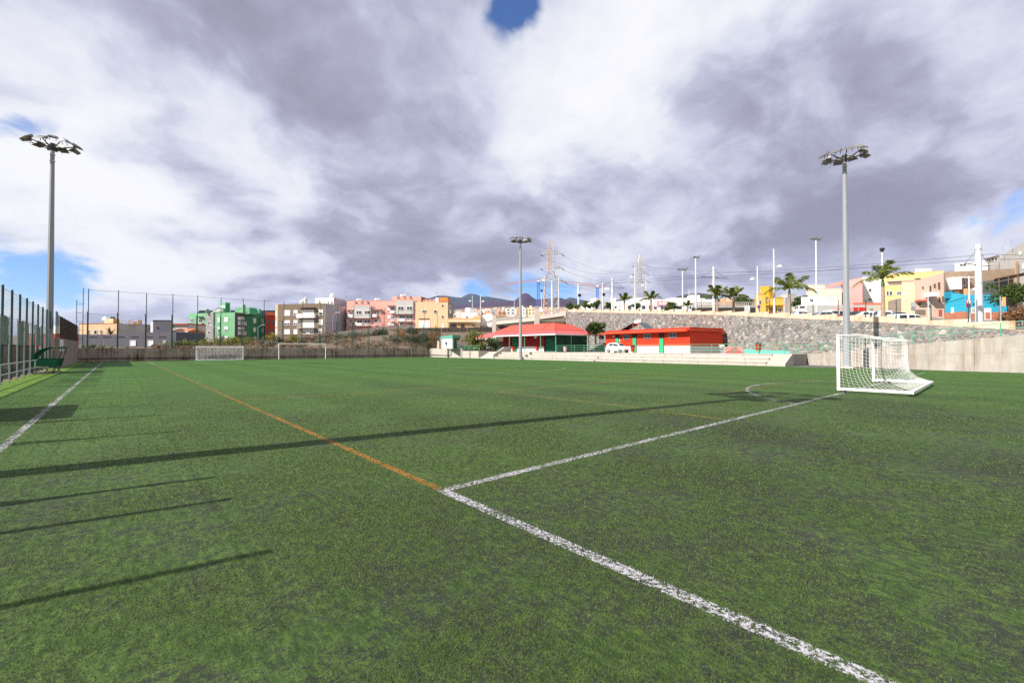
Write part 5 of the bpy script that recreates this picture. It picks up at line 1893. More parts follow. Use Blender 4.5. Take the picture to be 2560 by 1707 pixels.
def bank():
    rows = []
    for px in np.linspace(60, 1330, 110):
        Dw = (76.40 - CAM_Y) / ray(px, 870)[1]
        Dc = np.interp(px, BX, [b[2] for b in BANK])
        r_ = []
        for t in list(np.linspace(0, 1, 14)) + [1.12, 1.5, 2.2]:
            D = Dw + (Dc - Dw) * t if t <= 1 else Dc + (t - 1) * 60
            p = at_d(px, 870, D)
            z = bank_z(px, D) + (0.55 * (float(fbm(p[0] * 0.35, p[1] * 0.35, 2, 3)) - 0.45) * math.sin(math.pi * min(t, 1)))
            r_.append((p[0], p[1], z))
        rows.append(r_)
    structure(grid_mesh('earth_bank', np.array(rows), earth))
    # low street wall along the crest
    lw_m = mat('lava_wall', (0.23, 0.19, 0.165), 0.95, 0.35, 1.5, 0.6, 8)
    w = thing('street_wall', 'low brown stone wall of the street climbing above the bank', 'wall', (*at_d(850, 840, 105)[:2], 4))
    pts = [(690, 848.5, 104), (716, 845, 104), (778, 837.5, 104.5), (840, 830, 104.5), (900, 823, 104.7), (963, 816, 105), (1000, 814, 105), (1036, 812.5, 105)]
    for (xa, ya, Da), (xb, yb, Db) in zip(pts[:-1], pts[1:]):
        a, b = at_d(xa, ya, Da), at_d(xb, yb, Db)
        n = np.array([FWH[0], FWH[1], 0]) * 0.35
        mb = MB(); mb.hexa([(a[0], a[1], a[2] - 2.2), (b[0], b[1], b[2] - 2.2), (b[0] + n[0], b[1] + n[1], b[2] - 2.2), (a[0] + n[0], a[1] + n[1], a[2] - 2.2)], [a, b, b + n, a + n])
        mb.build('wall_section', lw_m, w)
    f = thing('screen_fence', 'dark mesh screen fence along the street above the white hut', 'fence', (*at_d(1130, 830, 108)[:2], 5))
    a, b = at_d(1038, 820, 106), at_d(1231, 817.5, 110)
    sm = mat('dark_screen', (0.085, 0.068, 0.058), 0.95, 0.35, 2, 0.4, 20)
    for k in range(12):
        p = a + (b - a) * k / 12; q = a + (b - a) * ((k + 1) / 12 - 0.004)
        mb = MB(); mb.slab([p - (0, 0, 1.15), q - (0, 0, 1.15), q, p], (FWH[0] * 0.04, FWH[1] * 0.04, 0)); mb.build('screen_panel', sm, f)
        mb = MB(); mb.slab([p - (0, 0, 2.8), q - (0, 0, 2.8), q - (0, 0, 1.16), p - (0, 0, 1.16)], (FWH[0] * 0.3, FWH[1] * 0.3, 0)); mb.build('wall_section', lw_m, f)
        mb = MB(); mb.tube([p - (0, 0, 1.2), p + (0, 0, 0.18)], 0.05, 6); mb.build('post', fence_green if k % 4 else mat('ochre_post', (0.4, 0.25, 0.1), 0.8), f)


bank()

sh_yellow = leaf_mat('shrub_yellow_green', (0.16, 0.17, 0.025), (0.26, 0.25, 0.05), 3)
sh_green = leaf_mat('shrub_green', (0.055, 0.085, 0.025), (0.11, 0.14, 0.045), 3)
sh_dry = leaf_mat('shrub_dry', (0.13, 0.095, 0.06), (0.24, 0.17, 0.105), 3)
sh_grey = leaf_mat('shrub_grey', (0.16, 0.165, 0.11), (0.33, 0.32, 0.25), 3)
sh_rust = leaf_mat('shrub_rust', (0.20, 0.10, 0.03), (0.30, 0.17, 0.05), 3)
sh_dark = leaf_mat('shrub_dark', (0.03, 0.045, 0.018), (0.07, 0.085, 0.035), 3)
bark = mat('bark', (0.17, 0.12, 0.085), 0.9, 0.3, 4, 0.5, 20)


def shrub(px, py, D, rad, m, label, group, n=230, leaf=0.15, name='shrub', zbase=None, lobes=6, sq=0.75):
    p = at_d(px, py, D)
    zb = bank_z(px, D) - 0.05 if zbase is None else zbase
    t = thing(name, label, 'shrub', (p[0], p[1], zb), group)
    g = random.Random(int(px * 7 + py))
    cs, rs = [], []
    for k in range(lobes):
        a = g.uniform(0, 6.28); rr = rad * g.uniform(0.1, 0.65)
        cs.append((p[0] + math.cos(a) * rr, p[1] + math.sin(a) * rr, max(zb + 0.3 * rad, p[2]) + g.uniform(-0.35, 0.25) * rad)); rs.append(rad * g.uniform(0.38, 0.62))
    leaf_cloud('leaves', cs, rs, n, leaf, m, t, sq, seed=int(px * 3 + D))
    mb = MB()
    for k in range(4):
        c = cs[k]
        mb.tube([(p[0] + g.uniform(-.05, .05), p[1] + g.uniform(-.05, .05), zb - 0.1), ((p[0] + c[0]) / 2, (p[1] + c[1]) / 2, (zb + c[2]) / 2), c], [0.05, 0.035, 0.015], 5)
    mb.build('stems', bark, t)
    return t


CNT = {}
MULTI = ('yellow green shrub on the bank in front of the green building', 'dry brown bush below the green building', 'olive bush below the green building', 'dry brown bush below the grey gable wall', 'low dry scrub at the foot of the bank', 'grey green cactus clump on the slope below the pink apartments', 'dark bush on the slope below the pink apartments', 'dark bush low on the slope beside the white hut')
BG = 'shrubs on the earth bank behind the far wall'
for px, py, D, rd, m_, lb in [
    (478, 866, 78, 1.5, sh_yellow, 'yellow green shrub on the bank in front of the green building'), (520, 862, 82, 1.8, sh_yellow, 'yellow green shrub on the bank in front of the green building'),
    (560, 863, 84, 1.6, sh_yellow, 'yellow green shrub on the bank in front of the green building'), (590, 861, 85, 1.7, sh_yellow, 'yellow green shrub on the bank in front of the green building'), (620, 863, 86, 1.6, sh_yellow, 'yellow green shrub on the bank in front of the green building'),
    (500, 853, 92, 1.7, sh_green, 'olive bush below the green building'), (545, 851, 95, 1.8, sh_dry, 'dry brown bush below the green building'), (570, 850, 96, 1.6, sh_dry, 'dry brown bush below the green building'),
    (605, 846, 98, 2.2, sh_green, 'olive bush below the green building'), (640, 852, 95, 1.6, sh_dry, 'dry brown bush below the green building'), (676, 846, 98, 2.1, sh_yellow, 'tall yellow green bush left of the brown apartment block'),
    (700, 856, 92, 1.5, sh_dark, 'dark bush behind the empty goal frame'), (742, 852, 94, 1.7, sh_yellow, 'yellow green bush below the brown apartment block'), (722, 862, 88, 1.3, sh_rust, 'rust yellow bush behind the empty goal frame'),
    (775, 850, 96, 1.6, sh_dry, 'dry brown bush below the grey gable wall'), (800, 846, 98, 1.7, sh_dry, 'dry brown bush below the grey gable wall'), (830, 842, 99, 1.8, sh_dry, 'dry brown bush below the grey gable wall'),
    (650, 866, 85, 1.2, sh_dry, 'low dry scrub at the foot of the bank'), (680, 868, 84, 1.0, sh_grey, 'low dry scrub at the foot of the bank'), (760, 866, 86, 1.2, sh_dry, 'low dry scrub at the foot of the bank'), (800, 865, 88, 1.1, sh_grey, 'low dry scrub at the foot of the bank'),
    (845, 851, 96, 1.5, sh_grey, 'grey green cactus clump on the slope below the pink apartments'), (868, 848, 97, 1.5, sh_grey, 'grey green cactus clump on the slope below the pink apartments'), (890, 846, 98, 1.5, sh_grey, 'grey green cactus clump on the slope below the pink apartments'), (912, 846, 98, 1.4, sh_grey, 'grey green cactus clump on the slope below the pink apartments'),
    (935, 842, 99, 1.5, sh_dark, 'dark bush on the slope below the pink apartments'), (962, 838, 100, 1.5, sh_dark, 'dark bush on the slope below the pink apartments'), (1000, 846, 97, 1.7, sh_rust, 'rust coloured bush on the slope above the far wall'), (1022, 853, 95, 1.6, sh_green, 'olive bush on the slope above the far wall'),
    (985, 858, 93, 1.5, sh_grey, 'pale dry bush low on the slope above the far wall'), (1040, 858, 94, 1.6, sh_dark, 'dark bush low on the slope beside the white hut'), (1062, 852, 96, 1.7, sh_dark, 'dark bush low on the slope beside the white hut'), (1085, 846, 98, 1.9, sh_rust, 'rust brown tree like bush beside the white hut'),
    (1075, 862, 93, 1.3, sh_dry, 'dry bush in the corner beside the block pillar'), (1055, 842, 100, 1.4, sh_grey, 'pale bush high on the slope below the orange house'), (1030, 838, 101, 1.3, sh_dark, 'dark bush high on the slope below the orange house')]:
    CNT[lb] = CNT.get(lb, 0) + 1
    shrub(px, py, D, rd * 1.2, m_, lb if lb not in MULTI else ORD[CNT[lb] - 1] + ' ' + lb + ', from the left', BG, n=420, leaf=0.17)

# prickly clumps on the wall at the left
for px, py, D, lb in ((210, 864, 66, 'pale prickly plant clump behind the far wall at the left'), (232, 866, 66.5, 'pale prickly plant clump behind the far wall at the left'), (254, 863, 67, 'pale prickly plant clump behind the far wall at the left'), (276, 868, 67, 'pale prickly plant clump behind the far wall at the left'), (318, 870, 68, 'pale prickly plant clump behind the far wall at the left')):
    shrub(px, py, D, 0.75 if px < 300 else 0.5, sh_grey if px != 232 else sh_green, {210: 'first', 232: 'second', 254: 'third', 276: 'fourth', 318: 'fifth'}[px] + ' ' + lb, 'prickly plants behind the far wall', 170, 0.11)
for px, py, D, rd, m_, lb in ((408, 862, 74, 1.2, sh_grey, 'spiky grey bush in front of the dark slate wall'), (425, 858, 76, 1.4, sh_grey, 'tall grey agave clump beside the dark slate wall'), (445, 862, 74, 1.3, sh_green, 'olive prickly bush left of the small goal'), (460, 866, 73, 1.2, sh_dark, 'dark prickly bush left of the small goal')):
    shrub(px, py, D, rd, m_, lb, BG, 240)


def scrub_cover():
    """loose dry tufts over the bank, nobody could count them"""
    g = np.random.default_rng(12)
    n = 15000
    c = np.zeros((n, 3))
    for i in range(n):
        px = g.uniform(380, 1100); Dw = (76.6 - CAM_Y) / ray(px, 870)[1]; Dc = np.interp(px, BX, [b[2] for b in BANK])
        D = Dw + (Dc - Dw) * g.random()
        p = at_d(px, 870, D)
        c[i] = (p[0], p[1], bank_z(px, D) + 0.12 + 0.25 * g.random())
    keep = fbm(c[:, 0] * 0.3, c[:, 1] * 0.3, 8, 3) > 0.40
    c = c[keep]; n = len(c)
    a = g.normal(size=(n, 3)); a /= np.linalg.norm(a, axis=1)[:, None]
    b = np.cross(a, g.normal(size=(n, 3))); b /= np.linalg.norm(b, axis=1)[:, None]
    s = g.uniform(0.10, 0.28, n)[:, None]
    v = np.stack([c - a * s, c - b * s * 0.5, c + a * s, c + b * s * 0.5], 1).reshape(-1, 3)
    ob = big_mesh('dry_scrub', v, np.arange(4 * n).reshape(n, 4), sh_dry)
    ob['kind'] = 'stuff'; tag(ob, 'loose dry scrub covering the earth bank behind the far wall', 'scrub')


scrub_cover()


# ------------------------------------------------------------------ buildings behind the far wall
def antenna(t, p, h):
    mb = MB(); mb.tube([p, p + np.array([0, 0, h])], 0.035, 5)
    for k in range(3):
        q = p + np.array([0, 0, h * (0.75 + 0.1 * k)])
        mb.bar(q - np.array([0.5, 0, 0]), q + np.array([0.5, 0, 0]), 0.03)
    mb.build('antenna', steel, t)


def green_building():
    gl = paint('green_light_paint', (0.17, 0.42, 0.22)); gd = paint('green_shaded_paint', (0.03, 0.22, 0.10)); ch = paint('charcoal_paint', (0.085, 0.08, 0.085)); gr = paint('stair_grey_paint', (0.30, 0.285, 0.28))
    pts, zt = level([(587.2, 781), (472, 783.6), (663, 787.3)], 130.0)
    C0, A, B = pts
    t = thing('green_apartment_block', 'green apartment block with charcoal corner behind the small goal', 'building', (*C0, 2))
    fl, fr = Face(A, C0), Face(C0, B)
    mb = MB(); mb.prism([A, C0, B, A + (B - C0)], 0, zt); mb.build('wall', gl, t)
    Z = zr(460, 700, 8.71)
    zb = 2.0
    # charcoal strip, then a darker green holding the right face's shade
    a0, a1, _, _ = fr.rect(587.2, 790, 614.4, 800)
    mb = MB(); fr.box(mb, 0.0, a1, zb - 2, zt + 0.02, 0.003, 0.06); mb.build('charcoal_strip', ch, t)
    mb = MB(); fr.box(mb, a1 + 0.01, fr.L, zb - 2, zt + 0.01, 0.003, 0.04); mb.build('shaded_green_face', gd, t)
    a0, a1, _, _ = fl.rect(518, 790, 536, 800)
    mb = MB(); fl.box(mb, a0, a1, zb - 2, zt + 0.25, 0.003, 0.35); mb.build('stair_tower', gr, t)
    for r in ((550, 738, 615, 805), (545, 905, 610, 975), (540, 1108, 610, 1178)):
        window(t, fl, Z(*r), 'glass', off=0.35)
    for r, k in (((140, 835, 205, 925), 'glass'), ((325, 840, 415, 935), 'glass'), ((735, 815, 790, 915), 'shutter'), ((878, 812, 958, 914), 'shutter'), ((125, 1020, 200, 1125), 'shutter'), ((315, 1035, 410, 1190), 'shutter'),
                 ((735, 1018, 790, 1120), 'half'), ((878, 1015, 958, 1120), 'half'), ((140, 1225, 210, 1300), 'half'), ((310, 1228, 405, 1300), 'shutter'), ((730, 1222, 785, 1300), 'shutter'), ((878, 1222, 955, 1300), 'shutter')):
        window(t, fl, Z(*r), k)
    panel(t, fl, Z(318, 798, 432, 812), ch, 'canopy', 0.002, 0.7)
    balcony(t, fl, Z(312, 938, 428, 1012), gr, 0.8)
    panel(t, fl, Z(300, 1200, 425, 1216), ch, 'canopy', 0.002, 0.7)
    for r, k in (((1165, 805, 1240, 910), 'half'), ((1240, 805, 1305, 910), 'half'), ((1165, 1020, 1240, 1120), 'half'), ((1240, 1020, 1305, 1120), 'half')):
        window(t, fr, Z(*r), k, off=0.06)
    balcony(t, fr, Z(1155, 910, 1320, 985), paint('balcony_grey', (0.42, 0.40, 0.38)), 0.8)
    balcony(t, fr, Z(1155, 1120, 1320, 1195), paint('balcony_grey', (0.42, 0.40, 0.38)), 0.8)
    for r in ((1508, 835, 1565, 935), (1685, 850, 1735, 945), (1508, 1035, 1560, 1130), (1685, 1045, 1735, 1140), (1508, 1235, 1570, 1300), (1682, 1235, 1735, 1300)):
        window(t, fr, Z(*r), 'shutter')
    # roof structures
    q, z2 = level([(563.3, 756.4), (550.7, 757), (574.8, 757.5)], 134)
    mb = MB(); mb.prism([q[1], q[0], q[2], q[1] + q[2] - q[0]], zt - 0.2, z2); o = mb.build('roof_tower', gl, t)
    f = Face(q[0], q[2]); mb = MB(); f.box(mb, 0, f.L, zt, z2 + 0.02, 0.003, 0.05); mb.build('shaded_side', gd, o)  # tower side turned from the sun, its shade painted as darker green
    f = Face(q[1], q[0]); mb = MB(); f.box(mb, 0.2, f.L - 0.05, z2 - 1.6, z2 - 0.9, 0.003, 0.05); mb.build('white_band', white_wall, o)
    p0, p1, p2 = at_d(529, 779.5, 132.5), at_d(545, 768.5, 133), at_d(556, 768, 133.5)
    p3 = at_d(545, 779.5, 133)
    mb = MB(); mb.slab([p0, p1, p2, (p2[0], p2[1], p3[2]), p3], (FWH[0] * 4, FWH[1] * 4, 0)); mb.build('sloped_parapet', white_wall, t)
    q, z2 = level([(623.6, 769), (587.5, 769), (642.5, 771)], 133)
    mb = MB(); mb.prism([q[1], q[0], q[2], q[1] + q[2] - q[0]], zt - 0.2, z2); o = mb.build('penthouse', gl, t)
    f = Face(q[0], q[2]); mb = MB(); f.box(mb, 0, f.L, zt, z2 + 0.02, 0.003, 0.05); mb.build('shaded_side', mat('penthouse_shaded', (0.06, 0.36, 0.20), 0.85), o)  # shade of the penthouse side is put into this green
    f = Face(q[1], q[0])
    window(t, f, Z(1240, 680, 1270, 702), 'glass'); window(t, f, Z(1325, 680, 1362, 704), 'glass')
    for px in (518.5, 610, 649):
        p = at_d(px, 778, 131.5)
        mb = MB(); mb.box(p[0] - 0.35, p[0] + 0.35, p[1] - 0.35, p[1] + 0.35, zt - 0.1, zt + 1.1 + (1.3 if px == 610 else 0)); mb.build('chimney', gl, t)

    # narrow red house beside it
    pts, zt = level([(663.4, 788), (688.5, 788.8)], 137)
    rd = paint('brick_red_paint', (0.40, 0.035, 0.025))
    t = thing('red_town_house', 'narrow red house squeezed between the green and brown blocks', 'building', (*pts[0], 2))
    block(t, pts, zt, 0, rd)
    f = Face(*pts)
    for r in ((668.5, 799, 674.5, 809.5), (679, 800, 684.5, 811), (668.5, 823, 674.5, 835), (679, 824, 685, 836)):
        window(t, f, r, 'glass', frame=rd)
    q, z2 = level([(664, 779.5), (688, 780.5)], 139)
    mb = MB(); mb.prism([q[0], q[1], q[1] + FWH * 5, q[0] + FWH * 5], zt, z2); mb.build('penthouse', paint('orange_paint', (0.62, 0.22, 0.06)), t)


green_building()


def brown_building():
    br = paint('brown_render', (0.19, 0.14, 0.095)); gy = paint('lilac_grey_render', (0.40, 0.385, 0.42))
    pts, zt = level([(694.8, 760.6), (812.6, 758.3)], 130.0)
    A, C0 = pts
    t = thing('brown_apartment_block', 'brown four storey apartment block with white balconies and grey gable', 'building', (*C0, 3))
    fa = Face(A, C0)
    B = C0 + FWH * 14 + RT[:2] * 2.2
    mb = MB(); mb.prism([A, C0, B, A + (B - C0)], 0, zt); mb.build('wall', br, t)
    fs = Face(C0, B)
    mb = MB(); fs.box(mb, 0, fs.L, 0, zt + 0.02, 0.003, 0.06); mb.build('gable', gy, t)
    L0 = at_z(688.5, 761.5, zt)[:2]
    mb = MB(); mb.prism([L0, A, A + FWH * 6, L0 + FWH * 6], 0, zt - 0.02); mb.build('corner_wing', paint('brown_render_pale', (0.42, 0.34, 0.24)), t)
    f0 = Face(L0, A)
    Z = zr(680, 720, 9.8)
    for r in ((95, 565, 135, 690), (95, 800, 132, 940), (92, 1010, 132, 1140)):
        window(t, f0, Z(*r), 'shutter')
    for r, k in (((300, 540, 450, 680), 'shutter'), ((530, 540, 632, 675), 'half'), ((740, 528, 835, 700), 'shutter'), ((930, 528, 1030, 700), 'shutter'), ((1145, 525, 1250, 665), 'half'),
                 ((300, 790, 445, 915), 'half'), ((530, 785, 630, 915), 'half'), ((740, 775, 840, 965), 'shutter'), ((925, 775, 1030, 965), 'shutter'), ((1145, 765, 1250, 905), 'shutter'),
                 ((300, 1010, 445, 1130), 'shutter'), ((530, 1010, 630, 1130), 'shutter'), ((735, 1000, 835, 1125), 'half'), ((925, 1000, 1025, 1125), 'half'), ((1145, 990, 1225, 1110), 'half')):
        window(t, fa, Z(*r), k)
    for r in ((835, 528, 930, 700), (840, 775, 925, 965), (835, 1000, 925, 1125)):
        panel(t, fa, Z(*r), white_wall, 'wall_panel', 0.002, 0.04)
    panel(t, fa, Z(700, 478, 1085, 498), mat('slab_dark', (0.10, 0.085, 0.07), 0.9), 'canopy', 0.002, 1.0)
    balcony(t, fa, Z(652, 632, 1088, 738), white_wall, 1.0)
    balcony(t, fa, Z(655, 880, 1088, 992), paint('balcony_grey', (0.42, 0.40, 0.38)), 1.0, True)
    # taller white stair block with grey gable
    q, z2 = level([(834, 744.5), (788, 745.5), (866.5, 752)], 139)
    mb = MB(); mb.prism([q[1], q[0], q[2], q[1] + q[2] - q[0]], 0, z2); o = mb.build('rear_block', white_wall, t)
    f = Face(q[0], q[2]); mb = MB(); f.box(mb, 0, f.L, 0, z2 + 0.02, 0.003, 0.05); mb.build('grey_gable', gy, o)
    f = Face(q[1], q[0]); window(t, f, Z(1365, 335, 1410, 380), 'glass')
    for px, h in ((753, 1.3), (758, 1.6), (764.5, 2.2), (798, 1.2), (828, 1.0)):
        p = at_d(px, 757, 134)
        mb = MB(); mb.box(p[0] - 0.4, p[0] + 0.4, p[1] - 0.4, p[1] + 0.4, zt - 0.1, zt + h); mb.box(p[0] - 0.2, p[0] + 0.2, p[1] - 0.2, p[1] + 0.2, zt + h + 0.001, zt + h + 0.35); mb.build('chimney', white_wall, t)
    p = at_d(830, 742, 141); mb = MB(); mb.tube([(p[0], p[1], z2), (p[0], p[1], z2 + 1.0), (p[0], p[1], z2 + 1.6)], [0.7, 0.7, 0.2], 12); mb.build('water_tank', white_wall, t)


brown_building()


def pink_building():
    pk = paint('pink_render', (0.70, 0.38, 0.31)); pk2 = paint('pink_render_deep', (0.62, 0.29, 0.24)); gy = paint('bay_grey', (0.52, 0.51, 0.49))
    pts, zt = level([(866.8, 752), (1040, 751.5)], 136)
    A, B = pts
    t = thing('pink_apartment_block', 'long pink apartment block with two grey bays and white balconies', 'building', (*A, 4))
    block(t, pts, zt, 0, pk, 10)
    f = Face(A, B)
    Z = zr(860, 720, 8.4)
    q, z2 = level([(979.6, 741.6), (1052.9, 741.4), (1074, 748)], 137)
    mb = MB(); mb.prism([q[0], q[1], q[2], q[0] + q[2] - q[1]], zt - 0.3, z2); o = mb.build('upper_block', pk, t)
    fe = Face(q[1], q[2]); mb = MB(); fe.box(mb, 0, fe.L, zt, z2 + 0.02, 0.003, 0.05); mb.build('shaded_end', paint('shaded_orange', (0.42, 0.14, 0.07)), o)  # shade on the end wall is put into this darker colour
    # deeper pink lower wall
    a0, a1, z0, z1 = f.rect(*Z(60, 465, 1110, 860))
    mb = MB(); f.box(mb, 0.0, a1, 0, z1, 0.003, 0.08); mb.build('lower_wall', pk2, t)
    for nm, r, wins in (('bay', (232, 380, 580, 640), ((255, 475, 370, 550), (430, 475, 540, 545))), ('bay', (1112, 275, 1472, 552), ((1135, 385, 1255, 460), (1315, 385, 1435, 460)))):
        a0, a1, z0, z1 = f.rect(*Z(*r))
        mb = MB(); f.box(mb, a0, a1, z0, z1, 0.082, 1.1); o = mb.build(nm, gy, t)
        ff = Face(f.P(a0, 0, 1.1), f.P(a1, 0, 1.1))
        for w in wins: window(t, ff, Z(*w), 'glass')
        mb = MB()
        for k in range(12):
            aa = a0 + (a1 - a0) * (k + 0.1) / 12
            f.box(mb, aa, aa + (a1 - a0) / 24, z1 + 0.001, z1 + 0.55, 0.95, 1.05)
        f.box(mb, a0, a1, z1 + 0.551, z1 + 0.65, 0.93, 1.08)
        mb.build('roof_balustrade', pk, o)
        g = random.Random(int(a0 * 10))
        for k in range(3):
            aa = a0 + (a1 - a0) * (0.15 + 0.35 * k); P0 = f.P(aa, z1 + 0.66, 1.0)
            leaf_cloud('potted_plant', [P0 + (0, 0, 0.3)], [0.45], 40, 0.18, sh_dry if k != 1 else sh_rust, t, 0.9, seed=k + 3)
    for r, k, b in (((110, 470, 190, 560), 'half', (98, 555, 198, 625)), ((120, 655, 190, 745), 'blue', (105, 735, 198, 795)), ((265, 665, 390, 745), 'glass', (250, 735, 395, 795)), ((430, 665, 560, 745), 'glass', (410, 735, 570, 795)),
                    ((645, 470, 720, 560), 'glass', (615, 552, 700, 612)), ((650, 650, 705, 735), 'glass', (640, 725, 705, 790)), ((990, 395, 1065, 490), 'blue', (985, 480, 1070, 535)), ((990, 580, 1065, 670), 'blue', (982, 655, 1068, 708)),
                    ((1150, 575, 1280, 650), 'glass', (1135, 640, 1285, 705)), ((1300, 575, 1445, 650), 'blue', (1298, 640, 1450, 705))):
        window(t, f, Z(*r), k, off=0.08)
        balcony(t, f, Z(*b), white_wall, 0.85, b[0] in (105, 410, 640, 982, 1298))
    for r, k in (((735, 470, 790, 545), 'shutter'), ((735, 650, 780, 712), 'half'), ((915, 395, 980, 470), 'shutter'), ((920, 570, 977, 638), 'shutter'), ((922, 725, 980, 790), 'shutter'), ((1000, 730, 1065, 785), 'shutter'), ((1165, 738, 1250, 782), 'glass'), ((1345, 738, 1430, 782), 'glass'), ((60, 810, 75, 860), 'shutter'), ((62, 650, 78, 720), 'shutter'), ((125, 815, 145, 855), 'shutter')):
        window(t, f, Z(*r), k, off=0.08)
    for r in ((62, 455, 215, 468), (640, 445, 800, 460), (910, 365, 1085, 380)):
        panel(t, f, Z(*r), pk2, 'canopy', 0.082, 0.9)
    for px, py in ((943, 749), (898, 750), (1008, 739)):
        p = at_d(px, py, 139); mb = MB(); mb.tube([(p[0] - 0.7, p[1], p[2]), (p[0] + 0.7, p[1], p[2])], 0.35, 10); mb.build('water_tank', white_wall, t)
        mb = MB(); mb.box(p[0] - 0.5, p[0] + 0.5, p[1] - 0.2, p[1] + 0.2, p[2] - 1.2, p[2] - 0.36); mb.build('tank_stand', steel, t)
    for px, py in ((865, 744), (902, 742)):
        antenna(t, np.array([*at_d(px, 752, 140)[:2], zt]), 2.2)


pink_building()


def orange_building():
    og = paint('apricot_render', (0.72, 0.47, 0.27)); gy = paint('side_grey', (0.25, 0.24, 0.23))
    pts, zt = level([(1119.5, 754.2), (1038.6, 755), (1133, 757)], 121)
    C0, A, B = pts
    t = thing('apricot_house', 'apricot three storey house with an orange tiled turret', 'building', (*C0, 5))
    mb = MB(); mb.prism([A, C0, B, A + B - C0], 0, zt); mb.build('wall', og, t)
    f = Face(A, C0); fs = Face(C0, B)
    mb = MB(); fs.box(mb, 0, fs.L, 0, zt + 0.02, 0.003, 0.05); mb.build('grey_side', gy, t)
    Z = zr(860, 720, 8.4)
    for r, k in (((1640, 460, 1730, 525), 'blue'), ((1890, 460, 1945, 530), 'glass'), ((2045, 345, 2095, 400), 'glass'), ((2045, 575, 2095, 635), 'glass')):
        window(t, f, Z(*r), k)
    window(t, f, Z(1575, 690, 1805, 836), 'shutter', name='garage_door'); window(t, f, Z(2050, 750, 2105, 836), 'shutter', name='door')
    panel(t, f, Z(1570, 640, 1800, 660), dark_metal, 'vent_strip', 0.002, 0.06)
    balcony(t, fs, Z(2190, 470, 2255, 540), gy, 0.8)
    window(t, fs, Z(2195, 370, 2250, 450), 'glass')
    # turret
    a0, a1, z0, z1 = f.rect(*Z(1985, 195, 2180, 285))
    lo = [f.P(a0, zt, 0.12), f.P(a1 + 0.1, zt, 0.12), f.P(a1 + 0.1, zt, -3.2), f.P(a0, zt, -3.2)]
    hi = [f.P(a0 + 0.2, z1, -0.5), f.P(a1 - 0.3, z1, -0.5), f.P(a1 - 0.3, z1, -2.6), f.P(a0 + 0.2, z1, -2.6)]
    mb = MB(); mb.hexa([p + (0, 0, 0.11) for p in lo], hi); o = mb.build('turret_roof', mat('turret_orange', (0.66, 0.16, 0.035), 0.7, 0.1, 3), t)
    mb = MB()
    for k in range(9):
        u = k / 8
        mb.bar(lo[0] * (1 - u) + lo[1] * u + (0, 0, 0.13), hi[0] * (1 - u) + hi[1] * u, 0.1, 0.06)
    mb.build('tile_ridges', mat('turret_orange', (0.66, 0.16, 0.035)), o)
    mb = MB(); f.box(mb, a0 - 0.85, a0 - 0.02, zt, z1 - 0.1, -1.6, 0.02); mb.build('white_gable', white_wall, t)
    for k in range(6):
        aa = f.rect(*Z(1660 + k * 42, 250, 1680 + k * 42, 290))[0]
        mb = MB(); f.box(mb, aa, aa + 0.4, zt, zt + 0.5 + 0.25 * (k % 2), -0.4, -0.02); mb.build('parapet_block', paint('pink_render', (0.6, 0.27, 0.2)), t)
    antenna(t, np.array([*at_d(1091, 750, 126)[:2], zt]), 3.4)

    yl = paint('ochre_render', (0.66, 0.42, 0.20))
    pts, zt = level([(1120.5, 796.5), (1201.5, 796.5)], 114)
    t = thing('ochre_low_house', 'low ochre house with pale cornice above the white hut', 'building', (*pts[0], 5))
    block(t, pts, zt, 0, yl, 9)
    f = Face(*pts); Z = zr(820, 680, 5.8725)
    panel(t, f, Z(1768, 700, 2242, 738), paint('cornice_cream', (0.74, 0.58, 0.38)), 'cornice', 0.002, 0.6)
    for r in ((1780, 765, 1885, 806), (1950, 765, 2002, 806), (2125, 765, 2165, 795)):
        window(t, f, Z(*r), 'glass', frame=dark_metal)
    a, b, c = at_d(1176, 796, 114.5), at_d(1201.5, 785.5, 114.5), at_d(1201.5, 796, 114.5)
    mb = MB(); mb.slab([a, b, c], (FWH[0] * 6, FWH[1] * 6, 0)); mb.build('gable', yl, t)
    pts, zt = level([(1152, 780), (1194, 780)], 128)
    t = thing('white_flat_house', 'white flat roofed house behind the low ochre house', 'building', (*pts[0], 5))
    block(t, pts, zt, 2, white_wall, 8)
    f = Face(*pts)
    for r in ((2025, 645, 2050, 672), (2140, 645, 2165, 675)): window(t, f, Z(*r), 'glass')
    p = at_d(1175, 778, 131); mb = MB(); mb.box(p[0] - 1, p[0] + 1, p[1] - 1, p[1] + 1, zt, zt + 1.4); mb.build('stair_head', white_wall, t)
    # round tank and outdoor stairs
    c = at_d(1222, 802, 118)
    t = thing('white_vault', 'round white vaulted roof beside the ochre house', 'building', (c[0], c[1], 5))
    mb = MB(); mb.tube([(c[0], c[1], 4), (c[0], c[1], c[2]), (c[0], c[1], c[2] + 1.2), (c[0], c[1], c[2] + 1.9)], [2.6, 2.6, 1.9, 0.4], 18); mb.build('dome', white_wall, t, True)
    a, b = at_d(1184, 815, 112), at_d(1232, 797, 113)
    t = thing('outdoor_stairs', 'pale outdoor stairs with slanted railing left of the bridge pillar', 'stairs', (a[0], a[1], 5))
    for k in range(9):
        p = a + (b - a) * k / 9; q = a + (b - a) * (k + 1) / 9
        mb = MB(); mb.slab([(p[0], p[1], p[2] - 0.35), (q[0], q[1], p[2] - 0.35), (q[0], q[1], p[2] - 0.08), (p[0], p[1], p[2] - 0.08)], (FWH[0] * 1.5, FWH[1] * 1.5, 0)); mb.build('step', concrete_pale, t)
    for s in (0.3, 0.9):
        mb = MB(); mb.bar(a + (0, 0, s), b + (0, 0, s), 0.08); mb.build('rail', white_paint, t)


orange_building()


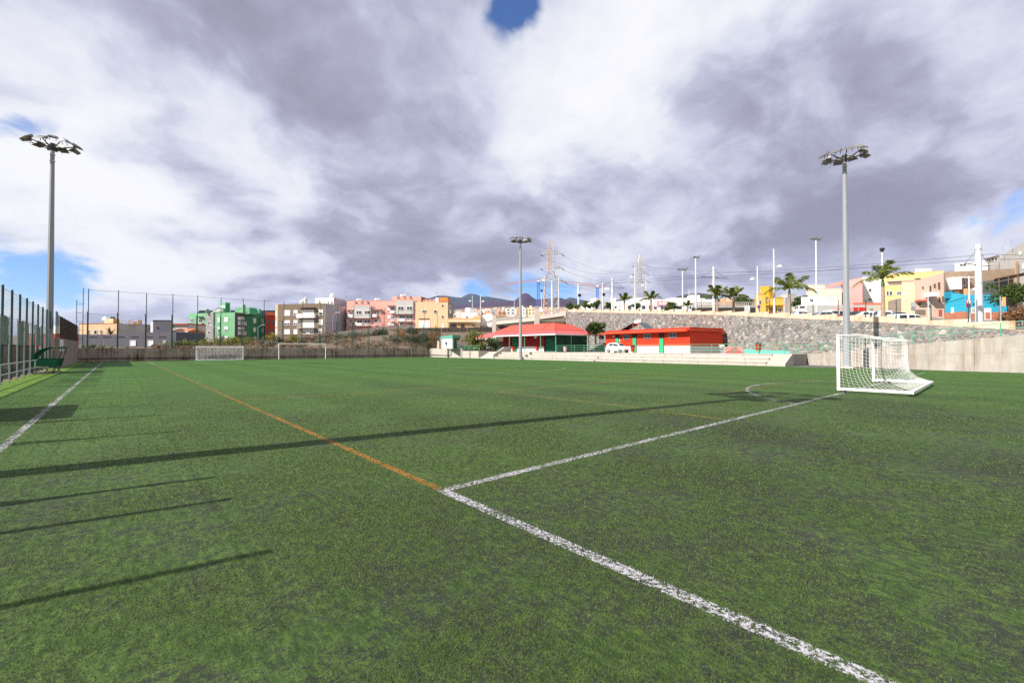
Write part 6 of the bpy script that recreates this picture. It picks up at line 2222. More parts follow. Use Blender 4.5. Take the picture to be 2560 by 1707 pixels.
def left_houses():
    Z = zr(180, 760, 7.84)
    sl = paint('slate_render', (0.115, 0.11, 0.135))
    a, b = at_d(197, 836, 84), at_d(440, 834, 84)
    t = thing('slate_wall', 'long dark slate grey building wall behind the far left of the pitch', 'building', (a[0], a[1], 0))
    pts = [a[:2], at_d(293, 831, 84)[:2], b[:2]]
    zl, zh = a[2], at_d(293, 830.5, 84)[2]
    mb = MB(); mb.prism([pts[0], pts[1], pts[1] + FWH * 8, pts[0] + FWH * 8], 0, zl); mb.build('wall', sl, t)
    mb = MB(); mb.prism([pts[1] + RT[:2] * 0.01, pts[2], pts[2] + FWH * 8, pts[1] + RT[:2] * 0.01 + FWH * 8], 0, zh); mb.build('wall', sl, t)
    f = Face(pts[0], pts[2])
    for r in ((1140, 710, 1255, 822), (1490, 710, 1600, 822), (1790, 715, 1850, 775)): window(t, f, Z(*r), 'shutter')
    for k in range(6):
        aa = 2 + k * 2.6
        mb = MB(); f.box(mb, aa, aa + 1.4, zl - 0.5, zl - 0.38, 0.002, 0.06); mb.build('stain_ledge', dark_metal, t)
    q, zt = level([(383, 801), (428.7, 801.3)], 90)
    t = thing('slate_tower', 'dark slate grey cubic tower rising behind the slate wall', 'building', (*q[0], 2))
    block(t, q, zt, 0, sl, 6)
    f = Face(*q); window(t, f, Z(1655, 455, 1700, 470), 'glass', frame=dark_metal)
    mb = MB(); f.box(mb, -0.5, -0.01, 0, zt - 0.3, -3, 0); mb.build('white_side', white_wall, t)
    og = paint('peach_render', (0.72, 0.47, 0.27))
    q, zt = level([(199, 809.5), (293.5, 809)], 104)
    t = thing('peach_house', 'peach house with red roof edge behind the slate wall', 'building', (*q[0], 2))
    block(t, q, zt, 0, og, 9, capm=mat('red_edge', (0.42, 0.12, 0.07), 0.8))
    f = Face(*q)
    for r in ((315, 510, 348, 580), (430, 510, 497, 595), (555, 510, 597, 580)): window(t, f, Z(*r), 'glass')
    q2, z2 = level([(283, 796), (261, 797), (298.6, 798)], 106)
    mb = MB(); mb.prism([q2[1], q2[0], q2[2], q2[1] + q2[2] - q2[0]], zt, z2); o = mb.build('roof_room', og, t)
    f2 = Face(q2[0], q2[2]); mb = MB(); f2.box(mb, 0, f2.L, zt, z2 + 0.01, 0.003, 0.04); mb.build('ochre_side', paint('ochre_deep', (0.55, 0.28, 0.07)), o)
    for k in range(3):
        p = at_d(278 + k * 4, 794.5, 107); mb = MB(); mb.tube([(p[0], p[1], z2), (p[0], p[1], z2 + 0.45)], 0.15, 8); mb.build('chimney', dark_metal, t)
    p = at_d(260, 798, 105); mb = MB(); mb.disc((p[0], p[1], zt + 1.3), (-0.6, -0.6, 0.5), 0.5, 0.06, 14); mb.bar((p[0], p[1], zt), (p[0], p[1], zt + 1.3), 0.05); mb.build('satellite_dish', white_wall, t)
    q, zt = level([(293.8, 809.4), (364, 812)], 106)
    gy = paint('pale_grey_render', (0.47, 0.46, 0.46))
    t = thing('grey_house', 'pale grey house between the peach house and the slate tower', 'building', (*q[0], 2))
    block(t, q, zt, 0, gy, 9)
    for k, px in enumerate((306, 325, 338, 350)):
        p = at_d(px, 808, 108); mb = MB(); mb.box(p[0] - 0.4, p[0] + 0.4, p[1] - 0.4, p[1] + 0.4, zt, zt + 0.6 + 0.4 * (k % 2)); mb.build('chimney', og if k > 1 else white_wall, t)
    q, zt = level([(365, 812.5), (379.5, 813)], 103)
    t = thing('taupe_house', 'narrow taupe house left of the slate tower', 'building', (*q[0], 2))
    block(t, q, zt, 0, paint('taupe_render', (0.30, 0.275, 0.27)), 7)
    f = Face(*q); window(t, f, (369, 818, 376, 826), 'glass')
    # small tiled house
    wl = paint('warm_white_render', (0.56, 0.50, 0.42))
    a, b = at_d(430, 829, 92), at_d(470, 829, 92)
    t = thing('tiled_cottage', 'small cottage with terracotta roof left of the green block', 'building', (a[0], a[1], 2))
    mb = MB(); mb.prism([a[:2], b[:2], b[:2] + FWH * 5, a[:2] + FWH * 5], 0, a[2]); mb.build('wall', wl, t)
    f = Face(a, b); window(t, f, Z(2130, 575, 2212, 658), 'blue')
    top = at_d(432, 821.5, 93.5)[2]
    A2, B2 = a[:2] - FWH * 0.4, b[:2] - FWH * 0.4 + RT[:2] * 0.3
    mb = MB(); mb.slab([(*A2, a[2] - 0.05), (*A2, a[2] + 0.1), (*(A2 + FWH * 2.4), top), (*(A2 + FWH * 5.4), a[2] - 0.05)], np.array([*(B2 - A2), 0])); o = mb.build('roof', roof_terra, t)
    mb = MB(); f.box(mb, -0.1, f.L + 0.3, a[2] - 0.12, a[2] + 0.08, 0.42, 0.5); mb.build('fascia', white_wall, o)
    a, b = at_d(430, 812, 108), at_d(472, 811, 108)
    t = thing('cream_house', 'cream house with dark red roof edge behind the cottage', 'building', (a[0], a[1], 2))
    mb = MB(); mb.prism([a[:2], b[:2], b[:2] + FWH * 6, a[:2] + FWH * 6], 0, a[2]); mb.build('wall', wl, t)
    mb = MB(); mb.prism([a[:2] - FWH * 0.4, b[:2] - FWH * 0.4, b[:2] + FWH * 6, a[:2] + FWH * 6], a[2] + 0.001, a[2] + 0.35); mb.build('roof', mat('red_edge', (0.42, 0.12, 0.07), 0.8), t)
    f = Face(a, b); window(t, f, Z(1975, 420, 2020, 465), 'glass'); window(t, f, Z(2240, 425, 2275, 465), 'glass')
    # houses glimpsed between mast and screen
    a, b = at_d(60, 834, 120), at_d(150, 834, 120)
    t = thing('red_house', 'red house glimpsed behind the mast at the far left', 'building', (a[0], a[1], 0))
    mb = MB(); mb.prism([a[:2], b[:2], b[:2] + FWH * 8, a[:2] + FWH * 8], 0, a[2]); mb.build('wall', paint('brick_red_paint', (0.4, 0.035, 0.025)), t)
    mb = MB(); mb.prism([a[:2] + RT[:2] * 4 + FWH * 2, b[:2] + FWH * 2, b[:2] + FWH * 7, a[:2] + RT[:2] * 4 + FWH * 7], a[2], a[2] + 2.2); mb.build('upper_storey', white_wall, t)


left_houses()


# ------------------------------------------------------------------ bridge with balustrade
def bridge():
    t = thing('road_bridge', 'pale concrete road bridge with balustrades rising above the clubhouse roof', 'bridge', (*at_d(1340, 800, 100)[:2], 0))
    cp = mat('bridge_concrete', (0.52, 0.47, 0.41), 0.9, 0.12, 1.0, 0.2, 20, stain=(0.25, 0.22, 0.19), stain_amt=0.5)
    for (xa, xb, yt, D) in ((1231, 1240, 787.5, 105), (1336, 1348.5, 768.5, 99.5)):
        a, b = at_d(xa, yt, D)[:2], at_d(xb, yt, D)[:2]
        zt = at_d(xa, yt, D)[2]
        mb = MB(); mb.prism([a, b, b + FWH * 1.1, a + FWH * 1.1], 0, zt); mb.build('pillar', cp, t)
        mb = MB(); c = (a + b) / 2 + FWH * 0.55
        mb.prism([c + (p - c) * 1.12 for p in (a, b, b + FWH * 1.1, a + FWH * 1.1)], zt + 0.001, zt + 0.18); mb.build('pillar_cap', cp, t)
    for (x0, t0, b0, D0), (x1, t1, b1, D1), n in (((1240.5, 796.5, 811, 105), (1335.5, 783.5, 802, 100), 46), ((1349, 779, 798, 99.5), (1414.5, 769.3, 789, 98), 27)):
        A, B = at_d(x0, t0, D0), at_d(x1, t1, D1)
        zb0, zb1 = at_d(x0, b0, D0)[2], at_d(x1, b1, D1)[2]
        zm0 = A[2] + (zb0 - A[2]) * 0.56; zm1 = B[2] + (zb1 - B[2]) * 0.56
        n3 = np.array([FWH[0], FWH[1], 0])
        def beam(za, zb_, zc, zd, th, nm, off=0.0):
            a2, b2 = A + n3 * off, B + n3 * off
            mb = MB(); mb.hexa([(a2[0], a2[1], za), (b2[0], b2[1], zb_), (b2[0] + n3[0] * th, b2[1] + n3[1] * th, zb_), (a2[0] + n3[0] * th, a2[1] + n3[1] * th, za)],
                               [(a2[0], a2[1], zc), (b2[0], b2[1], zd), (b2[0] + n3[0] * th, b2[1] + n3[1] * th, zd), (a2[0] + n3[0] * th, a2[1] + n3[1] * th, zc)]); mb.build(nm, cp, t)
        beam(zb0, zb1, zm0, zm1, 0.45, 'girder')
        beam(zb0 - 0.02, zb1 - 0.02, zm0 - 0.25, zm1 - 0.25, 7.0, 'deck', 0.46)
        beam(A[2] - 0.16, B[2] - 0.16, A[2], B[2], 0.4, 'handrail')
        e = (B - A); e /= np.linalg.norm(e)
        for k in range(n):
            u = (k + 0.5) / n
            p = A + (B - A) * u; zl = zm0 + (zm1 - zm0) * u
            mb = MB(); w = np.linalg.norm(B - A) / n * 0.22
            mb.hexa([p * (1, 1, 0) - e * (w, w, 0) + (n3 * 0.1) + (0, 0, zl), p * (1, 1, 0) + e * (w, w, 0) + n3 * 0.1 + (0, 0, zl), p * (1, 1, 0) + e * (w, w, 0) + n3 * 0.3 + (0, 0, zl), p * (1, 1, 0) - e * (w, w, 0) + n3 * 0.3 + (0, 0, zl)],
                    [p * (1, 1, 0) - e * (w, w, 0) + n3 * 0.1 + (0, 0, p[2] - 0.16), p * (1, 1, 0) + e * (w, w, 0) + n3 * 0.1 + (0, 0, p[2] - 0.16), p * (1, 1, 0) + e * (w, w, 0) + n3 * 0.3 + (0, 0, p[2] - 0.16), p * (1, 1, 0) - e * (w, w, 0) + n3 * 0.3 + (0, 0, p[2] - 0.16)])
            mb.build('baluster', cp, t)
    a, b = at_d(1232, 800, 113)[:2], at_d(1425, 800, 106)[:2]
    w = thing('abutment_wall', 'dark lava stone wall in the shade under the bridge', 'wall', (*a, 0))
    mb = MB(); mb.prism([a, b, b + FWH * 0.6, a + FWH * 0.6], 0, 8.0); mb.build('wall_body', mat('lava_shaded', (0.11, 0.10, 0.095), 0.95, 0.3, 1.2, 0.5, 8), w)  # darkness of the void below the deck is put into the colour


bridge()


# ------------------------------------------------------------------ palms, trees
palm_leaf = leaf_mat('palm_leaf', (0.10, 0.145, 0.022), (0.25, 0.28, 0.05), 3, 0.4)
palm_trunk = mat('palm_trunk', (0.36, 0.24, 0.175), 0.85, 0.2, 2.5, 0.3, 12)
crownshaft_m = mat('crownshaft', (0.10, 0.17, 0.05), 0.6, 0.15, 3)


def palm(px, ybase, ycrown, D, rad_px, label, seed, nf=9, thick=1.0):
    p = at_d(px, ybase, D)
    top = at_d(px, ycrown, D)
    k = D / F_PX
    rad = rad_px * k
    z0 = p[2] - 1.2
    t = thing('palm_tree', label, 'palm tree', (p[0], p[1], z0), 'palm trees along the street')
    h = top[2] - z0
    x, y = p[0], p[1]
    sh = 0.16 * h
    mb = MB(); mb.tube([(x, y, z0), (x, y, z0 + h * 0.3), (x, y, z0 + h - sh)], [0.26 * thick, 0.23 * thick, 0.17 * thick], 10); mb.build('trunk', palm_trunk, t, True)
    mb = MB(); mb.tube([(x, y, z0 + h - sh), (x, y, z0 + h - sh * 0.6), (x, y, z0 + h + 0.1)], [0.175 * thick, 0.19 * thick, 0.06], 10); mb.build('crownshaft', crownshaft_m, t, True)
    g = random.Random(seed)
    for i in range(nf):
        a = 2 * math.pi * i / nf + g.uniform(-0.25, 0.25)
        el = R((66, 30, 50, 16, 58, 38)[i % 6] + g.uniform(-6, 6))
        L_ = rad * g.uniform(1.25, 1.5)
        droop = g.uniform(0.65, 0.95)
        d = np.array([math.cos(a), math.sin(a), 0])
        pts = []
        n = 13
        for j in range(n):
            u = j / (n - 1)
            pts.append(np.array([x, y, z0 + h]) + d * (L_ * u * math.cos(el)) * (1 - 0.18 * u * u) + np.array([0, 0, L_ * (math.sin(el) * u - droop * 0.55 * u ** 2.2)]))
        mb = MB(); mb.tube(pts, [0.035 * (1 - 0.85 * j / (n - 1)) + 0.004 for j in range(n)], 4, False)
        side = np.array([-d[1], d[0], 0])
        nl = 34
        for j in range(2, nl):
            u = j / nl * (n - 1)
            ii = min(int(u), n - 2)
            q = pts[ii] + (pts[ii + 1] - pts[ii]) * (u - ii)
            tang = pts[ii + 1] - pts[ii]; tang /= np.linalg.norm(tang)
            ll = L_ * 0.21 * math.sin(math.pi * (0.10 + 0.86 * j / nl)) ** 0.7
            for s in (-1, 1):
                dirn = side * s * 0.70 + tang * 0.60 + np.array([0, 0, g.uniform(-0.75, 0.15)])
                dirn /= np.linalg.norm(dirn)
                e = q + dirn * ll * g.uniform(0.8, 1.1) + np.array([0, 0, -0.12 * ll])
                w = tang * 0.060 * max(1.0, k * 20)
                m_ = q + (e - q) * 0.5 + np.array([0, 0, 0.05 * ll])
                mb.add([q - w * 0.5, q + w * 0.5, m_ + w, e, m_ - w], [(0, 1, 2, 4), (4, 2, 3)])
        mb.build('frond', palm_leaf, t)
    return t


palm(2208, 797, 697, 53, 62, 'largest palm tree with thick trunk right of the right hand mast', 3, 9, 1.0)
palm(1974, 787, 722, 58, 52, 'bushy palm tree in front of the yellow house', 8, 11, 0.8)
palm(1793, 781, 738, 66, 36, 'palm tree in front of the thick white tram pole', 5, 10, 0.75)
palm(1835, 784, 740, 67, 34, 'palm tree just right of the thick white tram pole', 12, 11, 0.75)
palm(1628, 773, 746, 78, 27, 'palm tree beside the pink billboard', 15, 9, 0.7)
palm(1561, 770, 750, 84, 22, 'young yellow green palm tree left of the far pylon', 21, 9, 0.6)
palm(1718, 776, 764, 74, 17, 'low young palm tree between the two slim floodlight poles', 25, 9, 0.5)

tree_leaf = leaf_mat('tree_leaf', (0.045, 0.08, 0.018), (0.11, 0.15, 0.03), 2.5)
tree_bright = leaf_mat('tree_leaf_bright', (0.085, 0.12, 0.018), (0.20, 0.22, 0.035), 2.5)


def tree(px, ytop, ybase, D, wpx, m_, label, n=1500, leaf=0.22, seed=1, group=None, lobes=14, low=0.38):
    k = D / F_PX
    b = at_d(px, ybase, D); tp = at_d(px, ytop, D)
    H = tp[2] - b[2]; Rr = wpx * k / 2
    t = thing('broadleaf_tree', label, 'tree', (b[0], b[1], b[2] - 0.6), group)
    g = random.Random(seed)
    cs, rs = [], []
    for i in range(lobes):
        a = g.uniform(0, 6.28); rr = Rr * g.uniform(0.0, 0.72)
        cs.append((b[0] + math.cos(a) * rr, b[1] + math.sin(a) * rr, b[2] + H * g.uniform(low, 0.86))); rs.append(min(Rr, H) * g.uniform(0.22, 0.36))
    leaf_cloud('crown', cs, rs, n, leaf, m_, t, 0.85, seed=seed + 50)
    mb = MB(); mb.tube([(b[0], b[1], b[2] - 0.7), (b[0] + 0.05, b[1], b[2] + H * 0.3), (b[0] + 0.1, b[1] + 0.05, b[2] + H * 0.6)], [0.16, 0.12, 0.06], 8); mb.build('trunk', bark, t, True)
    mb = MB()
    for i in range(6):
        mb.tube([(b[0] + 0.05, b[1], b[2] + H * 0.25), np.array(cs[i]) * 0.6 + np.array([b[0], b[1], b[2] + H * 0.3]) * 0.4, cs[i]], [0.07, 0.05, 0.02], 5)
    mb.build('limbs', bark, t)


tree(1489, 793, 852, 80, 56, tree_leaf, 'round leafy tree behind the right end of the clubhouse roof', 1700, 0.20, 2, low=0.12)
tree(1185, 826, 872, 84, 74, tree_bright, 'bright green bush tree between the white hut and the covered terrace', 1900, 0.17, 5, low=0.1, lobes=18)
tree(1225, 842, 876, 85, 60, tree_leaf, 'green hedge under the annex roof of the clubhouse', 1500, 0.16, 6, low=0.1)
tree(2535, 702, 782, 56, 110, tree_leaf, 'large dark green tree in front of the blue house', 4200, 0.16, 9, lobes=26)
for i, (px, yt, yb, D, w) in enumerate(((1425, 757, 778, 104, 26), (1463, 752, 777, 104, 30), (1490, 750, 776, 105, 34), (1520, 756, 775, 105, 26), (1440, 762, 778, 103, 20), (1590, 757, 776, 100, 26), (1685, 756, 778, 92, 34), (1668, 764, 780, 90, 26))):
    tree(px, yt, yb, D, w, tree_bright if i % 3 == 1 else tree_leaf, ORD[i] + ' small street tree of the row behind the salmon parapet', 600, 0.22, 30 + i, 'small street trees behind the parapet')
tree(1915 - 60, 742, 772, 150, 66, tree_leaf, 'wide dark green tree left of the yellow house', 1500, 0.35, 44)
tree(2000, 738, 775, 118, 46, tree_leaf, 'dark green tree between the yellow and the pale house', 1000, 0.28, 45)
# brown hedge at the right edge
p = at_d(2538, 790, 47)
t = thing('dry_hedge', 'rust brown dry hedge on the right edge of the street', 'hedge', (p[0], p[1], 3.6))
cs = [at_d(2515 + 9 * k, 797 - 3.4 * k + (4 if k % 2 else 0), 46.5 - 0.1 * k) for k in range(8)]
leaf_cloud('leaves', cs, [0.75] * 8, 2600, 0.11, leaf_mat('hedge_rust', (0.20, 0.10, 0.045), (0.34, 0.19, 0.09), 5), t, 0.85, 77)
mb = MB()
for c in cs: mb.tube([(c[0], c[1], c[2] - 1.6), c], 0.04, 5)
mb.build('stems', bark, t)
# agave rosettes by the far left
p = at_d(276, 836, 85.5)
t = thing('fan_palm', 'small spiky palm on top of the slate wall', 'palm tree', (p[0], p[1], 2.0), None)
mb = MB()
g_ = random.Random(4)
zc = at_d(276, 836, 85.5)
for k in range(40):
    a = g_.uniform(0, 6.28); el = R(g_.uniform(5, 75)); L_ = g_.uniform(1.1, 1.9)
    d = np.array([math.cos(a) * math.cos(el), math.sin(a) * math.cos(el), math.sin(el)])
    s = np.array([-math.sin(a), math.cos(a), 0]) * 0.10
    q0 = np.array([zc[0], zc[1], zc[2]])
    mb.add([q0 - s * 0.4, q0 + s * 0.4, q0 + d * L_ * 0.6 + s, q0 + d * L_ + (0, 0, -0.25), q0 + d * L_ * 0.6 - s], [(0, 1, 2, 4), (4, 2, 3)])
mb.build('fronds', leaf_mat('agave_green', (0.05, 0.09, 0.03), (0.13, 0.17, 0.07), 4), t)
mb = MB(); mb.tube([(zc[0], zc[1], 2.0), (zc[0], zc[1], zc[2])], 0.2, 8); mb.build('trunk', bark, t)


# ------------------------------------------------------------------ houses above the street on the right
def right_houses():
    Z6 = zr(1840, 580, 5.8725); Z7 = zr(2160, 580, 5.8725)
    ye = paint('yellow_render', (0.78, 0.50, 0.075)); yd = paint('yellow_deep', (0.80, 0.44, 0.02))
    q, zt = level([(1888.5, 735), (1914, 735)], 112)
    t = thing('yellow_house', 'bright yellow house with stepped upper block beside the bushy palm', 'building', (*q[0], 6))
    block(t, q, zt, 4, ye, 9)
    f = Face(*q); window(t, f, Z6(335, 1005, 372, 1055), 'glass')
    q2, z2 = level([(1914.2, 743.5), (1957.5, 744)], 112.5)
    block(t, q2, z2, 4, ye, 8, name='wing'); f2 = Face(*q2)
    window(t, f2, Z6(445, 985, 470, 1025), 'shutter')
    panel(t, f2, Z6(430, 1060, 690, 1080), yd, 'canopy', 0.002, 0.7)
    panel(t, f2, Z6(497, 1112, 600, 1200), mat('brown_door', (0.30, 0.13, 0.04), 0.7), 'door', 0.002, 0.06)
    for r in ((310, 1120, 345, 1190),): panel(t, f, Z6(*r), mat('brown_door', (0.3, 0.13, 0.04), 0.7), 'door', 0.002, 0.06)
    window(t, f2, Z6(610, 1120, 670, 1185), 'glass')
    q3, z3 = level([(1923, 715.4), (1900.5, 715.4), (1936, 718)], 117)
    mb = MB(); mb.prism([q3[1], q3[0], q3[2], q3[1] + q3[2] - q3[0]], z2 - 1, z3); mb.build('upper_block', yd, t)

    pl = paint('pale_peach_render', (0.76, 0.63, 0.48))
    q, zt = level([(2016, 722.5), (2104, 721)], 122)
    t = thing('pale_peach_house', 'pale peach house with white garage wing left of the pink block', 'building', (*q[0], 6))
    block(t, q, zt, 4, pl, 9); f = Face(*q)
    q2, z2 = level([(2020.5, 713), (2062.5, 712.5)], 124)
    block(t, q2, z2, zt - 0.1, pl, 5, name='roof_room')
    for r in ((1340, 915, 1382, 970), (1430, 910, 1486, 967)): window(t, f, Z6(*r), 'shutter', frame=mat('beige_frame', (0.5, 0.36, 0.25), 0.7))
    q2, z2 = level([(2003, 743.5), (2066, 742)], 116)
    block(t, q2, z2, 4, white_wall, 5, name='white_wing'); f2 = Face(*q2)
    window(t, f2, Z6(1080, 985, 1127, 1022), 'glass'); window(t, f2, Z6(1000, 1090, 1025, 1120), 'glass'); window(t, f2, Z6(1215, 990, 1245, 1020), 'shutter')
    q2, z2 = level([(2068.5, 745), (2096, 744.5)], 114)
    block(t, q2, z2, 4, white_wall, 5, name='white_wing'); f2 = Face(*q2)
    panel(t, f2, Z6(1360, 990, 1465, 1010), mat('sage_strip', (0.45, 0.5, 0.42), 0.8), 'sign_strip', 0.002, 0.06)

    pk = paint('rose_render', (0.70, 0.32, 0.30))
    q, zt = level([(2103, 704), (2155.5, 694.5)], 128)
    t = thing('rose_block', 'rose pink apartment block partly hidden by the right hand mast', 'building', (*q[0], 6))
    block(t, q, zt, 4, pk, 9); f = Face(*q)
    for k in range(4): window(t, f, (2111, 708 + 14 * k, 2114, 712 + 14 * k), 'glass', frame=pk)
    window(t, f, (2106, 747, 2112, 755), 'glass')
    q2, z2 = level([(2101, 713), (2106, 707)], 127)
    mb = MB(); a, b = at_d(2099, 714, 127), at_d(2112, 702, 127); c = at_d(2112, 712, 127); mb.slab([a, b, c], (FWH[0] * 6, FWH[1] * 6, 0)); mb.build('eave', mat('rose_eave', (0.45, 0.2, 0.16), 0.8), t)

    q, zt = level([(2155.5, 693.2), (2206.5, 692)], 126)
    t = thing('white_apartment_block', 'bright white three storey block behind the largest palm', 'building', (*q[0], 6))
    block(t, q, zt, 4, white_wall, 9); f = Face(*q)
    for r in ((1940, 695, 1985, 735), (1940, 830, 1990, 875), (1940, 970, 1995, 1010)): window(t, f, Z6(*r), 'blue')
    q2, z2 = level([(2137, 713.5), (2155.3, 713)], 125)
    block(t, q2, z2, 4, white_wall, 8, name='wing')
    a, b = at_d(2122, 757, 123), at_d(2207, 756, 123)
    t = thing('shop_wall', 'long pale grey shop front with red shutters below the white block', 'building', (a[0], a[1], 6))
    gy = paint('shop_grey', (0.50, 0.51, 0.49))
    zt = a[2]
    A, B = at_d(2018, 762, 112)[:2], at_d(2232, 760, 112)[:2]
    mb = MB(); mb.prism([A, B, B + FWH * 6, A + FWH * 6], 3, at_d(2018, 762, 112)[2]); mb.build('wall', gy, t)
    f = Face(A, B); rs = mat('red_shutter', (0.55, 0.03, 0.025), 0.6)
    panel(t, f, Z6(1722, 1105, 1790, 1160), rs, 'shutter', 0.002, 0.06); panel(t, f, Z6(1800, 1105, 1910, 1160), rs, 'shutter', 0.002, 0.06)
    panel(t, f, Z6(1440, 1140, 1650, 1152), rs, 'awning', 0.002, 1.2)
    mb = MB(); f.box(mb, f.rect(*Z6(1725, 1040, 1740, 1050))[0], f.rect(*Z6(2140, 1040, 2150, 1050))[1], at_d(2018, 762, 112)[2], at_d(2018, 757, 112)[2], -0.3, 0.02); mb.build('red_band', mat('red_band', (0.55, 0.17, 0.13), 0.8), t)
    window(t, f, Z6(1955, 1125, 2010, 1140), 'glass', frame=gy)

    yw = paint('sand_yellow_render', (0.78, 0.55, 0.21))
    q, zt = level([(2206.8, 686.5), (2360, 677.5)], 108)
    t = thing('yellow_long_block', 'long sand yellow building with white band right of the white block', 'building', (*q[0], 6))
    block(t, q, zt, 3, yw, 9); f = Face(*q)
    panel(t, f, Z7(320, 722, 730, 782), white_wall, 'white_band', 0.002, 0.10)
    panel(t, f, Z7(330, 712, 735, 722), mat('band_shadow_slab', (0.60, 0.52, 0.40), 0.8), 'slab', 0.002, 0.8)
    for r in ((325, 870, 366, 932), (370, 870, 416, 932), (478, 870, 550, 926)): window(t, f, Z7(*r), 'blue')
    window(t, f, Z7(735, 680, 830, 700), 'glass', frame=dark_metal)
    q2, z2 = level([(2288, 674), (2330, 673)], 112)
    block(t, q2, z2, zt - 0.1, white_wall, 5, name='roof_room')
    p = at_d(2307, 668, 113); antenna(t, np.array([p[0], p[1], z2]), 1.6); antenna(t, np.array([*at_d(2280, 670, 110)[:2], zt]), 2.4)

    pe = paint('peach_pink_render', (0.74, 0.52, 0.40))
    q, zt = level([(2254.5, 704.5), (2286.5, 703)], 96)
    t = thing('peach_side_house', 'plain peach house with stone wall in front of the yellow building', 'building', (*q[0], 5))
    block(t, q, zt, 3, paint('peach_plain', (0.74, 0.54, 0.36)), 7)
    a, b = at_d(2226, 752, 93), at_d(2253, 745, 92)
    mb = MB(); mb.slab([(a[0], a[1], 3), (b[0], b[1], 3), b, a], (FWH[0] * 0.6, FWH[1] * 0.6, 0)); mb.build('stone_annex', stone_mats[2], t)
    # peach gabled house
    A, B = at_d(2287, 702.5, 92), at_d(2359, 681, 92)
    t = thing('peach_gable_house', 'pale peach house with slanted roof line and tiny windows', 'building', (A[0], A[1], 5))
    n3 = np.append(ray(2450, 870)[:2] / np.linalg.norm(ray(2450, 870)[:2]), 0.0)
    mb = MB(); mb.slab([(A[0], A[1], 3), (B[0], B[1], 3), B, A], n3 * 9); mb.build('wall', pe, t)
    f = Face(A, B)
    for r in ((850, 800, 872, 832), (958, 788, 982, 885), (1020, 760, 1046, 817), (1083, 738, 1112, 836), (1095, 958, 1118, 1032), (1143, 943, 1167, 1022)): window(t, f, Z7(*r), 'glass', frame=mat('brown_frame', (0.35, 0.18, 0.1), 0.7))
    panel(t, f, Z7(745, 1000, 892, 1026), mat('red_awning', (0.55, 0.12, 0.09), 0.7), 'awning', 0.002, 0.7)
    balcony(t, f, Z7(895, 893, 1010, 955), white_wall, 1.4)
    panel(t, f, Z7(1095, 1140, 1142, 1232), mat('garage_red', (0.5, 0.11, 0.07), 0.7), 'garage_door', 0.002, 0.05)
    window(t, f, Z7(790, 1050, 838, 1068), 'glass', frame=dark_metal)
    panel(t, f, Z7(745, 1140, 895, 1210), stone_mats[2], 'stone_base', 0.002, 0.08)

    # ochre brick wall house with loggia
    A, B = at_d(2359.5, 680.5, 97), at_d(2537, 671, 97)
    ob = mat('ochre_brick', (0.34, 0.245, 0.17), 0.9, 0.22, 1.2, 0.5, 10)
    t = thing('ochre_brick_house', 'raw ochre brick house wall with white loggia above the blue house', 'building', (A[0], A[1], 5))
    mb = MB(); mb.slab([(A[0], A[1], 3), (B[0], B[1], 3), B, A], n3 * 8); mb.build('wall', ob, t)
    f = Face(A, B)
    for k in range(9):
        z = A[2] - 0.5 - k * 0.55
        mb = MB(); f.box(mb, 0.1, f.L - 0.1, z, z + 0.06, 0.002, 0.03); mb.build('brick_course', mat('brick_joint', (0.46, 0.37, 0.28), 0.9), t)
    panel(t, f, Z7(1175, 685, 1285, 860), white_wall, 'white_wall', 0.002, 2.2)
    panel(t, f, Z7(1285, 690, 1500, 850), mat('loggia_shade', (0.62, 0.60, 0.58), 0.9), 'loggia', 0.032, 0.06)
    panel(t, f, Z7(1285, 680, 1510, 694), white_wall, 'loggia_roof', 0.032, 2.0)
    window(t, f, Z7(1455, 720, 1480, 780), 'glass', off=0.06)
    panel(t, f, Z7(1350, 850, 1590, 950), paint('orange_wall', (0.68, 0.34, 0.15)), 'orange_wall', 0.032, 2.3)
    a0, a1, z0, z1 = f.rect(*Z7(1350, 800, 1590, 850))
    cs_ = [f.P(a0 + (a1 - a0) * (k + 0.5) / 8, z0 + 0.35, 2.1) for k in range(8)]
    leaf_cloud('balcony_plants', cs_, [0.5] * 8, 500, 0.16, sh_rust, t, 0.9, 61)

    q, zt = level([(2386.5, 660), (2470, 656)], 108)
    t = thing('white_upper_house', 'white house on the hilltop above the ochre brick wall', 'building', (*q[0], 8))
    block(t, q, zt, 6, white_wall, 8); f = Face(*q)
    window(t, f, Z7(1398, 468, 1500, 500), 'glass', frame=white_wall)
    q, zt = level([(2440, 650.5), (2536, 648.5)], 112)
    block(t, q, zt - 0.4, 6, white_wall, 8, name='rear_wing')
    A, B = at_d(2463, 648, 110), at_d(2494, 639.5, 110)
    gy = paint('raw_concrete_render', (0.46, 0.44, 0.41))
    t = thing('grey_lookout_room', 'grey roof room with dark windows and slanted roof on the hilltop', 'building', (A[0], A[1], 8))
    mb = MB(); mb.slab([(A[0], A[1], 8), (B[0] + 2.0, B[1] - 1.8, 8), (B[0] + 2.0, B[1] - 1.8, B[2]), (B[0], B[1], B[2]), A], n3 * 4); mb.build('wall', gy, t)
    f = Face(A, B)
    for r in ((1795, 385, 1850, 428), (1868, 380, 1905, 430), (1915, 375, 1952, 425)): window(t, f, Z7(*r), 'glass')
    mb = MB(); mb.bar(A + (-0.4, 0, 0.05), B + (0.2, 0, 0.08), 0.7, 0.12); mb.build('roof_edge', mat('brown_edge', (0.2, 0.13, 0.09), 0.8), t)

    A, M, B = at_d(2500, 648, 104), at_d(2520, 628, 104), at_d(2640, 560, 104)
    t = thing('grey_gable_house', 'tall raw grey gable wall at the right edge', 'building', (A[0], A[1], 5))
